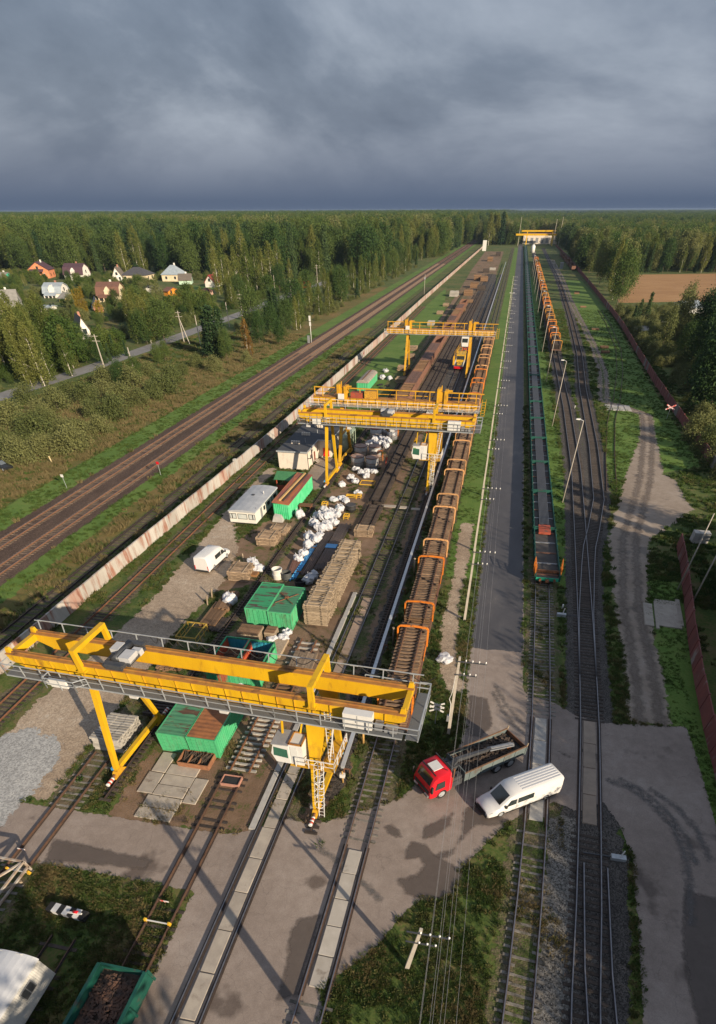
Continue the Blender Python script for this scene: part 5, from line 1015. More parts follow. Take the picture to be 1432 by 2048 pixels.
# ================================================================== bulk bags, drums, tanks, pipes
def bag_mesh(seed, open_=False, slump=0.0):
    r = np.random.default_rng(seed); bm = bmesh.new(); bmesh.ops.create_icosphere(bm, subdivisions=3, radius=1.0)
    ph = r.uniform(0, 6, 12); 
    for v in bm.verts:
        x, y, z = v.co; n = (abs(x)**3.2+abs(y)**3.2+abs(z)**3.0)**(1/3.1); x, y, z = x/n, y/n, z/n
        f = 1+0.10*math.sin(3*x+ph[0]+2*y)+0.09*math.sin(5*y+ph[1]-3*z)-0.12*abs(math.sin(4*x-3*z+ph[2]))-0.10*abs(math.sin(6*y+5*x+ph[3]))-0.08*abs(math.sin(8*z+5*y+ph[4]))+0.14
        x, y, z = x*f, y*f, z*f
        if z > 0: z *= 0.85-slump*0.4*(0.5+0.5*math.sin(4*x+ph[5])); x *= 1-0.2*z; y *= 1-0.2*z
        else: x *= 1+0.08*(1+z); y *= 1+0.08*(1+z)
        if open_ and z > 0.45 and x*x+y*y < 0.36: z -= 0.35
        v.co = (x*0.52+0.05*slump*z, y*0.52, (z+0.9)*0.44)
    me = bpy.data.meshes.new('bulk_bag'); bm.to_mesh(me); bm.free(); me.materials.append(BAG); return me
BM = [bag_mesh(i, i in (1, 3), 0.2+0.25*i) for i in range(6)]
def bag(label, px, py, s=1.0, z=0.0, k=None, group='white bulk bags in the yard', sq=1.0):
    k = rng.randrange(6) if k is None else k; x, y = P(px, py)
    t = thing('bulk_bag', label, 'bag', (x, y, z-0.02), rng.uniform(0, 6), group); b = place('sack', BM[k], t); b.scale = (s*1.22, s*1.22, s*sq*1.3)
    if s > 0.8 and sq > 0.8:
        for q in range(rng.choice((2, 3, 4))): a = q*1.57+0.7; MB().tube([(0.3*s*math.cos(a-0.25), 0.3*s*math.sin(a-0.25), 0.80*s), (0.40*s*math.cos(a), 0.40*s*math.sin(a), 1.12*s), (0.3*s*math.cos(a+0.25), 0.3*s*math.sin(a+0.25), 0.80*s)], 0.03, 4).build('lifting_loop', BAG, t)
    return t
L1 = 'white bulk bag in the big heap beside the pipes'
for px, py, s, z in ((628, 1052, 1.1, 0), (640, 1062, 1.2, 0), (655, 1058, 1.15, 0), (668, 1050, 1.1, 0), (645, 1045, 1.1, 0.55), (658, 1046, 1.15, 0.6), (672, 1036, 1.0, 0.1), (636, 1040, 1.05, 0.1), (665, 1030, 1.0, 0.0), (680, 1022, 1.0, 0.0), (650, 1032, 0.95, 0.45)): bag(L1, px, py, s, z)
for px, py, s in ((618, 1078, 1.05), (633, 1085, 1.1), (616, 1095, 1.1), (640, 1075, 0.9)): bag('white bulk bag in the row between crane rail and dark pipes', px, py, s)
bag('white bulk bag beside the end of the blue pipes, brown stain inside', 607, 1112, 0.95, 0, 1); bag('sagging white bulk bag next to the blue pipe end', 598, 1122, 0.95, 0, 3)
for px, py in ((668, 1002), (684, 1000), (692, 1004)): bag('crumpled white bag in the slumped row below the yellow lifting beam', px, py, 1.0, 0, None, sq=0.65)
for px, py, lab in ((716, 990, 'white bag lying alone near the foot crossing'), (684, 973, 'small dirty bag by the crane foot'), (711, 966, 'white bag with open mouth left of the flat yellow frame'), (702, 958, 'smaller white bag behind the open-mouthed one'), (712, 942, 'big white bag leaning at the foot of the grey tank'), (735, 945, 'second white bag under the grey tank'), (748, 946, 'rolled white bag right of the grey tanks'), (733, 955, 'flat torn bag before the grey tanks'), (722, 948, 'white bag between the tank and its neighbours')): bag(lab, px, py, 0.95, 0, None, 'white bags below the grey tanks', 0.8)
for px, py in ((738, 893), (746, 889), (755, 894), (765, 891), (772, 896), (750, 884), (764, 882), (776, 886)): bag('white bag in the heap between the two groups of grey tanks', px, py, 1.05)
bag('bulging white bag in front of the square sleeper stack', 508, 1136, 1.15, 0.1); bag('white bag lying open under the bulging one', 516, 1142, 1.2, 0, None, sq=0.7)
bag('silver-white bag wrapped at the end of the dark planks', 461, 1207, 1.25, 0, 0); bag('white bag at the corner of the green corrugated shed', 600, 1035, 1.15)
bag('crumpled white bag between pipe ends and sleeper stack', 618, 1166, 1.15, 0, 5); bag('white bag top beside the crumpled one', 629, 1155, 0.9)
for px, py, lab in ((568, 1280, 'round white sack by the wooden platform'), (575, 1270, 'second round white sack by the wooden platform'), (545, 1283, 'open white tub-like sack beside the blue container')): bag(lab, px, py, 0.85, 0.1, None, sq=0.75)
for px, py in ((470, 1372), (485, 1374), (500, 1368), (478, 1362), (455, 1366), (492, 1360)): bag('torn white bag in the heap behind the crane girder', px, py, 1.1, 0.1, None, 'torn bags behind the near crane', 0.8)
bag('white torn sack by the post beside the level crossing', 888, 1322, 1.2, 0, 4, None, 0.7)
def drum(label, px, py, r, h, mat, lid=None, open_=False, name='steel_tank', cat='tank', rim=RUST):
    x, y = P(px, py); t = thing(name, label, cat, (x, y, 0))
    if open_:
        k = MB().cyl((0, 0, 0.0), (0, 0, h), r, 24, caps=False); k.cyl((0, 0, h*0.35), (0, 0, h), r*0.94, 24, caps=False); k.cyl((0, 0, h*0.33), (0, 0, h*0.36), r*0.95, 24); k.build('shell', mat, t)
    else: MB().cyl((0, 0, 0.0), (0, 0, h), r, 26).build('shell', mat, t)
    rr_ = MB(); rr_.tube([(r*1.0*math.cos(a), r*1.0*math.sin(a), h) for a in np.linspace(0, 2*math.pi, 25)], 0.05, 5); rr_.tube([(r*math.cos(a), r*math.sin(a), h*0.5) for a in np.linspace(0, 2*math.pi, 25)], 0.03, 4); rr_.build('rim', rim, t)
    if lid: MB().cyl((0, 0, h+0.004), (0, 0, h+0.03), r*0.97, 24).build('lid', lid, t)
    return t
TANK = surf('grey_tank_steel', (0.40, 0.41, 0.42), (0.32, 0.33, 0.34), 1.2, 0.55, 0.2, c3=(0.24, 0.15, 0.10), s3=1.2, t3=(0.60, 0.72)); TLID = surf('rusty_tank_lid', (0.30, 0.17, 0.12), (0.36, 0.30, 0.28), 0.9, 0.8, c3=(0.22, 0.10, 0.06), s3=0.9)
drum('big grey steel tank with rusty lid, left front of four', 716, 933, 1.2, 1.65, TANK, TLID); drum('big grey steel tank with rusty lid, right front of four', 744, 935, 1.15, 1.6, TANK, TLID)
drum('grey steel tank behind the left front tank', 722, 912, 1.2, 1.65, TANK, TLID); drum('grey steel tank behind the right front tank', 750, 912, 1.15, 1.6, TANK, TLID)
drum('rusty red-topped tank beyond the white bag heap', 752, 876, 1.15, 1.7, TANK, REDRUST); drum('pale tank next to the rusty red-topped one', 770, 872, 1.0, 1.5, TANK, TLID); drum('galvanised tank at the end of the far tank group', 784, 879, 1.05, 1.6, MIDGREY, TANK)
drum('white plastic barrel behind the green containers', 556, 1156, 0.62, 1.15, surf('dirty_white_plastic', (0.58, 0.57, 0.54), (0.48, 0.46, 0.42), 2, 0.5), None, True, 'barrel', 'barrel', WHITE); drum('dark oil drum beside the white barrel', 574, 1158, 0.62, 0.85, surf('dark_drum', (0.05, 0.055, 0.055), (0.07, 0.075, 0.075), 3, 0.5), None, True, 'barrel', 'barrel', DKGREY); drum('black tub behind the cross-topped container', 601, 1169, 0.7, 0.5, BLACKP, None, True, 'barrel', 'barrel', BLACKP)
drum('black square-shouldered barrel right of the white bags', 702, 1022, 0.75, 0.9, BLACKP, DKGREY, False, 'barrel', 'barrel', DKGREY)
for i in range(9): tag(MB().cyl((0, -6.5, 0), (0, 6.5, 0), 0.055, 8).build('steel_pipe', PIPE, None, (-20.75+i*0.125, 65.2+rng.uniform(-0.3, 0.3), 0.35+0.02*rng.random())), nth(i, 'dark steel pipe in the left bundle, # counted from the blue pipes'), 'pipe', 'left pipe bundle')
for i in range(11): tag(MB().cyl((0, -7.2, 0), (0, 7.2, 0), 0.06, 8).build('steel_pipe', surf('grey_brown_pipe', (0.15, 0.12, 0.115), (0.11, 0.09, 0.085), 2, 0.5, 0.3, var=0.25), None, (-19.5+i*0.16, 67.6+rng.uniform(-0.3, 0.3), 0.35)), nth(i, 'grey-brown pipe of the right bundle, # counted from the left bundle'), 'pipe', 'right pipe bundle')
for i in range(3): tag(MB().cyl((0, -4.8, 0), (0.15, 4.8, 0), 0.10, 10).build('plastic_pipe', BLUEP, None, (-21.75+i*0.24, 62.0+i*0.4, 0.15)), nth(i, 'bright blue plastic pipe, # counted from the crane rail'), 'pipe', 'blue pipes')
tag(MB().box(-0.75, -0.6, 0.43, 0.75, 0.6, 0.47).build('blue_sheet', surf('blue_sheet', (0.10, 0.36, 0.66), (0.07, 0.28, 0.55), 6, 0.5), None, (-18.9, 67.0, 0)), 'bright blue sheet laid over the right pipe bundle', 'sheet')
for yy, lab in ((59.5, 'near'), (66.5, 'middle'), (73.5, 'far')): tag(MB().box(-1.9, -0.12, 0.0, 2.0, 0.12, 0.28).build('timber_bearer', BSLEEP, None, (-19.6, yy, 0)), lab+' timber bearer under the pipe bundles', 'beam')
planks('reddish beams lying beyond the white barrel', *P(590, 1135), 3.8, 1.2, 1, surf('red_brown_beam', (0.17, 0.085, 0.06), (0.12, 0.06, 0.045), 3, 0.8, var=0.2), R(6), 5)
tag(MB().box(-1.1, -1.6, 0, 1.1, 1.6, 0.35).build('wooden_platform', PALEWOOD, None, (-19.0, 42.9, 0)), 'low wooden platform behind the bright green open container', 'platform')
# long double track panels stacked as one dark strip
for i in range(5):
    t = panel(nth(i, 'long dark track panel in the stacked row, # from the foot crossing'), -15.95, 83.8+i*9.4, 17, 0.55, 'w', 0.42, (DARKRAIL, DARKRAIL), 2.6, 0.3, 'dark stacked track panels')
    mb = MB()
    for l in range(2):
        for c in range(17): mb.box(-1.28+rng.uniform(-0.03, 0.03), c*0.55-0.11, -0.40+l*0.2, 1.28+rng.uniform(-0.03, 0.03), c*0.55+0.11, -0.26+l*0.2)
    mb.build('lower_panels', WSLEEP, t)['kind'] = 'stuff'
panel('dark track panel ramping down from the stacked row', -15.75, 74.6, 15, 0.56, 'w', 0.25, (DARKRAIL, RAILM), 2.6, 0.6)
# ================================================================== wagons and trains
def bogie_set(t, ys, mat=None):
    for y in ys:
        b = MB().box(-0.95, y-0.9, 0.42, -0.8, y+0.9, 0.62).box(0.8, y-0.9, 0.42, 0.95, y+0.9, 0.62).box(-0.9, y-0.2, 0.45, 0.9, y+0.2, 0.66).build('bogie', DKGREY, t)
        for s in (-1, 1):
            for dy in (-0.7, 0.7): MB().cyl((s*0.74, y+dy, 0.47), (s*0.86, y+dy, 0.47), 0.36, 12).build('wheel', RUST, b)
def hoop(t, y, w, z0, z1, mat, r=0.065):
    mb = MB(); X = w/2
    mb.bar((-X, y, z0), (-X, y, z1-0.28), 2*r, 2*r); mb.bar((X, y, z0), (X, y, z1-0.28), 2*r, 2*r)
    for a, b in (((-X, y, z1-0.28), (-X+0.22, y, z1-0.08)), ((-X+0.22, y, z1-0.08), (0, y, z1)), ((0, y, z1), (X-0.22, y, z1-0.08)), ((X-0.22, y, z1-0.08), (X, y, z1-0.28))): mb.bar(a, b, 2*r, 2*r)
    return mb.build('hoop', mat, t)
WL = 15.75
def panel_wagon(label, x, y0, mat, detail, full=True, group=None, lab2=None, g2=None, L=WL, dark=False):
    t = thing('flat_wagon', label, 'wagon', (x, y0+L/2, 0), 0, group); Y = L/2-0.35
    MB().box(-1.4, -Y, 0.86, 1.4, Y, 1.0).build('deck', CORTEN, t); MB().box(-1.5, -Y, 0.70, -1.4, Y, 0.98).box(1.4, -Y, 0.70, 1.5, Y, 0.98).build('sole_bar', CORTEN, t)
    bogie_set(t, (-Y+1.9, Y-1.9)) if detail else None
    for y in (-Y-0.2, Y+0.2): MB().box(-0.15, y-0.2, 0.72, 0.15, y+0.2, 0.9).build('coupler', DKGREY, t)
    for s in (-1, 1):
        hoop(t, s*(L/2-2.45), 3.05, 0.86, 3.0, mat, 0.08)
        if detail: MB().bar((1.5, s*(L/2-2.45), 1.5), (1.5, s*(L/2-5.2), 0.95), 0.09, 0.09).bar((-1.5, s*(L/2-2.45), 1.5), (-1.5, s*(L/2-5.2), 0.95), 0.09, 0.09).build('brace', mat, t)
    # the load: track panels stacked on the deck, each top panel a thing of its own
    n = 26; pt = 0.57; ly = n*pt
    lo = thing('loose_track', lab2, 'track panel', (x, y0+L/2-ly/2+pt/2, 1.0), 0, g2)
    mb = MB(); nl = rng.choice((3, 4, 4, 4)) if y0 > 60 else 4
    for l in range(nl):
        for c in range(n):
            j = rng.uniform(-0.04, 0.04); mb.box(-1.32+j, c*pt-0.12, l*0.27+0.0, 1.32+j, c*pt+0.12, l*0.27+0.13)
        for s in (-0.8, 0.8): mb.box(s-0.05, -0.3, l*0.27+0.13, s+0.05, ly-0.27, l*0.27+0.27)
    mb.build('lower_panels', WSLEEP if dark else BSLEEP, lo)['kind'] = 'stuff'
    if detail:
        for c in range(n): place('sleeper', SLW, lo, (rng.uniform(-0.04, 0.04), c*pt, nl*0.27+0.001), rng.uniform(-0.01, 0.01))
    else:
        mb = MB()
        for c in range(n): mb.box(-1.32, c*pt-0.12, nl*0.27+0.001, 1.32, c*pt+0.12, nl*0.27+0.13)
        mb.build('sleeper_row', BSLEEP if not dark else WSLEEP, lo)['kind'] = 'stuff'
    for s in (-0.8, 0.8): rail_mb([(0, 0), (0, ly)], s, nl*0.27+0.13, 0, ly, ly).build('rail', [RUSTRAIL, RAILM], lo, (0, -0.3, 0))
    return t
SLW = sleeper_mesh('sleeper_on_train', surf('train_sleeper', (0.21, 0.14, 0.09), (0.105, 0.07, 0.048), 3, 0.88, c3=(0.05, 0.036, 0.03), s3=1.5, t3=(0.55, 0.65), var=0.3, bump=0.3, stretch=(1, 5, 5)), 2.66)
for i in range(13):
    y0 = 31.7+i*WL
    lab = ('flat wagon with orange hoops at the head of the sleeper train under the near crane' if i == 0 else nth(i, 'flat wagon of the sleeper train, # from its head under the near crane'))
    panel_wagon(lab, -4.75, y0, ORANGE if i in (0, 1, 7, 8) else PEACH, i < 8, True, 'wagons of the sleeper train', nth(i, 'track panel stack on the # wagon of the sleeper train beside the duct'), 'track panels on the sleeper train')
proto = None
for i in range(28):
    y0 = 217+i*WL; x = float(np.interp(y0, [217, 640], [16.8, 17.6]))
    panel_wagon(nth(i, 'hooped flat wagon right of the lamp posts, # in its train'), x, y0, ORANGE if i % 5 in (1, 2) else surf('amber_hoop', (0.56, 0.27, 0.05), (0.45, 0.2, 0.04), 2, 0.6, var=0.2), False, True, 'wagons of the right sleeper train', nth(i, 'stacked track panels on the # wagon of the train right of the lamp posts'), 'track panels on the right sleeper train', dark=True)
# the green train carrying long rails
def rail_wagon(y0, first, label, L=14.4):
    x = float(np.interp(y0, [58, 80, 200, 990], [9.35, 9.32, 9.4, 9.6])); Y = L/2-0.3
    t = thing('green_wagon', label, 'wagon', (x, y0+L/2, 0), 0, 'green wagons of the rail train')
    MB().box(-1.42, -Y, 0.80, 1.42, Y, 0.92).build('deck', DKBED, t)
    for s in (-1, 1):
        o = MB().box(s*1.42-0.05, -Y, 0.62, s*1.42+0.05, Y, 1.32)
        for k in range(9): yy = -Y+0.1+k*(2*Y-0.2)/8; o.box(s*1.50-0.06, yy-0.06, 0.55, s*1.50+0.06, yy+0.06, 1.34)
        o.build('side_board', TEAL, t)
        MB().box(-1.37, s*Y-0.06, 0.6, 1.37, s*Y+0.06, 1.3 if not (first and s < 0) else 0.98).build('end_board', TEAL, t)
    for k in range(5): yy = -Y+0.8+k*(2*Y-1.6)/4; MB().box(-1.3, yy-0.1, 0.92, 1.3, yy+0.1, 1.02).build('bolster', MIDGREY if k % 2 else CORTEN, t)
    if y0 < 200: bogie_set(t, (-Y+1.9, Y-1.9))
    if first:
        for s in (-1, 1):
            mb = MB(); a, b = (s*1.5, -Y+0.3), (s*1.62, -Y+2.4)
            for z in (1.0, 1.45, 1.9, 2.3): mb.bar((a[0], a[1], z*0.9), (b[0], b[1], z), 0.07, 0.07)
            for f in (0, 0.33, 0.66, 1.0): mb.bar((a[0]+(b[0]-a[0])*f, a[1]+(b[1]-a[1])*f, 0.85), (a[0]+(b[0]-a[0])*f, a[1]+(b[1]-a[1])*f, 2.05+0.25*f), 0.08, 0.08)
            mb.build('stake_frame', ORANGE, t)
        mb = MB(); mb.bar((-1.4, -Y+1.3, 1.15), (1.4, -Y+1.3, 1.15), 0.12, 0.35)
        mb.build('roller_beam', RUSTRAIL, t)
        for k in range(12): MB().cyl((-1.3+k*0.236, -Y+1.0, 1.2), (-1.3+k*0.236, -Y+1.5, 1.2), 0.08, 8).build('roller', RUST, t)
        for s in (-1, 1): MB().cyl((s*0.85, -Y-0.45, 0.8), (s*0.85, -Y-0.05, 0.8), 0.14, 10).build('buffer', RUST, t)
        MB().box(-1.35, -Y-0.12, 0.62, 1.35, -Y-0.061, 1.0).build('headstock', surf('bright_teal', (0.03, 0.36, 0.22), (0.02, 0.28, 0.18), 2, 0.5), t)
        MB().box(-0.2, -Y-0.5, 0.6, 0.2, -Y-0.06, 0.85).bar((-0.6, -Y-0.15, 0.6), (-0.8, -Y-0.3, 0.2), 0.06, 0.06).build('coupler', RUST, t)
    return t
y0 = 61.8; i = 0
while y0 < 930:
    rail_wagon(y0, i == 0, 'green wagon with orange stake frames ending the rail train' if i == 0 else nth(i, 'low-sided green wagon of the rail train, # from the orange stake frames', 'far low-sided green wagon of the long rail train')); y0 += 14.4; i += 1
for k in range(8):
    x = 8.72+k*0.175; pts = [(x, 77.5+rng.uniform(-0.3, 0.3)), (x+0.05, 200), (x+0.3, 930)]
    tag(rail_mb(pts, 0, 1.06, 0, 852, 30, 0.09, 0.15).build('long_rail', [surf('new_rail', (0.075, 0.072, 0.075), (0.06, 0.058, 0.06), 2, 0.5, 0.4), surf('new_rail_top', (0.15, 0.148, 0.155), (0.12, 0.12, 0.125), 2, 0.4, 0.5)]), nth(k, 'long grey rail on the green wagons, # counted from the service road side'), 'rail', 'long rails on the green wagons')
tag(MB().box(8.5, 74.6, 1.03, 10.1, 77.2, 1.3).build('steel_box', REDRUST), 'dull red box before the ends of the long rails', 'box')
# brown open wagons in the far yard
def open_wagon(label, x, y0, L, load):
    t = thing('open_wagon', label, 'wagon', (x, y0+L/2, 0), 0, 'brown wagons in the far yard'); Y = L/2-0.3
    MB().box(-1.4, -Y, 0.85, 1.4, Y, 1.0).build('floor', CORTEN, t)
    for s in (-1, 1):
        o = MB().box(s*1.4-0.05, -Y, 0.7, s*1.4+0.05, Y, 2.45)
        for k in range(8): yy = -Y+0.2+k*(2*Y-0.4)/7; o.box(s*1.48-0.05, yy-0.07, 0.7, s*1.48+0.05, yy+0.07, 2.5)
        o.build('side_wall', CORTEN, t); MB().box(-1.35, s*Y-0.05, 0.7, 1.35, s*Y+0.05, 2.45).build('end_wall', CORTEN, t)
    bogie_set(t, (-Y+1.9, Y-1.9))
    if load == 1:
        for k in range(14): MB().bar((-1.25+rng.uniform(-.05, .05), -Y+0.5+k*(2*Y-1)/13, 2.47+0.08*rng.random()), (1.25+rng.uniform(-.05, .05), -Y+0.5+k*(2*Y-1)/13+rng.uniform(-.15, .15), 2.47+0.08*rng.random()), 0.24, 0.15).build('load_timber', BSLEEP, t)
    elif load == 2:
        for k in range(6): MB().bar((-1.1+k*0.44, -Y+0.3, 2.42), (-1.1+k*0.44, Y-0.3, 2.42), 0.36, 0.1).build('load_board', surf('purple_brown_board', (0.17, 0.095, 0.075), (0.12, 0.07, 0.055), 2, 0.8, var=0.2), t)
    return t
for k, (y0, ld) in enumerate(((140, 1), (154.5, 2), (169, 1), (183.5, 2), (198, 2), (212.5, 0), (227, 2), (244, 0), (262, 2), (280, 1), (300, 2), (320, 0))):
    open_wagon(['brown open wagon piled with old sleepers behind the workshop cranes', 'brown open wagon covered with dark boards', 'brown open wagon with sleepers near the far crane', 'brown boarded wagon under the far crane', 'dark brown wagon just past the far crane', 'empty brown wagon past the far crane'][min(k, 5)] if k < 6 else nth(k, 'brown wagon far down the storage yard, # of the brown row'), -21.0, y0, 14.2, ld)
# piles of old panels and sleepers further on
for k, (px, py, nc, nl, kd, lab) in enumerate([(802, 764, 6, 6, 'mixed', 'sleeper stack at the foot of the far crane leg'), (805, 740, 6, 6, 'mixed', 'sleeper stack just behind the far crane leg'), (820, 717, 7, 6, 'mixed', 'sleeper stack between crane leg and brown wagons'), (826, 700, 6, 6, 'mixed', 'taller sleeper stack beyond the far crane'), (838, 668, 8, 7, 'conc', 'white concrete sleeper stack behind the far crane girder'), (862, 650, 6, 8, 'conc', 'stack of white boards beyond the far crane'), (880, 628, 7, 6, 'mixed', 'brown sleeper stack past the white boards'), (892, 612, 7, 6, 'mixed', 'second brown sleeper stack past the white boards'), (908, 592, 8, 7, 'conc', 'pale sleeper stack near the wall in the far yard'), (936, 590, 7, 8, 'brown', 'red-fronted sleeper stack in the far yard'), (948, 575, 8, 8, 'brown', 'brown sleeper stack in the middle of the far yard'), (955, 560, 9, 9, 'brown', 'big dark sleeper stack in the far yard'), (968, 562, 9, 8, 'brown', 'dark panel stack beside the far tracks'), (980, 522, 12, 10, 'brown', 'long dark sleeper pile near the end of the yard'), (996, 512, 12, 10, 'dark', 'last dark sleeper pile at the end of the yard'), (985, 540, 10, 4, 'conc', 'low grey pile near the end of the yard'), (972, 545, 10, 7, 'dark', 'dark beam pile in the second row of the far yard'), (940, 605, 9, 6, 'brown', 'rust-brown sleeper pile before the red-fronted stack'), (925, 622, 9, 6, 'brown', 'sleeper pile at the end of the brown wagons'), (962, 580, 8, 7, 'dark', 'tarred sleeper pile between the far tracks')]):
    x, y = P(px, py); stack(lab, x, y, nc, nl, 0.6 if y < 350 else 1.0, kd, battens=False, jit=0.15, scale=1.0 if y < 350 else 1.7)
# black tyres and refuse beside the green boxcar
for k in range(9):
    x, y = P(757+rng.uniform(0, 34), 748+rng.uniform(0, 30)); tag(MB().lathe([(0.25, 0.0), (0.5, 0.0), (0.55, 0.1), (0.5, 0.22), (0.25, 0.22), (0.25, 0.0)], 14).build('tyre', BLACKP, None, (x, y, 0.02)), 'black tyre lying behind the green boxcar', 'tyre', 'tyres behind the boxcar')
for px, py, lab in ((771, 745, 'white sack among the black tyres'), (779, 760, 'torn white sack beside the tyres'), (765, 758, 'crumpled sack next to the green boxcar')): bag(lab, px, py, 1.2, 0, None, 'sacks by the boxcar', 0.8)
# the old green boxcar body
t = thing('boxcar_body', 'old green boxcar body with curved grey roof near the wall', 'wagon', (-33.4, 163.0, 0)); X, Y, h = 1.45, 6.2, 1.75
mb = MB(); 
corrug(mb, (X, -Y), (X, Y), 0.15, h, 22, 0.04, (1, 0)); corrug(mb, (-X, -Y), (-X, Y), 0.15, h, 22, 0.04, (-1, 0)); corrug(mb, (-X, -Y), (X, -Y), 0.15, h+0.1, 5, 0.04, (0, -1)); corrug(mb, (-X, Y), (X, Y), 0.15, h+0.1, 5, 0.04, (0, 1)); mb.build('wall', GREENP, t)
rp_ = [(X*1.06*math.sin(a), h-0.08+0.62*math.cos(a)) for a in np.linspace(-math.pi/2, math.pi/2, 9)]
MB().prism(rp_, 1, -Y-0.1, Y+0.1).build('roof', surf('boxcar_roof', (0.34, 0.31, 0.27), (0.22, 0.18, 0.15), 1.4, 0.8, stretch=(0.5, 2.5, 1)), t)
MB().box(-0.1, -Y-0.1, h+0.52, 0.1, Y+0.1, h+0.62).build('roof_walk', RUST, t); MB().box(-X, -Y, 0.0, X, Y, 0.148).build('sill', DKGREY, t)
# motor trolley with yellow crane in front of the far crane
t = thing('motor_trolley', 'red-nosed yellow rail trolley with white railings under the far crane', 'rail vehicle', (-11.6, 186.0, 0))
MB().box(-1.3, 0, 0.75, 1.3, 12, 0.95).build('deck', DKGREY, t); MB().box(-1.3, -0.3, 0.5, 1.3, 0.0, 1.0).build('front_beam', REDP, t); bogie_set(t, (2.2, 9.6))
MB().box(-0.6, 2.0, 0.95, 0.6, 4.5, 1.25).build('winch', YB, t); MB().box(-1.2, 6.5, 0.95, 1.2, 11.6, 2.5).build('cab', YB, t); MB().box(-1.1, 6.47, 1.5, 1.1, 6.495, 2.3).build('window', GLASS, t); MB().box(-1.3, 6.4, 2.5, 1.3, 11.7, 2.6).build('roof', YB, t)
mb = MB(); railing(mb, [(-1.25, 0.1, 0.95), (-1.25, 6.2, 0.95)], 0.8, 1.2); railing(mb, [(1.25, 0.1, 0.95), (1.25, 6.2, 0.95)], 0.8, 1.2); mb.build('railing', WHITE, t)
mb = MB(); railing(mb, [(-1.2, 6.5, 2.6), (1.2, 6.5, 2.6), (1.2, 11.5, 2.6), (-1.2, 11.5, 2.6), (-1.2, 6.5, 2.6)], 0.8, 1.2); mb.build('roof_railing', YB, t)
for s in (-0.9, 0.9): MB().cyl((s, -0.45, 0.8), (s, -0.28, 0.8), 0.2, 10).build('buffer', REDP, t)
# scrap wagon and white wagon at the near edge
t = thing('scrap_wagon', 'teal-rimmed open wagon full of rusty track fittings on the near track', 'wagon', (-16.2, 2.6, 0)); Y = 5.4
for s in (-1, 1): MB().box(s*1.42-0.06, -Y, 0.75, s*1.42+0.06, Y, 1.95).box(s*1.42-0.1, -Y, 1.95, s*1.42+0.1, Y, 2.05).build('side_wall', TEAL, t); MB().box(-1.36, s*Y-0.06, 0.75, 1.36, s*Y+0.06, 1.98).build('end_wall', TEAL, t)
for k in range(6): MB().box(1.49, -Y+0.3+k*2.1, 0.7, 1.58, -Y+0.45+k*2.1, 2.0).build('stanchion', TEAL, t)
MB().box(-1.36, -Y+0.06, 0.75, 1.36, Y-0.06, 1.35).build('floor', SCRD, t); bogie_set(t, (-3.4, 3.4))
scrap('scrap_fittings', 'rusty track fittings heaped in the teal-rimmed wagon', -17.45, -14.95, -2.5, 7.7, 1.4, 1500, surf('dark_rusty_fittings', (0.115, 0.06, 0.04), (0.05, 0.033, 0.027), 1.6, 0.85, world_=True, sharp=(0.4, 0.6)), 0.15, 0.42)
t = thing('covered_wagon', 'white covered wagon with rounded roof and side hatch at the near corner', 'wagon', (-21.9, 1.4, 0)); X, Y, h = 1.47, 5.8, 3.05
WW = surf('white_wagon', (0.56, 0.56, 0.54), (0.50, 0.49, 0.47), 1.2, 0.5, c3=(0.36, 0.32, 0.27), s3=0.8, t3=(0.64, 0.78)); WR = surf('grey_wagon_roof', (0.50, 0.52, 0.56), (0.42, 0.44, 0.48), 0.7, 0.5, c3=(0.34, 0.35, 0.38), s3=0.4)
mb = MB(); corrug(mb, (X, -Y), (X, Y), 0.95, h, 90, 0.008, (1, 0)); corrug(mb, (-X, -Y), (-X, Y), 0.95, h, 90, 0.008, (-1, 0)); mb.build('side_wall', WW, t); MB().prism([(-X, 0.95), (X, 0.95), (X, h), (0.7, h+0.42), (-0.7, h+0.42), (-X, h)], 1, Y-0.04, Y+0.02).build('end_wall', WW, t)
MB().prism([(X*1.03*math.sin(a), h-0.06+0.5*math.cos(a)) for a in np.linspace(-math.pi/2, math.pi/2, 13)], 1, -Y-0.05, Y+0.06).build('roof', WR, t)
hm = MB().box(X+0.02, 3.9, 1.92, X+0.06, 4.8, 2.7); hh = hm.build('hatch', MIDGREY, t); MB().box(X+0.061, 3.96, 1.98, X+0.075, 4.32, 2.64).box(X+0.061, 4.38, 1.98, X+0.075, 4.74, 2.64).build('vent_grille', DKGREY, hh)
MB().tube([(0.75, 3.4, h+0.42), (0.75, 3.5, h+0.62), (0.62, 3.7, h+0.66), (0.5, 3.9, h+0.50)], 0.035, 6).build('roof_handle', DKGREY, t); bogie_set(t, (-3.6, 3.6))
# old frame wagon at the left edge
t = thing('frame_wagon', 'rusty grey open frame standing on the short track by the road edge', 'wagon', (-28.2, 11.6, 0))
for a, b in (((-1.3, -2, 1.3), (1.3, -2, 1.3)), ((1.3, -2, 1.3), (1.3, 2.0, 1.3)), ((1.3, 2.0, 1.3), (-1.3, 2.0, 1.3)), ((-1.3, 2.0, 1.3), (-1.3, -2, 1.3)), ((-1.3, -2, 1.3), (1.3, 2, 1.3)), ((1.3, -2, 0.7), (1.3, 2, 0.7)), ((1.3, 2, 0.3), (1.3, 2, 1.3)), ((-1.3, 2, 0.3), (-1.3, 2, 1.3)), ((1.3, -2, 0.3), (1.3, -2, 1.3))): MB().bar(a, b, 0.13, 0.13).build('frame_bar', surf('pale_frame', (0.38, 0.36, 0.33), (0.28, 0.2, 0.14), 2, 0.8), t)
MB().bar((-1.3, -2.0, 0.5), (1.4, 1.0, 0.45), 0.18, 0.15).build('timber', PALEWOOD, t)
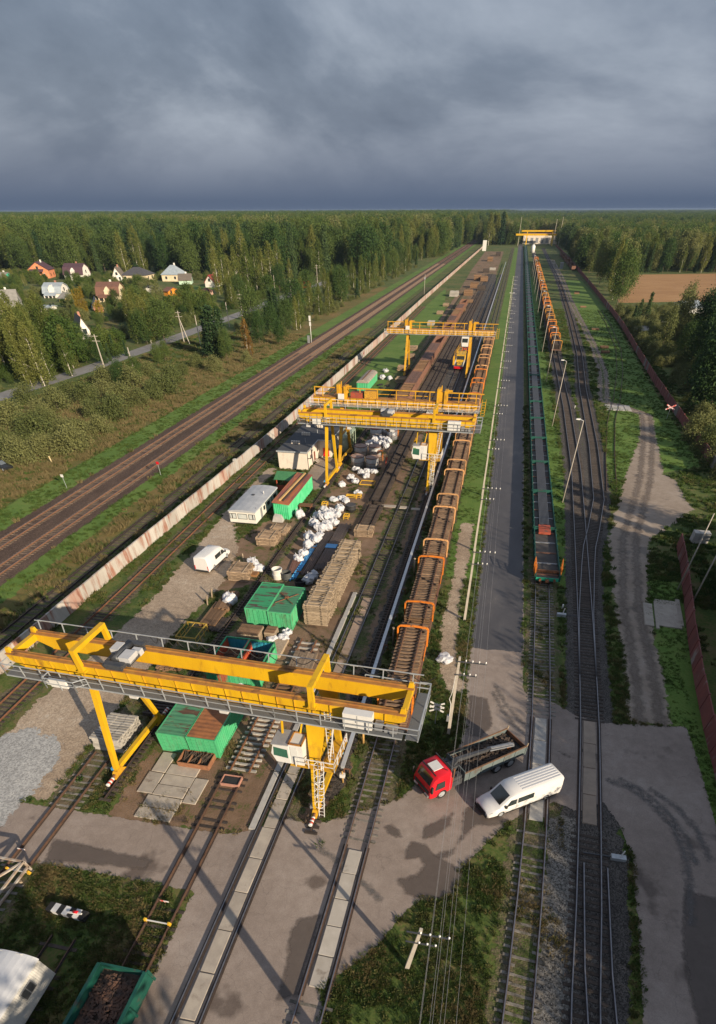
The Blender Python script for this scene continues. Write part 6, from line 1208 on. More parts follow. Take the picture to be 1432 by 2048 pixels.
# wheel stops, derailers and small signs in the near-left grass
def stopper(label, px, py, rz=0):
    x, y = P(px, py); t = thing('wheel_stop', label, 'stop', (x, y, 0), rz); MB().bar((-0.85, 0, 0.22), (0.85, 0, 0.22), 0.07, 0.07).build('bar', WHITE, t)
    for s in (-1, 1): MB().hexa([(s*0.82-0.09, -0.10, 0.1), (s*0.82+0.09, -0.10, 0.1), (s*0.82+0.09, 0.10, 0.1), (s*0.82-0.09, 0.10, 0.1), (s*0.82-0.06, -0.06, 0.42), (s*0.82+0.06, -0.06, 0.42), (s*0.82+0.06, 0.06, 0.42), (s*0.82-0.06, 0.06, 0.42)]).build('shoe', YB, t)
stopper('white bar with yellow shoes across the scrap wagon track', 317, 1847); stopper('white bar with yellow shoe at the road edge of the short track', 40, 1745)
for px, py, lab in ((331, 1806, 'small red and white plate between the scrap wagon rails'), (46, 1702, 'small red and white plate on the rail at the road')):
    x, y = P(px, py); tag(MB().bar((-0.3, 0, 0.25), (0.3, 0, 0.25), 0.03, 0.14).bar((0, 0, 0), (0, 0, 0.2), 0.04, 0.04).build('track_plate', surf('red_white_plate', (0.62, 0.6, 0.58), (0.55, 0.06, 0.05), 2.2, 0.5, sharp=(0.48, 0.52)), None, (x, y, 0)), lab, 'sign')
x, y = P(140, 1828); t = thing('striped_stop', 'black and white striped buffer block with red lamp in the near-left grass', 'buffer', (x, y, 0), R(-4))
for k in range(7): MB().box(-1.4+k*0.4, -0.3, 0.1, -1.0+k*0.4, 0.3, 0.5).build('block', WHITE if k % 2 else BLACKP, t)
MB().bar((0.2, -0.1, 0.55), (1.2, 0.0, 0.62), 0.1, 0.1).build('lamp_arm', WHITE, t); MB().cyl((0.6, 0, 0.62), (0.9, 0, 0.68), 0.1, 8).build('lamp', REDP, t)
# point machines
for px, py, lab, s in ((1235, 1718, 'grey point machine right of the right-hand track', 1), (1122, 1232, 'white point lever beside the right-hand track', -1)):
    x, y = P(px, py); t = thing('point_machine', lab, 'switch stand', (x, y, 0)); MB().box(-0.5, -0.2, 0, 0.5, 0.2, 0.3).build('case', GALV, t); MB().bar((0.1, 0, 0.3), (0.2, 0.1, 0.9), 0.07, 0.07).build('lever', WHITE, t); MB().bar((-0.5, 0, 0.16), (-s*2.4, 0, 0.16), 0.07, 0.06).build('rod', DKGREY, t)
for px, py, lab in ((1124, 1218, 'white stub post beside the point lever'), (1149, 817, 'short white stub between the tracks')):
    x, y = P(px, py); tag(MB().cyl((0, 0, 0), (0, 0, 0.55), 0.09, 8).build('stub_post', WHITE, None, (x, y, 0)), lab, 'post')
# ================================================================== road vehicles
def loft(st_, ring):
    """st_: list of (y, zb, zbelt, zroof, wb, wbelt, wroof); returns rings of 12 points, nose first (-y)"""
    out_ = []
    for (y, zb, zm, zr, wb, wm_, wr) in st_:
        half = [(wb*0.90, zb), (wb, zb+0.10), (wm_, zm), (wr+(wm_-wr)*0.35, zm+(zr-zm)*0.55), (wr, zr-0.09), (wr*0.82, zr)]
        out_.append([Vector((x, y, z)) for x, z in half]+[Vector((-x, y, z)) for x, z in half[::-1]])
    return out_
def loft_mesh(rings):
    mb = MB(); n = len(rings[0]); mb.smooth = False
    mb.add([p for r in rings for p in r], [(i*n+j, i*n+(j+1) % n, (i+1)*n+(j+1) % n, (i+1)*n+j) for i in range(len(rings)-1) for j in range(n)]+[tuple(range(n-1, -1, -1)), tuple((len(rings)-1)*n+j for j in range(n))])
    return mb
def pane(rings, i0, i1, j0, j1, inset=0.12, off=0.015, a=(0, 1), b=(0, 1)):
    """a glass or panel skin just proud of the body between two stations and two ring points"""
    A, B, C, D = rings[i0][j0], rings[i1][j0], rings[i1][j1], rings[i0][j1]; c = (A+B+C+D)/4; nn = (B-A).cross(D-A).normalized()
    if nn.dot(c-Vector((0, c.y, c.z*0.6))) < 0: nn = -nn
    q = [c+(p-c)*(1-inset) for p in (A, B, C, D)]
    mb = MB(); mb.add([p+nn*off for p in q], [(0, 1, 2, 3)]); return mb
def wheels(t, pos, r, w):
    for x, y in pos:
        s = 1 if x > 0 else -1
        wh = MB().lathe([(0, 0)], 3) if False else None
        k = MB(); k.cyl((x-s*w, y, r), (x, y, r), r, 18); o = k.build('wheel', BLACKP, t); MB().cyl((x-s*0.02, y, r), (x+s*0.012, y, r), r*0.62, 14).build('rim', GALV, o)
VW = surf('van_white', (0.62, 0.62, 0.62), (0.59, 0.59, 0.59), 1, 0.28, spec=0.5); VB = surf('black_trim', (0.02, 0.02, 0.022), (0.03, 0.03, 0.03), 3, 0.6)
def van(label, loc, rz, L, W_, H, rear_windows, name='delivery_van', rear_lights=True, ribs=6):
    t = thing(name, label, 'van', loc, rz); w = W_/2; k = H/2.45
    st_ = [(0.0, 0.30*k, 0.60*k, 0.84*k, w*0.80, w*0.84, w*0.66), (0.10, 0.24*k, 0.66*k, 0.95*k, w*0.92, w*0.95, w*0.74), (0.55, 0.24*k, 0.85*k, 1.12*k, w*0.98, w*0.99, w*0.80), (1.05, 0.24*k, 1.02*k, 1.26*k, w, w, w*0.84),
           (1.85, 0.24*k, 1.15*k, 2.24*k, w, w, w*0.82), (2.25, 0.24*k, 1.18*k, 2.42*k, w, w, w*0.87), (2.8, 0.24*k, 1.18*k, 2.46*k, w, w, w*0.88), (4.6, 0.24*k, 1.18*k, 2.46*k, w, w, w*0.88), (L-0.12, 0.24*k, 1.18*k, 2.45*k, w, w, w*0.88), (L, 0.30*k, 1.18*k, 2.34*k, w*0.97, w*0.97, w*0.85)]
    st_ = [(y-L/2, *r) for y, *r in st_]; rg = loft(st_, 12); loft_mesh(rg).build('body', VW, t, angle=R(38))
    pane(rg, 3, 4, 5, 6, 0.05, 0.012).build('windscreen', GLASS, t)
    for j0, j1 in ((2, 4), (9, 7)):
        A = rg[3][j0]; s = 1 if A.x > 0 else -1
        def side(y0, y1, z0, z1, nm, m, dx_=0.012):
            mb = MB(); xa, xb = w*1.0+dx_, w*0.955+dx_
            mb.add([(s*xa, y0, z0), (s*xa, y1, z0), (s*xb, y1, z1), (s*xb, y0+ (0.45 if nm == 'door_window' else 0), z1)], [(0, 1, 2, 3)]); mb.build(nm, m, t)
        y_ = -L/2
        side(y_+1.45, y_+2.35, 1.2*k, 1.8*k, 'door_window', GLASS); side(y_+2.5, y_+3.9, 1.22*k, 1.82*k, 'side_window', GLASS) if rear_windows >= 1 else None
        mb = MB().box(s*w if s > 0 else -w-0.03, y_+1.6, 0.26*k, s*w+0.03 if s > 0 else -w, L/2-0.3, 0.42*k); mb.build('sill_trim', VB, t)
        MB().box(s*(w+0.02)-0.1*(s < 0), y_+1.35, 1.15*k, s*(w+0.02)+0.1*(s > 0)+0.08*s*0, y_+1.5, 1.45*k).build('mirror', VB, t)
        MB().bar((s*(w+0.008), y_+2.42, 0.5*k), (s*(w+0.008), y_+2.42, 1.9*k), 0.012, 0.012).build('door_seam', MIDGREY, t)
        MB().hexa([(s*w*0.55, y_-0.01, 0.62*k), (s*w*0.86, y_+0.1, 0.62*k), (s*w*0.88, y_+0.35, 0.72*k), (s*w*0.58, y_+0.02, 0.66*k), (s*w*0.55, y_+0.02, 0.78*k), (s*w*0.86, y_+0.14, 0.80*k), (s*w*0.9, y_+0.4, 0.9*k), (s*w*0.58, y_+0.1, 0.8*k)]).build('headlight', GLASS, t)
        if rear_lights: MB().box(s*w*0.9-0.05, L/2-0.02, 0.55*k, s*w*0.9+0.05, L/2+0.03, 1.15*k).build('tail_light', REDP, t)
    MB().box(-w*0.82, -L/2-0.07, 0.24*k, w*0.82, -L/2+0.1, 0.5*k).build('front_bumper', VB, t); MB().box(-w*0.55, -L/2-0.035, 0.55*k, w*0.55, -L/2+0.02, 0.72*k).build('grille', VB, t); MB().box(-w*0.9, L/2-0.05, 0.24*k, w*0.9, L/2+0.1, 0.5*k).build('rear_bumper', VB, t)
    for i in range(ribs): xx = (i-(ribs-1)/2)*w*0.24; MB().box(xx-0.05, -L/2+2.9, 2.452*k, xx+0.05, L/2-0.2, 2.478*k).build('roof_rib', surf('van_rib', (0.56, 0.57, 0.59), (0.54, 0.55, 0.57), 2, 0.35), t)
    wheels(t, [(s*(w+0.0), y) for s in (-1, 1) for y in (-L/2+1.15, L/2-1.35)], 0.34*k*1.1, 0.24)
    return t
# white crew van on the asphalt, nose to the lower left
v1 = van('long white crew van parked on the asphalt beside the red lorry', (6.15, 26.75, 0.02), math.atan2(-4.2, -6.0)+math.pi/2, 6.6, 1.98, 1.98, 1)
MB().box(-0.5, -2.0, 0.95, 0.4, -1.7, 1.05).build('orange_vest', surf('orange_cloth', (0.7, 0.14, 0.03), (0.6, 0.1, 0.02), 4, 0.8), v1)
v2 = van('short white panel van on the gravel lane', (-33.0, 60.2, 0.02), math.atan2(5.8, 0.55)+math.pi/2, 5.9, 2.0, 1.95, 1)
# red lorry with loading crane
t = thing('tipper_lorry', 'red-cabbed tipper lorry with loader crane standing on the asphalt', 'lorry', (-0.55, 26.55, 0.02), math.atan2(-3.9, -4.6)+math.pi/2); TL = t
CABR = surf('lorry_red', (0.58, 0.012, 0.022), (0.50, 0.01, 0.02), 1.2, 0.25, spec=0.5)
rg = loft([(-0.95, 0.35, 1.05, 1.35, 1.12, 1.14, 1.05), (-0.85, 0.32, 1.10, 1.55, 1.2, 1.2, 1.08), (-0.55, 0.32, 1.15, 2.25, 1.22, 1.22, 1.06), (-0.2, 0.32, 1.15, 2.42, 1.22, 1.22, 1.10), (0.95, 0.45, 1.15, 2.45, 1.22, 1.22, 1.10), (1.05, 0.6, 1.15, 2.38, 1.2, 1.2, 1.05)], 12)
cabm = loft_mesh(rg).build('cab', CABR, t, angle=R(40))
pane(rg, 1, 2, 5, 6, 0.04, 0.015).build('windscreen', GLASS, t)
for s in (-1, 1):
    MB().add([(s*1.235, -0.55, 1.2), (s*1.235, 0.35, 1.2), (s*1.17, 0.35, 1.85), (s*1.18, -0.35, 1.85)], [(0, 1, 2, 3)]).build('door_window', GLASS, t)
    MB().box(s*1.25-0.04, -0.98, 1.2, s*1.25+0.12*s+0.02, -0.84, 1.85).build('mirror', VB, t); MB().box(s*0.75-0.25, -1.0, 0.42, s*0.75+0.25, -0.94, 0.62).build('headlight', WHITE, t); MB().box(s*1.05-0.18, -0.35, 0.3, s*1.05+0.19, 0.1, 0.36).build('step', VB, t)
MB().box(-0.95, -0.99, 0.75, 0.95, -0.94, 1.12).box(-0.8, -1.0, 0.35, 0.8, -0.95, 0.58).build('grille', VB, t); MB().box(-0.5, -0.25, 2.455, 0.4, 0.6, 2.52).build('roof_hatch', WHITE, t)
MB().bar((-0.9, -0.4, 2.5), (0.9, -0.4, 2.5), 0.08, 0.08).bar((-0.5, -0.1, 2.47), (0.8, 0.75, 2.47), 0.03, 0.05).build('roof_bar', VB, t)
MB().box(-1.2, 0.95, 1.9, 1.2, 1.06, 2.5).build('rear_spoiler', VB, t)
MB().box(-0.45, 0.6, 0.55, -0.3, 8.3, 0.8).box(0.3, 0.6, 0.55, 0.45, 8.3, 0.8).box(-0.3, 1.0, 0.6, 0.3, 8.2, 0.7).build('chassis', DKGREY, t)
cr_ = MB().box(-1.1, 1.12, 0.55, 1.1, 2.1, 1.15); cr_.box(-1.0, 1.15, 1.15, -0.5, 2.0, 1.6); cr_.box(0.5, 1.2, 1.15, 1.05, 2.05, 1.5); cr_.box(-0.35, 1.5, 1.1, 0.35, 2.2, 1.9); cr_.bar((0.9, 1.6, 0.5), (0.95, 1.6, 1.8), 0.12, 0.12); cr_.bar((-0.9, 1.6, 0.5), (-0.95, 1.6, 1.8), 0.12, 0.12); crb = cr_.build('crane_base', DKGREY, t)
MB().bar((0.1, 1.8, 1.85), (0.0, 2.2, 2.25), 0.3, 0.3).bar((0.0, 2.1, 2.2), (0.15, 5.4, 1.95), 0.28, 0.32, 0.2, 0.24).build('crane_boom', DKGREY, crb)
MB().bar((0.15, 5.4, 1.95), (0.5, 7.5, 1.75), 0.2, 0.2).bar((0.35, 5.2, 1.98), (0.7, 7.4, 1.8), 0.08, 0.08).bar((-0.05, 5.2, 1.98), (0.3, 7.4, 1.8), 0.08, 0.08).build('jib', MIDGREY, crb)
MB().box(0.05, 6.9, 1.35, 0.55, 7.3, 1.6).bar((0.3, 7.3, 1.7), (0.3, 7.5, 1.35), 0.12, 0.12).build('grab', ORANGE, crb)
for k in range(6): MB().tube([(-0.8+k*0.3, 1.35, 1.1), (-0.85+k*0.3, 1.4, 1.5+0.1*(k % 3)), (-0.5+k*0.2, 1.7, 1.8), (-0.1, 1.9, 1.6)], 0.03, 5).build('hose', BLACKP, crb)
MB().cyl((1.0, 1.2, 0.7), (1.0, 1.2, 2.55), 0.08, 8).build('exhaust', RUST, t)
BEDG = surf('grey_green_bed', (0.115, 0.145, 0.15), (0.085, 0.11, 0.115), 1.2, 0.6, c3=(0.09, 0.08, 0.07), s3=1.0)
b = MB().box(-1.22, 2.15, 0.85, 1.22, 8.3, 0.95).build('tipper_body', DKGREY, t)
for s in (-1, 1):
    o = MB().box(s*1.22-0.05, 2.15, 0.9, s*1.22+0.05, 8.3, 1.75)
    for k in range(6): o.box(s*1.28-0.03, 2.6+k*1.12, 0.88, s*1.28+0.03, 2.7+k*1.12, 1.75)
    sb = o.build('side_board', BEDG, b); MB().box(s*1.22-0.06, 2.15, 1.75, s*1.22+0.06, 8.3, 1.80).build('top_rail', surf('worn_rail', (0.20, 0.11, 0.06), (0.13, 0.08, 0.05), 3, 0.7), sb)
MB().box(-1.17, 2.15, 0.9, 1.17, 2.23, 1.85).build('head_board', BEDG, b); MB().box(-1.17, 8.22, 0.9, 1.17, 8.3, 1.7).build('tail_board', RUST, b)
MB().box(-1.16, 2.3, 0.95, 1.16, 8.2, 1.38).build('load_bed', BLACKP, b)
scrap('scrap_load', None, -1.05, 1.05, 2.5, 8.0, 1.38, 320, SCRD, 0.2, 0.7, False, b, 0.25)
for s in (-1, 1): MB().cyl((s*1.22, 8.25, 1.6), (s*1.22, 8.35, 2.05), 0.06, 6).build('corner_post', PALEWOOD, b)
wheels(t, [(s*1.22, y) for s in (-1, 1) for y in (0.15, 5.6, 6.95)], 0.46, 0.32)
for s in (-1, 1): MB().box(s*1.0-0.2, 5.0, 0.88-0.02, s*1.0+0.23, 7.55, 0.845).build('mudguard', DKGREY, t)
# far red lorry and the dark car by the bushes
x, y = P(612, 578); t = thing('box_lorry', 'small bright red box lorry on the country road', 'lorry', (x, y, 0), 0)
MB().box(-1.3, 0, 0.7, 1.3, 6.0, 3.1).build('box_body', REDP, t); MB().prism([(-2.0, 0.5), (-0.1, 0.5), (-0.1, 2.2), (-1.5, 2.2), (-2.0, 1.2)], 0, -1.15, 1.15).build('cab', CABR, t); MB().box(-1.0, -1.93, 1.3, 1.0, -1.88, 1.35).build('wiper_panel', VB, t); MB().add([(-1.0, -1.97, 1.32), (1.0, -1.97, 1.32), (0.95, -1.6, 2.1), (-0.95, -1.6, 2.1)], [(0, 1, 2, 3)]).build('windscreen', GLASS, t)
wheels(t, [(s*1.2, yy) for s in (-1, 1) for yy in (-1.1, 4.4)], 0.45, 0.3)
x, y = P(6, 938); t = thing('estate_car', 'dark car parked at the edge of the bushes by the main line', 'car', (x, y, 0), R(75))
DK = surf('black_car', (0.015, 0.017, 0.02), (0.02, 0.022, 0.025), 1, 0.2, spec=0.6)
rg = loft([(-2.1, 0.3, 0.5, 0.62, 0.7, 0.75, 0.6), (-1.9, 0.25, 0.55, 0.74, 0.85, 0.85, 0.7), (-0.9, 0.25, 0.62, 0.82, 0.88, 0.88, 0.72), (-0.1, 0.25, 0.7, 1.28, 0.88, 0.88, 0.64), (1.4, 0.25, 0.7, 1.28, 0.88, 0.88, 0.64), (2.0, 0.25, 0.68, 0.95, 0.86, 0.86, 0.62), (2.15, 0.3, 0.6, 0.75, 0.8, 0.8, 0.6)], 12); loft_mesh(rg).build('body', DK, t, angle=R(40))
pane(rg, 2, 3, 5, 6, 0.1, 0.012).build('windscreen', surf('pale_glass', (0.12, 0.14, 0.16), (0.1, 0.12, 0.14), 2, 0.1, spec=0.7), t); pane(rg, 4, 5, 5, 6, 0.1, 0.012).build('rear_window', GLASS, t); wheels(t, [(s*0.88, yy) for s in (-1, 1) for yy in (-1.3, 1.3)], 0.3, 0.2)
# ================================================================== yard buildings
# cream workshop with flat bitumen roof
WS = thing('workshop', 'cream brick workshop with flat dark roof, rooftop vents and red cabinet', 'building', (-32.0, 97.0, 0)); hW = 2.65
mb = MB().box(-4.0, 0, 0, 1.2, 22, hW); mb.build('wall', CREAM, WS)
mb = MB().box(1.203, 7.4, 0, 3.6, 22.002, hW-0.004).build('wall', CREAM, WS)
rf = MB().box(-4.12, -0.12, hW+0.002, 1.32, 22.12, hW+0.14).box(1.322, 7.28, hW+0.003, 3.72, 22.11, hW+0.135).build('roof', ROOFBIT, WS)
MB().box(-4.2, -0.2, hW-0.06, 1.4, -0.121, hW+0.16).box(1.321, -0.12, hW-0.06, 1.42, 7.2, hW+0.16).box(1.42, 7.18, hW-0.06, 3.8, 7.279, hW+0.16).box(3.721, 7.28, hW-0.06, 3.8, 22.1, hW+0.16).build('parapet_trim', GALV, rf)
for k, (xx, yy) in enumerate(((-2.6, 4.3), (-2.2, 9.6), (-1.2, 15.0))):
    for j in range(4): MB().box(xx+j*0.42-0.15, yy-0.2, hW+0.14, xx+j*0.42+0.15, yy+0.2, hW+0.55).build('vent_block', CREAM, rf)
MB().cyl((-0.4, 5.2, hW+0.1), (-0.4, 5.2, hW+0.8), 0.05, 6).build('vent_pipe', GALV, rf); MB().cyl((0.2, 11.2, hW+0.1), (0.2, 11.2, hW+0.7), 0.05, 6).build('vent_pipe', GALV, rf)
MB().box(1.2, 4.4, 0.05, 1.26, 5.2, 1.6).build('door', surf('brown_door', (0.20, 0.07, 0.045), (0.16, 0.055, 0.04), 2, 0.6), WS)
MB().box(1.201, 2.2, 1.1, 1.24, 2.9, 1.7).build('window', GLASS, WS); MB().box(-2.4, -0.04, 1.0, -1.4, 0.0, 1.6).build('window_recess', CREAM, WS)
MB().box(2.2, 7.2, 0.25, 3.3, 7.39, 1.55).build('red_cabinet', REDP, WS)
for k in range(3): MB().box(1.28, 4.2-0.0, 0.0+k*0.0, 2.0-k*0.22, 5.4, 0.14+k*0.13).build('step', CONC, WS)
MB().cyl((1.3, 0.3, 0), (1.3, 0.3, hW+0.4), 0.05, 6).build('drain_pipe', DKGREY, WS); MB().box(1.25, 0.25, 1.7, 1.9, 0.35, 1.78).build('lamp_bracket', VB, WS)
for k, (xx, yy, zz) in enumerate(((1.22, 3.3, 1.9), (1.22, 3.8, 2.0), (2.9, 7.37, 2.0))): MB().box(xx, yy-0.12, zz, xx+0.1, yy+0.0, zz+0.3).build('meter_box', MIDGREY, WS)
# green pipework and silo behind the workshop leg
t = thing('pipe_rack', 'pale green silo and steel platform behind the workshop wall', 'silo', (-26.6, 107.5, 0))
SG = surf('pale_sage_paint', (0.34, 0.42, 0.33), (0.28, 0.35, 0.28), 2, 0.6)
MB().lathe([(0, 0.4), (0.9, 0.4), (0.9, 2.6), (0.4, 3.0), (0, 3.0)], 18).build('silo', SG, t)
for xx, yy in ((-1, 1.6), (1, 1.6), (-1, 5.4), (1, 5.4), (-1, 3.5), (1, 3.5)): MB().bar((xx, yy, 0), (xx, yy, 2.6), 0.12, 0.12).build('post', SG, t)
MB().box(-1.1, 1.5, 2.6, 1.1, 5.5, 2.7).build('platform', SG, t); mb = MB(); railing(mb, [(-1.1, 1.5, 2.7), (1.1, 1.5, 2.7), (1.1, 5.5, 2.7), (-1.1, 5.5, 2.7)], 0.8, 1.0); mb.build('railing', SG, t)
# white site caravan
t = thing('site_caravan', 'white site caravan with grey curved roof and bay windows on the gravel', 'caravan', (-33.5, 77.5, 0)); X, Y, h = 2.0, 5.0, 1.75
CW = surf('caravan_white', (0.66, 0.65, 0.60), (0.60, 0.59, 0.55), 1.5, 0.5)
MB().box(-X, -Y, 0.3, X, Y, h).build('wall', CW, t); MB().box(-X+0.2, -Y+0.3, 0.0, X-0.2, Y-0.3, 0.3).build('undercarriage', VB, t)
MB().prism([(-X-0.1, h), (-X-0.05, h+0.12), (-X*0.5, h+0.26), (0, h+0.30), (X*0.5, h+0.26), (X+0.05, h+0.12), (X+0.1, h)], 1, -Y-0.12, Y+0.12).build('roof', surf('caravan_roof', (0.40, 0.42, 0.45), (0.33, 0.35, 0.38), 0.7, 0.45), t)
for xx, w_ in ((-1.25, 0.5), (0.0, 1.3), (1.25, 0.5), (-1.75, 0.25), (1.75, 0.25)):
    o = MB().box(xx-w_/2, -Y-0.03, 0.85, xx+w_/2, -Y-0.001, 1.45).build('window', surf('net_curtain', (0.42, 0.46, 0.46), (0.5, 0.52, 0.5), 3, 0.3), t); MB().box(xx-w_/2-0.05, -Y-0.045, 0.80, xx-w_/2, -Y, 1.5).box(xx+w_/2, -Y-0.045, 0.80, xx+w_/2+0.05, -Y, 1.5).box(xx-w_/2, -Y-0.045, 1.45, xx+w_/2, -Y, 1.5).box(xx-w_/2, -Y-0.045, 0.80, xx+w_/2, -Y, 0.85).build('frame', VB, o)
for yy, w_ in ((-1.3, 0.8), (0.6, 1.2), (3.6, 1.4)):
    o = MB().box(X+0.001, yy-w_/2, 0.9, X+0.03, yy+w_/2, 1.45).build('window', GLASS, t); MB().box(X+0.001, yy-w_/2-0.06, 0.84, X+0.045, yy-w_/2, 1.51).box(X+0.001, yy+w_/2, 0.84, X+0.045, yy+w_/2+0.06, 1.51).box(X+0.001, yy-w_/2, 1.45, X+0.045, yy+w_/2, 1.51).box(X+0.001, yy-w_/2, 0.84, X+0.045, yy+w_/2, 0.9).build('frame', CW, o)
for yy in (-2.6, 2.2): MB().box(X+0.001, yy-0.35, 0.35, X+0.04, yy+0.35, 1.6).build('door', surf('grey_door', (0.25, 0.26, 0.27), (0.2, 0.21, 0.22), 3, 0.5), t)
MB().box(-0.5, 0.6, h+0.28, -0.1, 1.0, h+0.38).build('roof_vent', DKGREY, t); MB().cyl((1.1, 1.6, h+0.2), (1.1, 1.6, h+0.65), 0.06, 8).build('flue', WHITE, t); MB().bar((1.7, -3.8, h+0.1), (1.9, -4.1, h+0.45), 0.04, 0.04).build('aerial', DKGREY, t)
# corrugated green shed with planks on its roof
t = thing('corrugated_shed', 'bright green corrugated shed with rust-red roof and a beam on top', 'shed', (-28.6, 81.9, 0)); X, Y, h = 1.15, 6.4, 2.0
mb = MB(); corrug(mb, (X, -Y), (X, Y), 0.02, h, 34, 0.05, (1, 0)); corrug(mb, (-X, -Y), (-X, Y), 0.02, h+0.25, 34, 0.05, (-1, 0)); corrug(mb, (-X, -Y), (X, -Y), 0.02, h+0.1, 8, 0.05, (0, -1)); corrug(mb, (-X, Y), (X, Y), 0.02, h+0.1, 8, 0.05, (0, 1)); mb.build('wall', surf('fresh_green_sheet', (0.04, 0.42, 0.17), (0.10, 0.50, 0.26), 1.0, 0.5), t)
MB().hexa([(-X-0.15, -Y-0.1, h+0.24), (X+0.15, -Y-0.1, h+0.02), (X+0.15, Y+0.1, h+0.02), (-X-0.15, Y+0.1, h+0.24), (-X-0.15, -Y-0.1, h+0.30), (X+0.15, -Y-0.1, h+0.08), (X+0.15, Y+0.1, h+0.08), (-X-0.15, Y+0.1, h+0.30)]).build('roof', surf('rust_red_roof', (0.20, 0.075, 0.065), (0.36, 0.12, 0.05), 0.7, 0.75, stretch=(2.0, 0.3, 1), sharp=(0.45, 0.6)), t)
tag(MB().bar((-0.35, -5.6, h+0.30), (0.1, 6.3, h+0.28), 0.26, 0.2).build('timber_beam', surf('fresh_plank', (0.52, 0.36, 0.16), (0.42, 0.28, 0.12), 2, 0.7), None, (-28.6, 81.9, 0)), 'long fresh timber beam lying on the green shed roof', 'beam')
tag(MB().bar((0.15, -5.6, h+0.27), (0.55, 6.3, h+0.26), 0.16, 0.16).build('timber_beam', WSLEEP, None, (-28.6, 81.9, 0)), 'dark beam beside the fresh one on the green shed roof', 'beam')
x, y = P(557, 1042); tag(MB().hexa([(-0.8, -0.5, 0), (0.8, -0.5, 0), (0.8, 0.5, 0), (-0.8, 0.5, 0), (-0.55, -0.3, 0.75), (0.6, -0.3, 0.6), (0.5, 0.3, 0.8), (-0.5, 0.3, 0.9)]).build('grey_boulder', CONCG, None, (x, y, 0)), 'grey tarpaulined heap in front of the green shed', 'heap')
# small open gazebo with green roof
t = thing('smoking_shelter', 'dark red timber shelter with green tiled roof between caravan and workshop', 'shelter', (-31.4, 88.6, 0)); 
for xx in (-1.6, 1.6):
    for yy in (-1.8, 1.8): MB().box(xx-0.07, yy-0.07, 0, xx+0.07, yy+0.07, 1.65).build('post', REDRUST, t)
for yy in (-1.8,): MB().box(-1.6, yy-0.04, 0.1, 1.6, yy+0.04, 0.8).build('board_wall', REDRUST, t)
MB().box(1.58, -1.73, 0.1, 1.66, 1.73, 0.8).build('board_wall', REDRUST, t)
MB().prism([(-2.1, 1.62), (2.1, 1.62), (0.0, 2.25)], 0, -2.0, 2.0).build('roof', surf('green_tiles', (0.055, 0.20, 0.08), (0.04, 0.15, 0.065), 3, 0.7), t)
x, y = P(615, 990); tag(MB().box(-1.0, -0.6, 0.55, 1.0, 0.6, 0.62).box(-0.9, -0.5, 0, -0.8, 0.5, 0.55).box(0.8, -0.5, 0, 0.9, 0.5, 0.55).build('work_bench', RUST, None, (*P(612, 1018), 0)), 'rusty work bench at the side of the green shed', 'bench')
for px, py, lab in ((792, 872, 'orange machine frame beyond the grey tanks'), (760, 922, 'orange stand beside the four grey tanks')):
    cage(lab, *P(px, py), 0.9, 0.9, 1.5, ORANGE, 2)
# worker by the dark track panels: one continuous body
def person(label, px, py, mat_up, mat_lo, h=1.36, rz=0.0, bend=0.25):
    x, y = P(px, py); t = thing('person', label, 'person', (x, y, 0), rz); s = h/1.75
    V = [(0, 0, .95), (0, -.02, 1.15), (0, -.06-bend*.3, 1.38), (0, -.08-bend*.5, 1.50), (0, -.10-bend*.6, 1.63), (.1, 0, .9), (.13, -.03, .5), (.14, .06, .08), (.15, -.1, .03), (-.1, 0, .9), (-.12, .05, .5), (-.13, .15, .08), (-.14, 0, .03), (.19, -.06-bend*.3, 1.38), (.26, -.1-bend*.4, 1.12), (.24, -.28-bend*.5, .95), (-.19, -.06-bend*.3, 1.38), (-.26, -.1-bend*.4, 1.12), (-.24, -.28-bend*.5, .95)]
    E_ = [(0, 1), (1, 2), (2, 3), (3, 4), (0, 5), (5, 6), (6, 7), (7, 8), (0, 9), (9, 10), (10, 11), (11, 12), (2, 13), (13, 14), (14, 15), (2, 16), (16, 17), (17, 18)]
    rad = [.15, .14, .17, .06, .11, .1, .075, .055, .045, .1, .075, .055, .045, .075, .055, .04, .075, .055, .04]
    me = bpy.data.meshes.new('body'); me.from_pydata([tuple(c*s for c in v) for v in V], E_, []); o = place('body', me, t); me.materials.append(mat_up)
    md = o.modifiers.new('skin', 'SKIN'); 
    for i, sv in enumerate(me.skin_vertices[0].data): sv.radius = (rad[i]*s, rad[i]*s); sv.use_root = (i == 0)
    o.modifiers.new('sub', 'SUBSURF').levels = 1; o.modifiers['sub'].render_levels = 1
    MB().lathe([(0, 0.0), (0.13*s, 0.0), (0.14*s, 0.05*s), (0.12*s, 0.12*s), (0.05*s, 0.16*s), (0, 0.17*s)], 12, (0, (-.1-bend*.6)*s, 1.63*s)).build('helmet', surf('yellow_helmet', (0.7, 0.5, 0.12), (0.65, 0.45, 0.1), 3, 0.4), t)
person('worker in orange-red overalls and pale helmet beside the dark track panels', 772, 930, surf('overall_orange', (0.62, 0.09, 0.04), (0.52, 0.07, 0.03), 4, 0.8), None, 1.4, R(120))
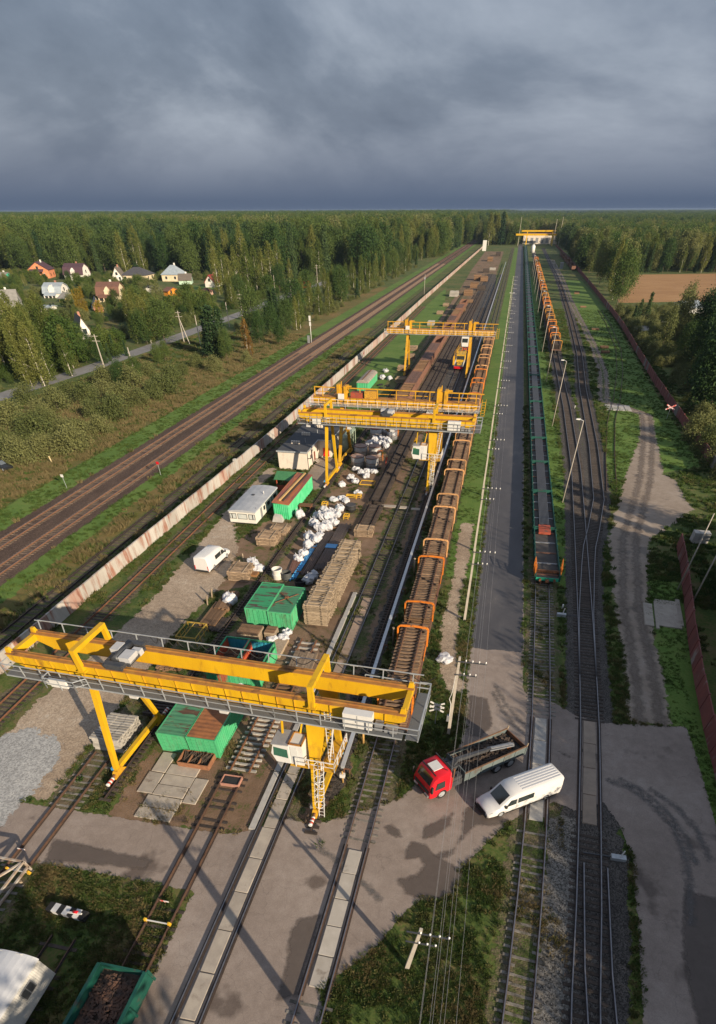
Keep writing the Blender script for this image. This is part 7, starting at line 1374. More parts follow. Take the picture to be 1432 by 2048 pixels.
# ================================================================== cottages and far buildings
def proj(x, y, z):
    v = Vector((x, y, z-CAM_H)); d = v.dot(F_); return CX+FPX*v.dot(R2)/d, CY+FPX*v.dot(D2)/d, d
def rise(px, py, n):
    """height in metres that covers n photo pixels above this foot point"""
    x, y = P(px, py); z = 0.0
    while proj(x, y, z)[1] > py-n and z < 40: z += 0.05
    return z
WALLC = {'orange': (0.62, 0.24, 0.12), 'white': (0.70, 0.68, 0.64), 'cream': (0.68, 0.57, 0.40), 'grey': (0.42, 0.42, 0.42), 'mint': (0.45, 0.62, 0.50), 'red': (0.36, 0.04, 0.04), 'wood': (0.36, 0.24, 0.13), 'brick': (0.36, 0.17, 0.12), 'amber': (0.60, 0.22, 0.02), 'yellow': (0.60, 0.45, 0.16), 'pink': (0.55, 0.36, 0.30), 'teal': (0.05, 0.45, 0.32)}
ROOFC = {'plum': (0.085, 0.045, 0.06), 'brown': (0.17, 0.085, 0.06), 'blue': (0.33, 0.39, 0.44), 'slate': (0.075, 0.075, 0.085), 'ash': (0.27, 0.26, 0.24), 'moss': (0.17, 0.145, 0.115), 'red': (0.26, 0.04, 0.035), 'teal': (0.05, 0.36, 0.26)}
def M2(k, d): return surf(('wall_' if d is WALLC else 'tiles_')+k, d[k], None, 0.8, 0.8, c3=tuple(c*0.7 for c in d[k]), s3=0.25, t3=(0.6, 0.75))
def house(label, px, py, wpx, dep, epx, rpx, rz, wall, roof, kind='gable', porch=None, cat='house', dormer=False, lean=None, chim=True, name='cottage'):
    x, y = P(px, py); d = proj(x, y, 0)[2]; w = wpx*d/FPX; e = rise(px, py, epx); r = rise(px, py, rpx)
    t = thing(name, label, cat, (x, y+dep*0.3, 0), R(rz)); X, Y = w/2, dep/2; wm_, rm_ = M2(wall, WALLC), M2(roof, ROOFC); o = 0.5
    if kind == 'gable':                           # ridge along local x
        MB().prism([(-Y, 0), (Y, 0), (Y, e), (0, r-0.15), (-Y, e)], 0, -X, X).build('wall', wm_, t)
        rf = MB()
        for s in (-1, 1):
            k = (r-e)/Y; rf.hexa([(-X-o, s*(Y+o), e-k*o), (X+o, s*(Y+o), e-k*o), (X+o, 0, r), (-X-o, 0, r), (-X-o, s*(Y+o), e-k*o+0.2), (X+o, s*(Y+o), e-k*o+0.2), (X+o, 0, r+0.2), (-X-o, 0, r+0.2)])
        rf = rf.build('roof', rm_, t)
    elif kind == 'end':                           # gable towards the viewer
        MB().prism([(-X, 0), (X, 0), (X, e), (0, r-0.15), (-X, e)], 1, -Y, Y).build('wall', wm_, t); rf = MB(); k = (r-e)/X
        for s in (-1, 1): rf.hexa([(s*(X+o), -Y-o, e-k*o), (s*(X+o), Y+o, e-k*o), (0, Y+o, r), (0, -Y-o, r), (s*(X+o), -Y-o, e-k*o+0.2), (s*(X+o), Y+o, e-k*o+0.2), (0, Y+o, r+0.2), (0, -Y-o, r+0.2)])
        rf = rf.build('roof', rm_, t)
    elif kind == 'hip':
        MB().box(-X, -Y, 0, X, Y, e).build('wall', wm_, t)
        rf = MB().add([(-X-o, -Y-o, e), (X+o, -Y-o, e), (X+o, Y+o, e), (-X-o, Y+o, e), (-X*0.25, 0, r), (X*0.25, 0, r)], [(0, 3, 2, 1), (0, 1, 5, 4), (1, 2, 5), (2, 3, 4, 5), (3, 0, 4)]).build('roof', rm_, t)
    else:                                         # mansard, slopes in two pitches, gables left and right
        m = e+(r-e)*0.62
        MB().prism([(-Y, 0), (Y, 0), (Y, e), (Y*0.72, m-0.1), (0, r-0.15), (-Y*0.72, m-0.1), (-Y, e)], 0, -X, X).build('wall', wm_, t); rf = MB()
        pr_ = [(-Y-o, e-0.3), (-Y*0.74, m), (0, r), (Y*0.74, m), (Y+o, e-0.3), (Y+o, e-0.1), (Y*0.74, m+0.2), (0, r+0.2), (-Y*0.74, m+0.2), (-Y-o, e-0.1)]
        for a, b, c, q in ((0, 1, 8, 9), (1, 2, 7, 8), (2, 3, 6, 7), (3, 4, 5, 6)): rf.prism([pr_[a], pr_[b], pr_[c], pr_[q]], 0, -X-o, X+o)
        rf = rf.build('roof', rm_, t)
    if chim: MB().box(X*0.2-0.4, 0.2, r-0.4, X*0.2+0.4, 1.0, r+0.9).build('chimney', M2('white' if wall != 'white' else 'brick', WALLC), rf)
    if dormer: MB().prism([(-1.4, e+0.2), (1.4, e+0.2), (1.4, e+1.6), (0, e+2.9), (-1.4, e+1.6)], 1, -Y-0.3, -Y*0.3).build('dormer', M2(wall, WALLC), rf)
    # windows and doors on the sides that face the yard
    n = max(2, int(w/4.5)); floors = 1 if e < 4.5 else 2
    for f in range(floors):
        for i in range(n):
            xx = -X+(i+0.5)*2*X/n; z0_ = 1.0+f*3.0
            if z0_+1.2 < e:
                g = MB().box(xx-0.65, -Y-0.07, z0_, xx+0.65, -Y-0.02, z0_+1.25).build('window', GLASS, t); MB().box(xx-0.8, -Y-0.06, z0_-0.15, xx+0.8, -Y-0.0, z0_).box(xx-0.8, -Y-0.06, z0_+1.25, xx+0.8, -Y-0.0, z0_+1.4).build('frame', WHITE, g)
    for yy in (-Y*0.45, Y*0.45):
        for sx in (1, -1): g = MB().box(sx*(X+0.02)-0.03, yy-0.6, 1.0, sx*(X+0.02)+0.03, yy+0.6, 2.2).build('window', GLASS, t)
    if kind in ('gable', 'mansard') and r-e > 2.5:
        for sx in (1, -1): MB().box(sx*(X+0.02)-0.03, -0.7, e+0.4, sx*(X+0.02)+0.03, 0.7, e+1.7).build('window', GLASS, t)
    elif kind == 'end': MB().box(-0.7, -Y-0.07, e+0.3, 0.7, -Y-0.02, e+1.6).build('window', GLASS, t)
    if porch: MB().hexa([(-X*0.8, -Y-3, e-0.9), (X*0.6, -Y-3, e-0.9), (X*0.6, -Y-0.1, e+0.1), (-X*0.8, -Y-0.1, e+0.1), (-X*0.8, -Y-3, e-0.7), (X*0.6, -Y-3, e-0.7), (X*0.6, -Y-0.1, e+0.3), (-X*0.8, -Y-0.1, e+0.3)]).build('porch_roof', rm_, t); [MB().box(q-0.2, -Y-2.9, 0, q+0.2, -Y-2.5, e-0.85).build('porch_post', wm_, t) for q in (-X*0.75, -X*0.3, X*0.15, X*0.55)]
    return t
house('orange rendered house with plum roof in the cottage settlement', 80, 556, 38, 14, 17, 32, 18, 'orange', 'plum', 'end', porch=True)
house('white house with big plum mansard roof and white dormer', 152, 560, 38, 12, 12, 32, 8, 'white', 'plum', 'mansard', dormer=True)
house('pale yellow house half hidden in the trees behind the plum roofs', 130, 522, 22, 12, 8, 18, -10, 'yellow', 'plum', 'gable')
house('tall white steep-gabled house with grey roof beside the dark hip roof', 233, 563, 17, 16, 12, 29, 22, 'white', 'moss', 'end')
house('wide bungalow with dark hipped roof', 272, 562, 50, 16, 12, 27, 5, 'cream', 'slate', 'hip', chim=False)
house('pale house with tall light blue hipped roof', 345, 562, 36, 14, 13, 31, 5, 'cream', 'blue', 'hip')
house('small mint-gabled house with mossy roof next to the light blue roof', 368, 568, 24, 12, 8, 19, 20, 'mint', 'moss', 'gable')
house('small white and red house with red roof by the tall birches', 424, 574, 20, 12, 10, 24, 0, 'white', 'red', 'end')
house('light blue mansard cottage with dormer among garden trees', 108, 594, 34, 12, 9, 27, 12, 'white', 'blue', 'mansard', porch=True, dormer=True)
house('cream house with brown tiled roof and pillared porch', 219, 603, 42, 12, 14, 37, 14, 'cream', 'brown', 'mansard', porch=True, dormer=True)
house('old grey-roofed house at the left border of the settlement', 8, 616, 42, 14, 9, 34, 30, 'grey', 'ash', 'gable')
house('timber greenhouse shed with tilted grey roof by the yellow columns', 190, 622, 18, 10, 8, 25, 35, 'brick', 'ash', 'end', chim=False, name='garden_shed', cat='shed')
house('steep A-roofed white cottage with mossy roof near the birches', 156, 676, 26, 14, 8, 42, 40, 'white', 'moss', 'end')
house('little yellow-walled shed below the blue mansard cottage', 133, 604, 18, 8, 8, 17, -15, 'yellow', 'ash', 'gable', chim=False, name='garden_shed', cat='shed')
house('turquoise fenced cottage roof at the far left of the settlement', 4, 560, 22, 10, 7, 14, 0, 'teal', 'ash', 'gable')
house('bright amber wooden hut below the mint house', 340, 592, 14, 8, 10, 16, -20, 'amber', 'brown', 'gable', chim=False, name='garden_shed', cat='shed')
house('tiny white cottage behind the roadside birch clump', 300, 584, 22, 8, 6, 11, 10, 'white', 'slate', 'end', chim=False, name='garden_shed', cat='shed')
house('pinkish hut beside the paved yard near the red house', 411, 592, 14, 8, 8, 16, 0, 'pink', 'brown', 'hip', chim=False, name='garden_shed', cat='shed')
house('low greenhouse with glass roof under the blue cottage', 93, 620, 20, 6, 5, 8, 5, 'white', 'blue', 'gable', chim=False, name='garden_shed', cat='shed')
house('grey cottage far off beside the country road', 842, 476, 14, 14, 5, 11, 0, 'white', 'slate', 'gable')
# right-hand yard beyond the fence
house('grey metal hall seen between the trees beyond the fence', 1375, 626, 34, 14, 12, 22, 25, 'grey', 'blue', 'gable', chim=False, name='farm_hall', cat='hall')
house('flat-roofed shed with planks on its roof behind the red fence', 1282, 668, 22, 8, 8, 13, -10, 'wood', 'ash', 'gable', chim=False, name='farm_shed', cat='shed')
house('dark low barn under the trees behind the red fence', 1340, 660, 26, 10, 9, 13, 30, 'wood', 'moss', 'gable', chim=False, name='farm_shed', cat='shed')
x, y = P(1302, 630); tag(MB().lathe([(0, 0), (1.3, 0), (1.5, 0.6), (1.3, 1.4), (0.6, 1.8), (0, 1.85)], 12).build('wrapped_bale', BAG, None, (x, y, 0)), 'white wrapped bale beside the dark conifers', 'bale')
for px, py, lab in ((1290, 690, 'pallet of white bricks leaning behind the red fence'), (1395, 1085, 'pale rubble heap at the gap in the red fence')):
    x, y = P(px, py); t = thing('brick_pallet', lab, 'pallet', (x, y, 0))
    for k in range(9): MB().box(-1+0.7*(k % 3), -0.6, 0.1+0.45*(k//3), -0.35+0.7*(k % 3), 0.6, 0.5+0.45*(k//3)).build('block', CONCG, t, (0, 0, 0), 0)
# halls and cranes at the end of the yard
t = thing('depot_hall', 'depot hall with dark red roof at the far end of the yard', 'building', (28, 1010, 0)); MB().box(-22, 0, 0, 22, 26, 8).build('wall', CREAM, t); MB().box(-23, -1, 8, 23, 27, 9.2).build('roof', surf('depot_roof', (0.22, 0.06, 0.09), (0.18, 0.05, 0.07), 0.2, 0.7), t)
for k in range(6): MB().box(-19+k*6.6, -0.1, 1.0, -15.5+k*6.6, -0.02, 5.5).build('gate', MIDGREY, t)
t = thing('gantry_crane', 'small far yellow gantry crane in front of the depot hall', 'crane', (22, 960, 0))
MB().box(-26, -2, 8.6, 24, -1.2, 10.2).build('girder', YEL, t); MB().box(-26, 1.2, 8.6, 24, 2, 10.2).build('girder', YEL, t)
for xx in (-12, 20):
    for s in (-1, 1): MB().bar((xx, s*6, 0), (xx, s*1.6, 8.6), 0.9, 0.8).build('leg', YEL, t)
t = thing('gantry_crane', 'second small yellow gantry right behind the far one', 'crane', (24, 990, 0)); MB().box(-24, -1, 11.2, 22, 1, 12.6).build('girder', YEL, t)
for xx in (-14, 18):
    for s in (-1, 1): MB().bar((xx, s*6, 0), (xx, s*0.8, 11.2), 0.9, 0.8).build('leg', YEL, t)
for xx, yy, hh, lab in ((0, 960, 24, 'tall thin mast left of the far gantries'), (44, 980, 22, 'tall thin mast right of the far gantries'), (50, 960, 24, 'last tall mast beyond the far gantries')): tag(MB().cyl((0, 0, 0), (0, 0, hh), 0.35, 6, 0.2).build('far_mast', POLE, None, (xx, yy, 0)), lab, 'mast')
t = thing('white_silo', 'white cone-shaped hopper before the depot', 'silo', (16.5, 800, 0)); MB().lathe([(0, 0), (2.2, 0), (2.2, 4.5), (0.9, 6), (0, 6)], 12).build('shell', WHITE, t)
t = thing('site_office', 'white office boxes beside the far service road', 'building', (-2, 1030, 0)); MB().box(-26, 0, 0, 6, 8, 4).build('wall', WHITE, t); MB().box(-26.5, -0.5, 4, 6.5, 8.5, 4.6).build('roof', M2('ash', ROOFC), t)
tag(MB().box(-2, -1.5, 0, 2, 1.5, 8).build('white_cabin', WHITE, None, (-36, 830, 0)), 'narrow white cabin at the end of the concrete wall', 'cabin')
tag(MB().box(-1.2, -1.2, 0, 1.2, 1.2, 3.5).build('grey_cabin', MIDGREY, None, (*P(1122, 538), 0)), 'small pale cabin at the right edge of the far tracks', 'cabin')
for k, (px, py) in enumerate(((1154, 585), (1153, 588), (1166, 615), (1190, 660), (1208, 696), (1210, 706))):
    x, y = P(px, py); stack(['rusty beam pile at the dirt road, farthest along', 'rusty beam pile next to the farthest one', 'rusty wheel frame pile in the grass', 'brick-brown beam pile beside the dirt road bend', 'dark beam pile behind the thin post', 'dark low beam pile before the thin post'][k], x, y, 4, 3, 0.6, 'brown', battens=False)
for k, y in enumerate((560, 600, 640, 680, 720)): open_wagon(nth(k, 'dark wagon standing against the far red fence, # of five'), 43.5, y, 30, 0)
# ================================================================== trees and bushes
def leafmat(name, a, b, tr=0.35):
    m = bpy.data.materials.new(name); nt, N, L = nodes_of(m); bs = N['Principled BSDF']; bs.inputs['Roughness'].default_value = 0.7; bs.inputs['Specular IOR Level'].default_value = 0.2
    g = N.new('ShaderNodeNewGeometry'); nz = N.new('ShaderNodeTexNoise'); nz.inputs['Scale'].default_value = 0.55; nz.inputs['Detail'].default_value = 3; L.new(g.outputs['Position'], nz.inputs['Vector'])
    oi = N.new('ShaderNodeObjectInfo'); ad = N.new('ShaderNodeMath'); ad.operation = 'MULTIPLY_ADD'; L.new(oi.outputs['Random'], ad.inputs[0]); ad.inputs[1].default_value = 0.75; ad.inputs[2].default_value = -0.37
    sm = N.new('ShaderNodeMath'); sm.operation = 'ADD'; L.new(nz.outputs[0], sm.inputs[0]); L.new(ad.outputs[0], sm.inputs[1])
    mr = N.new('ShaderNodeMapRange'); L.new(sm.outputs[0], mr.inputs[0]); mr.inputs[1].default_value = 0.2; mr.inputs[2].default_value = 0.8
    mx_ = N.new('ShaderNodeMix'); mx_.data_type = 'RGBA'; L.new(mr.outputs[0], mx_.inputs[0]); mx_.inputs[6].default_value = (*a, 1); mx_.inputs[7].default_value = (*b, 1)
    L.new(mx_.outputs[2], bs.inputs['Base Color']); tl = N.new('ShaderNodeBsdfTranslucent'); L.new(mx_.outputs[2], tl.inputs[0]); ms_ = N.new('ShaderNodeMixShader'); ms_.inputs[0].default_value = tr
    L.new(bs.outputs[0], ms_.inputs[1]); L.new(tl.outputs[0], ms_.inputs[2]); L.new(ms_.outputs[0], N['Material Output'].inputs[0]); return m
LF = {'birch': leafmat('birch_leaves', (0.090, 0.130, 0.028), (0.185, 0.200, 0.052), 0.42), 'spruce': leafmat('spruce_needles', (0.026, 0.058, 0.022), (0.060, 0.098, 0.034), 0.2), 'broad': leafmat('broad_leaves', (0.045, 0.090, 0.024), (0.105, 0.150, 0.038), 0.40),
      'bush': leafmat('willow_leaves', (0.105, 0.130, 0.042), (0.185, 0.195, 0.075)), 'pine': leafmat('pine_needles', (0.020, 0.045, 0.016), (0.048, 0.078, 0.024), 0.2), 'rust': leafmat('turning_leaves', (0.16, 0.085, 0.025), (0.21, 0.125, 0.03)), 'gold': leafmat('golden_leaves', (0.22, 0.16, 0.02), (0.28, 0.21, 0.03)), 'dark': leafmat('dark_broad_leaves', (0.022, 0.055, 0.018), (0.055, 0.095, 0.026), 0.3), 'orchard': leafmat('orchard_leaves', (0.055, 0.100, 0.020), (0.115, 0.155, 0.034), 0.42)}
BARK = surf('grey_bark', (0.13, 0.10, 0.08), (0.09, 0.07, 0.055), 3, 0.95, bump=0.4); BIRCHB = surf('birch_bark', (0.55, 0.52, 0.47), (0.42, 0.39, 0.35), 2, 0.9, c3=(0.08, 0.07, 0.06), s3=2.2, t3=(0.6, 0.64), stretch=(1, 1, 4))
def crown_mesh(kind, H, Rw, seed, ncl, nlf, ls):
    """leaf-sized faces in clumps spread through the crown volume of a tree H high and Rw wide"""
    r = np.random.default_rng(seed); C = []
    for _ in range(ncl*4):
        if len(C) >= ncl: break
        t = r.random(); a = r.uniform(0, 2*np.pi)
        if kind == 'spruce': z = 0.06+0.94*t**1.25; rad = (1-z)**0.85*(0.75+0.35*r.random()); rad *= r.uniform(0.35, 1)
        elif kind == 'pine': z = 0.5+0.5*t; rad = math.sqrt(max(0, 1-((z-0.72)/0.3)**2))*r.uniform(0.3, 1)
        elif kind in ('birch',): z = 0.07+0.93*t; e = math.sin(min(1, (z-0.02)/0.98)**0.75*math.pi)**0.7; rad = e*math.sqrt(r.uniform(0.08, 1.0))*r.uniform(0.75, 1.15)
        elif kind == 'bush': z = t; rad = math.sqrt(max(0.0, 1-t**2.2))*math.sqrt(r.uniform(0.1, 1))*r.uniform(0.8, 1.12)
        elif kind == 'poplar': z = 0.03+0.97*t; rad = math.sin(max(0.03, z)**0.8*math.pi)**0.5*r.uniform(0.2, 1)
        else: z = 0.2+0.8*t; e = math.sqrt(max(0, 1-((z-0.55)/0.47)**2)); rad = e*math.sqrt(r.uniform(0.1, 1))*r.uniform(0.8, 1.15)
        C.append((rad*Rw*math.cos(a), rad*Rw*math.sin(a), z*H))
    C = np.array(C); n = nlf; sig = {'spruce': (0.16, 0.16, 0.035), 'birch': (0.15, 0.15, 0.055), 'bush': (0.17, 0.17, 0.13), 'pine': (0.18, 0.18, 0.035), 'poplar': (0.25, 0.25, 0.04)}.get(kind, (0.16, 0.16, 0.07))
    cen = np.repeat(C, n, 0)+r.normal(0, 1, (len(C)*n, 3))*np.array([sig[0]*Rw, sig[1]*Rw, sig[2]*H]); cen[:, 2] = np.maximum(cen[:, 2], 0.1)
    if kind == 'birch': cen[:, 2] -= 0.02*H*np.abs(r.normal(0, 1, len(cen)))
    m = len(cen); nrm = r.normal(0, 1, (m, 3)); nrm += 0.8*np.column_stack([cen[:, 0]/Rw, cen[:, 1]/Rw, np.full(m, 0.5)]); nrm /= np.linalg.norm(nrm, axis=1, keepdims=True)
    q = r.normal(0, 1, (m, 3)); u = np.cross(nrm, q); u /= np.linalg.norm(u, axis=1, keepdims=True); v = np.cross(nrm, u); s = ls*r.uniform(0.6, 1.35, (m, 1))
    asp = 1.9 if kind in ('bush', 'spruce') else 1.25
    V = np.stack([cen-u*s*0.5, cen+v*s*0.5*asp*0.55, cen+u*s*0.5*1.1, cen-v*s*0.5*asp*0.55], 1).reshape(-1, 3)
    me = bpy.data.meshes.new('crown'); me.vertices.add(4*m); me.vertices.foreach_set('co', V.ravel()); me.loops.add(4*m); me.loops.foreach_set('vertex_index', np.arange(4*m)); me.polygons.add(m); me.polygons.foreach_set('loop_start', np.arange(0, 4*m, 4)); me.polygons.foreach_set('loop_total', np.full(m, 4)); me.update(); me.validate(); return me
def trunk_mesh(kind, H, r0, seed):
    r = random.Random(seed); mb = MB(); top = {'bush': 0.5, 'pine': 0.9}.get(kind, 0.93)*H; pts = []
    n = 6; px_ = 0; py_ = 0
    for i in range(n): pts.append(Vector((px_, py_, top*i/(n-1)-0.1))); px_ += r.uniform(-0.02, 0.02)*H/3; py_ += r.uniform(-0.02, 0.02)*H/3
    for i in range(n-1): mb.cyl(pts[i], pts[i+1], r0*(1-i/n), 7, r0*(1-(i+1)/n), caps=False)
    for k in range(9 if kind != 'spruce' else 4):
        f = r.uniform(0.25 if kind != 'pine' else 0.6, 0.85); i = int(f*(n-1)); p = pts[i].lerp(pts[min(n-1, i+1)], f*(n-1)-i); a = r.uniform(0, 6.28); L_ = H*0.22*(1.1-f)
        mb.cyl(p, p+Vector((math.cos(a)*L_, math.sin(a)*L_, L_*0.8)), r0*0.35*(1-f*0.5), 5, r0*0.08, caps=False)
    return mb.mesh('trunk', BIRCHB if kind == 'birch' else BARK)
TK = {}
def kind_(nm, shape, leaf, H, Rw, ncl, nlf, ls, n=3, r0=None):
    L_ = []
    for i in range(n):
        me = crown_mesh(shape, H, Rw, hash(nm) % 997 if False else sum(map(ord, nm))*7+i, ncl, nlf, ls); me.materials.append(LF[leaf]); L_.append((me, trunk_mesh(shape, H, r0 or H*0.014, i+31*len(TK))))
    TK[nm] = (L_, H, Rw)
kind_('birch', 'birch', 'birch', 12, 2.3, 85, 44, 0.32); kind_('spruce', 'spruce', 'spruce', 14, 2.5, 110, 32, 0.38); kind_('broad', 'broad', 'broad', 11, 4.2, 120, 44, 0.38); kind_('bush', 'bush', 'bush', 3.6, 2.5, 80, 52, 0.19)
kind_('pine', 'pine', 'pine', 16, 2.8, 60, 26, 0.5); kind_('rustbirch', 'birch', 'rust', 8, 1.7, 60, 24, 0.34, 1); kind_('orchard', 'broad', 'orchard', 5.5, 2.7, 80, 22, 0.38); kind_('gold', 'broad', 'gold', 5, 2.0, 60, 22, 0.34, 1); kind_('poplar', 'poplar', 'gold', 8, 0.8, 40, 26, 0.3, 1); kind_('darkbroad', 'broad', 'dark', 11, 4.2, 120, 44, 0.38, 2); kind_('willow', 'broad', 'bush', 13, 3.6, 120, 26, 0.45, 2)
NT = {'n': 0}
TPTS = []
def tree(nm, label, x, y, h, w=1.0, group=None, name=None, cat='tree'):
    L_, H, Rw = TK[nm]; s = h/H; cm, tm = L_[rng.randrange(len(L_))]
    t = thing(name or {'bush': 'willow_bush'}.get(nm, nm.replace('rustbirch', 'birch').replace('darkbroad', 'broad').replace('broad', 'broadleaf').replace('gold', 'golden').replace('orchard', 'garden')+'_tree'), label, cat, (x, y, 0), rng.uniform(0, 6.28), group); t.scale = (s*w, s*w, s)
    place('trunk', tm, t); place('crown', cm, t); NT['n'] += 1; return t
def at_px(nm, label, pts, group, hr, w=(0.85, 1.2), **k):
    for q in pts: x, y = P(q[0], q[1]); tree(nm, label, x, y, (q[2] if len(q) > 2 else rng.uniform(*hr)), rng.uniform(*w), group, **k)
at_px('bush', 'grey-green willow bush in the thicket between country road and main line', [(28, 850), (72, 880), (130, 868), (58, 806), (118, 822), (176, 806), (212, 792), (248, 812), (284, 812), (330, 792), (348, 772), (160, 880), (205, 868), (92, 908), (18, 905), (150, 902), (300, 752), (215, 772), (368, 752), (268, 776), (8, 838), (45, 925), (95, 850), (190, 838), (235, 838), (140, 792), (85, 835)], 'willow bushes by the main line', (2.5, 4.0), (1.15, 1.5), cat='bush')
at_px('bush', 'round pale willow bush standing clear near the dry meadow', [(430, 745), (395, 735), (310, 800)], 'clear-standing bushes', (2.6, 3.4), (1.0, 1.2), cat='bush')
at_px('broad', 'dark bushy tree in front of the braced pole', [(318, 728), (332, 722), (245, 775), (275, 760)], 'dark bushes by the road', (4.0, 5.5), (0.8, 1.0))
at_px('spruce', 'dense tall dark tree beside the country road', [(432, 716, 11.5), (448, 705, 10), (420, 708, 9)], 'dark roadside trees', (10, 11), (1.5, 1.9))
at_px('broad', 'dark green tree in the clump left of the signal mast', [(455, 722, 7), (520, 690, 8), (545, 678, 9), (560, 690, 6), (575, 668, 9)], 'dark trees left of the signal', (7, 9), (0.7, 0.85))
at_px('rustbirch', 'birch with turning brown leaves before the dark clump', [(495, 700, 7.5), (503, 712, 5)], 'brown birches', (6, 8)); at_px('bush', 'bright green bush at the foot of the brown birch', [(495, 728, 2.6)], 'small bush', (2, 3), cat='bush')
for i in range(80):
    y = 240+i*6.0+rng.uniform(-5, 5); x = -rng.uniform(78, 100)
    tree(rng.choice(('birch', 'birch', 'broad', 'spruce')), 'slender tree in the belt along the left of the main line', x, y, rng.uniform(7, 12), rng.uniform(0.85, 1.1), 'tree belt along the main line')
def px_grove(nms, label, n, x0, x1, y0, y1, h0, h1, group, w=(0.9, 1.2)):
    for i in range(n):
        px = rng.uniform(x0, x1); x, y = P(px, rng.uniform(y0, y1)); tree(rng.choice(nms), label, x, y, rng.uniform(h0, h1), rng.uniform(*w), group)
px_grove(('birch',), 'tall birch in the grove left of the country road', 58, -40, 118, 668, 772, 8.5, 13, 'birch grove by the country road', (1.0, 1.3))
px_grove(('birch', 'orchard'), 'lower birch between the steep A-roofed cottage and the road', 16, 118, 150, 700, 752, 6, 9, 'lower birches by the A-roofed cottage')
px_grove(('orchard', 'broad', 'spruce'), 'low dark tree between A-roofed cottage and country road', 22, 150, 262, 682, 728, 3, 5.5, 'low roadside trees', (0.8, 1.1))
px_grove(('birch', 'birch', 'broad'), 'tree in the dense clump before the amber hut', 24, 262, 345, 640, 688, 7.5, 11, 'dense roadside clump', (1.0, 1.3))
px_grove(('orchard', 'birch'), 'bright tree near the paved yard by the road', 14, 345, 425, 605, 645, 4.5, 7.5, 'trees by the paved yard')
for i in range(14):
    x, y = -rng.uniform(126, 150), 300+i*10+rng.uniform(-5, 5)
    tree(rng.choice(('birch', 'birch', 'orchard', 'broad')), 'roadside tree between cottages and country road', x, y, rng.uniform(7, 11), rng.uniform(0.9, 1.1), 'trees along the country road')
at_px('birch', 'slim tall birch by the red-roofed house', [(440, 590, 17), (452, 585, 18), (465, 600, 15), (478, 592, 17), (500, 585, 18), (515, 580, 17), (530, 585, 16), (545, 580, 18), (560, 575, 18)], 'tall birches by the road', (15, 18))
HP = [P(*q) for q in ((80, 556), (152, 560), (233, 563), (272, 562), (345, 562), (368, 568), (424, 574), (108, 594), (219, 603), (8, 616), (190, 622), (156, 676), (133, 604), (340, 592), (300, 584), (411, 592), (93, 620))]
k = 0
while k < 170:
    x, y = rng.uniform(-350, -152), rng.uniform(232, 440)
    if min(math.hypot(x-a, (y-b)*0.8+6) for a, b in HP) < 14 or sd_poly(np.array([x]), np.array([y]), [(-185, 345), (-150, 345), (-150, 440), (-215, 440)])[0] > 0: continue
    tree(rng.choice(('orchard', 'orchard', 'orchard', 'birch', 'broad', 'bush')), 'garden tree among the cottages', x, y, rng.uniform(3.0, 6.0), rng.uniform(0.9, 1.3), 'garden trees'); k += 1
at_px('poplar', 'narrow yellow-green columnar tree beside the timber greenhouse', [(160, 632), (165.5, 632), (171, 632), (176.5, 631)], 'columnar trees', (8, 9)); at_px('gold', 'small golden tree right of the timber greenhouse', [(202, 632), (365, 616)], 'golden trees', (4.5, 6))
# right of the fence
for i in range(13):
    x, y = P(rng.uniform(1385, 1475), rng.uniform(680, 850)); tree('darkbroad', 'tall dense dark tree at the yard beyond the red fence', x, y, rng.uniform(12, 17), rng.uniform(0.75, 0.95), 'dense dark trees by the fence')
at_px('darkbroad', 'big dark broadleaf tree behind the red fence', [(1432, 740, 17), (1412, 760, 14), (1395, 790, 10), (1428, 830, 12), (1405, 700, 14), (1440, 690, 17), (1380, 735, 9), (1450, 780, 14), (1360, 720, 8)], 'dark trees behind the red fence', (10, 15), (0.8, 1.0))
at_px('willow', 'tall drooping willow in front of the field', [(1345, 690, 13), (1322, 700, 10), (1360, 655, 12)], 'willows behind the red fence', (10, 13), (0.75, 0.9))
at_px('spruce', 'dark conifer beside the white wrapped bale', [(1272, 648, 7), (1290, 640, 8), (1262, 655, 6)], 'dark conifers', (6, 8), (1.1, 1.4))
at_px('bush', 'pale bush leaning over the red fence', [(1385, 880), (1410, 905), (1432, 930), (1395, 850), (1425, 880), (1440, 960), (1266, 665)], 'bushes at the red fence', (3, 4.2), (0.9, 1.2), cat='bush')
for i in range(22):
    y = 340+i*14+rng.uniform(-8, 8); tree(rng.choice(('broad', 'birch', 'willow')), 'tall tree in the row behind the far red fence', 50+rng.uniform(0, 12)+0.01*(y-340), y, rng.uniform(13, 20), rng.uniform(0.7, 0.95), 'row behind the far fence')
for i in range(16): tree('bush', 'bush overgrowing the near red fence', rng.uniform(25.5, 33)+i*0.35, 18+i*3.6+rng.uniform(-2, 2), rng.uniform(2.6, 4.4), rng.uniform(0.9, 1.2), 'bushes behind the near red fence', cat='bush')
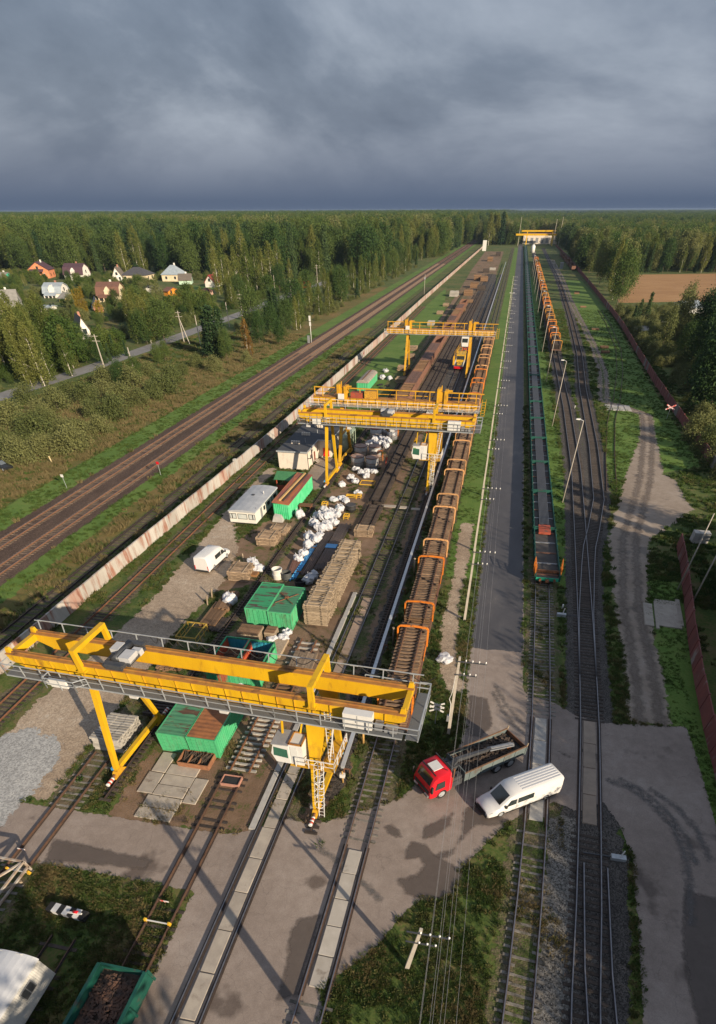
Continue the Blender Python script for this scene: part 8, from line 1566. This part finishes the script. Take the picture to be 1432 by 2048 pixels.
# the wood continues on the sun side of the yard, beyond the frame
def shade_tree(label, x, y, group, kinds): tree(rng.choice(kinds), label, x, y, max(5.0, (x-9.4)*0.418*rng.uniform(0.9, 1.02)), rng.uniform(0.8, 1.0), group)
for i in range(62): shade_tree('tree in the front row of the wood right of the near red fence', 29.2+rng.uniform(0, 2.4)+0.05*max(0, i-30), -40+i*1.75, 'front row of the right wood', ('broad', 'broad', 'birch'))
for i in range(44): shade_tree('tall tree deep in the wood right of the yard', 37+rng.uniform(0, 13), -40+i*2.6, 'wood right of the yard', ('broad', 'birch', 'spruce'))
for i in range(16): tree(rng.choice(('birch', 'broad')), 'unseen tree added behind the viewpoint to shade the near ground', -2+i*1.3+rng.uniform(-1.5, 1.5), -25+rng.uniform(-4, 3), rng.uniform(13.5, 16.5), rng.uniform(0.9, 1.1), 'added shade trees behind the viewpoint')  # unseen trees added so their shadows darken the near edge of the yard
# far clump at the end of the yard
for i in range(10): tree(rng.choice(('spruce', 'birch')), 'tall tree in the clump at the end of the yard', -30+rng.uniform(-14, 14), 960+rng.uniform(0, 60), rng.uniform(22, 28), 1.2, 'far clump')
# front rows of the woods
k = 0
while k < 60:
    x = rng.uniform(-390, -128); y = 455+rng.uniform(0, 45)+0.06*(-x-128)
    tree(rng.choice(('birch', 'birch', 'broad', 'broad', 'spruce')), 'tall tree at the front of the wood behind the cottages', x, y, rng.uniform(15, 24), rng.uniform(0.8, 1.15), 'front of the left wood'); k += 1
for k in range(34): tree(rng.choice(('birch', 'broad', 'spruce')), 'tree at the edge of the wood behind the field', 60+k*5.2+rng.uniform(-2, 2), 552+rng.uniform(-4, 12), rng.uniform(11, 17), rng.uniform(0.7, 1.0), 'edge of the right wood')
# the woods themselves, to the horizon
def scatter(name, pts, protos, label, cat):
    """one object per kind of tree: points instancing the crown of a tree that stands in the scene"""
    pts = np.asarray(pts, float); pick = nrng.integers(0, len(protos), len(pts))
    for k, pr_ in enumerate(protos):
        q = pts[pick == k]; me = bpy.data.meshes.new(name); me.from_pydata(q[:, :3].tolist(), [], [])
        a = me.attributes.new('sc', 'FLOAT_VECTOR', 'POINT'); a.data.foreach_set('vector', q[:, 3:6].astype(np.float32).ravel()); b = me.attributes.new('rz', 'FLOAT', 'POINT'); b.data.foreach_set('value', nrng.uniform(0, 6.28, len(q)).astype(np.float32))
        o = place(name, me); stuff(o, label, cat); md = o.modifiers.new('scatter', 'NODES'); ng = bpy.data.node_groups.new(name+'_nodes', 'GeometryNodeTree'); md.node_group = ng
        ng.interface.new_socket('Geometry', in_out='INPUT', socket_type='NodeSocketGeometry'); ng.interface.new_socket('Geometry', in_out='OUTPUT', socket_type='NodeSocketGeometry')
        N, L = ng.nodes, ng.links; gi, go = N.new('NodeGroupInput'), N.new('NodeGroupOutput'); ip = N.new('GeometryNodeInstanceOnPoints'); ob = N.new('GeometryNodeObjectInfo'); ob.inputs['Object'].default_value = pr_; ob.transform_space = 'ORIGINAL'; ob.inputs['As Instance'].default_value = True
        s_ = N.new('GeometryNodeInputNamedAttribute'); s_.data_type = 'FLOAT_VECTOR'; s_.inputs[0].default_value = 'sc'; r2 = N.new('GeometryNodeInputNamedAttribute'); r2.data_type = 'FLOAT'; r2.inputs[0].default_value = 'rz'
        cb = N.new('ShaderNodeCombineXYZ'); L.new(r2.outputs[0], cb.inputs[2]); L.new(gi.outputs[0], ip.inputs['Points']); L.new(ob.outputs['Geometry'], ip.inputs['Instance']); L.new(cb.outputs[0], ip.inputs['Rotation']); L.new(s_.outputs[0], ip.inputs['Scale']); L.new(ip.outputs[0], go.inputs[0])
def proto_of(nm):
    me = TK[nm][0][0][0]
    for o in COL.objects:
        if o.data is me: return o
def forest_pts(n, d0, d1, hs, wmul):
    a = nrng.uniform(-0.86, 0.80, n)-TH*0+0.0; d = np.sqrt(nrng.uniform(d0*d0, d1*d1, n)); hd = TH-a*1.0
    x = -np.sin(TH+a)*d; y = np.cos(TH+a)*d
    ok = np.ones(n, bool)
    ok &= ~((x > -72) & (x < 47+0.006*y) & (y < 985))                  # the railway and yard
    ok &= ~((x > -100) & (x <= -72) & (y < 700)); ok &= ~((np.abs(x+117-0.018*np.maximum(0, y-500)) < 9) & (y < 900))
    ok &= ~((x < -72) & (y < 490+0.06*np.maximum(0, -x-128))); ok &= ~((x > 47) & (y < 560+0.0*x)); ok &= ~((x > 0) & (x < 48) & (y < 1045))
    ok &= ~((x > -66) & (x < -55)&(y<1500))
    x, y, d = x[ok], y[ok], d[ok]; h = nrng.uniform(*hs, len(x)); lf = np.where(x < -60, 1.0, 0.80)
    return np.column_stack([x, y, np.zeros(len(x)), h, lf, d])
def emit(name, n, d0, d1, hs, wm_, kinds, label):
    q = forest_pts(n, d0, d1, hs, wm_); pick = nrng.integers(0, len(kinds), len(q))
    clump = np.sin(q[:, 0]*0.013+1.3*np.sin(q[:, 1]*0.009))+np.sin(q[:, 1]*0.017+q[:, 0]*0.006)+nrng.normal(0, 0.5, len(q)); pick = np.clip(((clump+2.2)/4.4*len(kinds)).astype(int), 0, len(kinds)-1)
    for k, nm in enumerate(kinds):
        s = q[pick == k]; L_, H, Rw = TK[nm]; sz = s[:, 3]*s[:, 4]/H; wv_ = nrng.uniform(0.65, 1.4, len(s))
        if len(s): scatter(name, np.column_stack([s[:, :3], sz*wm_*wv_, sz*wm_*wv_, sz]), [proto_of(nm)], label, 'woodland')
emit('woodland', 26000, 470, 1250, (11, 24.5), 1.0, ('birch', 'broad', 'birch', 'willow', 'birch', 'broad', 'spruce', 'pine'), 'wood beyond the cottages and the field')
emit('far_woodland', 36000, 1250, 3200, (19, 25), 1.25, ('birch', 'broad', 'spruce', 'birch', 'broad'), 'far woods reaching towards the horizon')
emit('far_woodland', 24000, 3200, 11000, (20, 27), 3.2, ('spruce', 'broad'), 'last woods along the horizon')
q = np.column_stack([nrng.uniform(-380, -124, 5200), nrng.uniform(125, 470, 5200)]); dh = np.min([np.hypot(q[:, 0]-a, (q[:, 1]-b+5)*0.9) for a, b in HP], 0)
ok = (dh > 13) & (sd_poly(q[:, 0], q[:, 1], [(-200, 352), (-150, 352), (-150, 440), (-225, 440)]) < 0) & (np.sin(q[:, 0]*0.05)+np.sin(q[:, 1]*0.06+q[:, 0]*0.02)+nrng.normal(0, 0.6, len(q)) > -0.5)
q = q[ok]; sz = nrng.uniform(0.35, 0.95, len(q))
for nm, sl in (('bush', slice(0, None, 3)), ('orchard', slice(1, None, 3)), ('broad', slice(2, None, 3))):
    f = {'bush': 1.0, 'orchard': 0.62, 'broad': 0.30}[nm]; z = sz[sl]*f; scatter('undergrowth', np.column_stack([q[sl], np.zeros(len(z)), z*1.2, z*1.2, z]), [proto_of(nm)], 'hedges and undergrowth filling the cottage gardens and the grove', 'undergrowth')
q = np.column_stack([-nrng.uniform(77, 104, 260), nrng.uniform(235, 600, 260)]); z = nrng.uniform(0.25, 0.6, len(q)); scatter('undergrowth', np.column_stack([q, np.zeros(len(z)), z*1.2, z*1.2, z]), [proto_of('bush')], 'low scrub between country road and main line', 'undergrowth')
q = np.column_stack([nrng.uniform(43, 75, 420), nrng.uniform(100, 330, 420)]); ok = q[:, 0] > 43+0.02*(q[:, 1]-100); q = q[ok]; z = nrng.uniform(0.3, 0.9, len(q)); scatter('undergrowth', np.column_stack([q, np.zeros(len(z)), z*1.2, z*1.2, z]), [proto_of('bush')], 'scrub behind the red fence', 'undergrowth')
# ================================================================== grass and weeds
def tuft_mesh(seed, n, r0, h, mat, broad=False):
    r = random.Random(seed); mb = MB()
    for i in range(n):
        a = r.uniform(0, 6.28); d = r0*math.sqrt(r.random()); x, y = d*math.cos(a), d*math.sin(a); l = h*r.uniform(0.5, 1.2); b = r.uniform(0, 6.28); w = (0.05 if broad else 0.022)*r.uniform(0.7, 1.5); lean = r.uniform(0.1, 0.7)*l; c, s = math.cos(b), math.sin(b); tx, ty = x+lean*math.cos(a), y+lean*math.sin(a)
        if broad: mb.add([(x, y, 0.01), ((x+tx)/2-w*s, (y+ty)/2+w*c, l*0.6), (tx, ty, l*0.9), ((x+tx)/2+w*s, (y+ty)/2-w*c, l*0.6)], [(0, 1, 2, 3)])
        else: mb.add([(x-w*s, y+w*c, 0), (x+w*s, y-w*c, 0), (tx, ty, l)], [(0, 1, 2)])
    return mb.mesh('tuft', mat)
GM = [leafmat('fresh_grass', (0.048, 0.088, 0.018), (0.090, 0.135, 0.032), 0.3), leafmat('olive_weeds', (0.060, 0.080, 0.024), (0.120, 0.120, 0.042), 0.3), leafmat('straw', (0.15, 0.125, 0.055), (0.22, 0.175, 0.085), 0.3), leafmat('dark_weeds', (0.036, 0.075, 0.018), (0.072, 0.115, 0.028), 0.3)]
TM = [tuft_mesh(1, 46, 0.34, 0.30, GM[0]), tuft_mesh(2, 40, 0.30, 0.30, GM[1], True), tuft_mesh(3, 42, 0.30, 0.42, GM[2]), tuft_mesh(4, 42, 0.30, 0.26, GM[3], True)]
PT = []
for k, (px, py, lab) in enumerate(((640, 1690, 'fresh grass tuft at the road edge by the crane leg'), (705, 1560, 'broad-leaved weed clump beside the duct end'), (420, 900, 'straw-coloured tuft in the dry meadow'), (160, 1560, 'dark weed clump by the short track'))):
    o = place('grass_tuft', TM[k], None, (*P(px, py), 0)); tag(o, lab, 'grass tuft'); PT.append(o)
def inside(name, x, y, m=0.0):
    r = np.full(x.shape, -1e9)
    for nm, p in PATCHES:
        if nm in name: r = np.maximum(r, sd_poly(x, y, p))
    return r > m
def grass_field(n, x0, x1, y0, y1, smin, smax, kinds, label, keep=None, power=1.0):
    x = nrng.uniform(x0, x1, n); y = y0+(y1-y0)*nrng.random(n)**power
    bad = inside(('road', 'gravel_lane', 'pale_gravel', 'yard_pad', 'country_road', 'dirt_road', 'gravel_path', 'damp_stain'), x, y, 0.1)
    patchy = np.sin(x*0.9+1.7*np.sin(y*0.43))+np.sin(y*0.71+x*0.31)+nrng.normal(0, 0.7, n)
    yard = inside(('yard_ground', 'ballast'), x, y, 0.0)
    ok = ~bad & np.where(yard, patchy > 1.75, patchy > -0.75) & ~(yard & (x > 9.5))
    for s in (-0.4, 0.4): ok &= ~((np.abs(x+61.8) < 5.2))
    if keep is not None: ok &= keep(x, y)
    vg = inside(('verge', 'lawn'), x, y)[ok]; x, y, patchy = x[ok], y[ok], patchy[ok]; s = nrng.uniform(smin, smax, len(x))*np.where(vg, 0.6, 1.0); q = np.column_stack([x, y, np.zeros(len(x)), s*1.15, s*1.15, s])
    ks = np.clip(((patchy+nrng.normal(0, 0.8, len(x))+2.0)/4.4*len(kinds)).astype(int), 0, len(kinds)-1); ks = np.where(vg, kinds.index(0), ks)
    if 2 in kinds: ks = np.where(inside(('dry_meadow',), x, y) & (nrng.random(len(x)) < 0.6), kinds.index(2), ks)
    for k, kk in enumerate(kinds):
        if (ks == k).any(): scatter('grass', q[ks == k], [PT[kk]], label, 'grass')
grass_field(60000, -34, 22, 4, 48, 0.28, 0.62, (3, 1, 0, 0, 1, 2), 'weeds and grass among the near tracks and road edges', None, 1.0)
grass_field(36000, -46, 26, 48, 150, 0.4, 0.9, (3, 0, 1, 0, 0, 1), 'grass along the yard tracks', None, 1.1)
grass_field(36000, -112, -44, 25, 240, 0.7, 1.6, (3, 1, 0, 1, 0, 2), 'rough grass either side of the main line', None, 1.2)
grass_field(22000, 12, 46, 60, 330, 0.6, 1.3, (3, 0, 3, 0, 1), 'shaded grass between the right-hand tracks and the red fence', None, 1.3)
# ================================================================== haze
mh = bpy.data.materials.new('haze_air'); nt, N, L = nodes_of(mh); N.remove(N['Principled BSDF']); pv = N.new('ShaderNodeVolumePrincipled'); pv.inputs['Color'].default_value = (0.32, 0.43, 0.62, 1); pv.inputs['Density'].default_value = 0.00006; pv.inputs['Anisotropy'].default_value = 0.0
L.new(pv.outputs[0], N['Material Output'].inputs['Volume'])
hz_ = MB().box(-11500, -300, -1.0, 11500, 11500, 33.0).build('haze', mh); hz_['kind'] = 'stuff'; hz_['label'] = 'thin blue haze over the far woods'; hz_['category'] = 'haze'
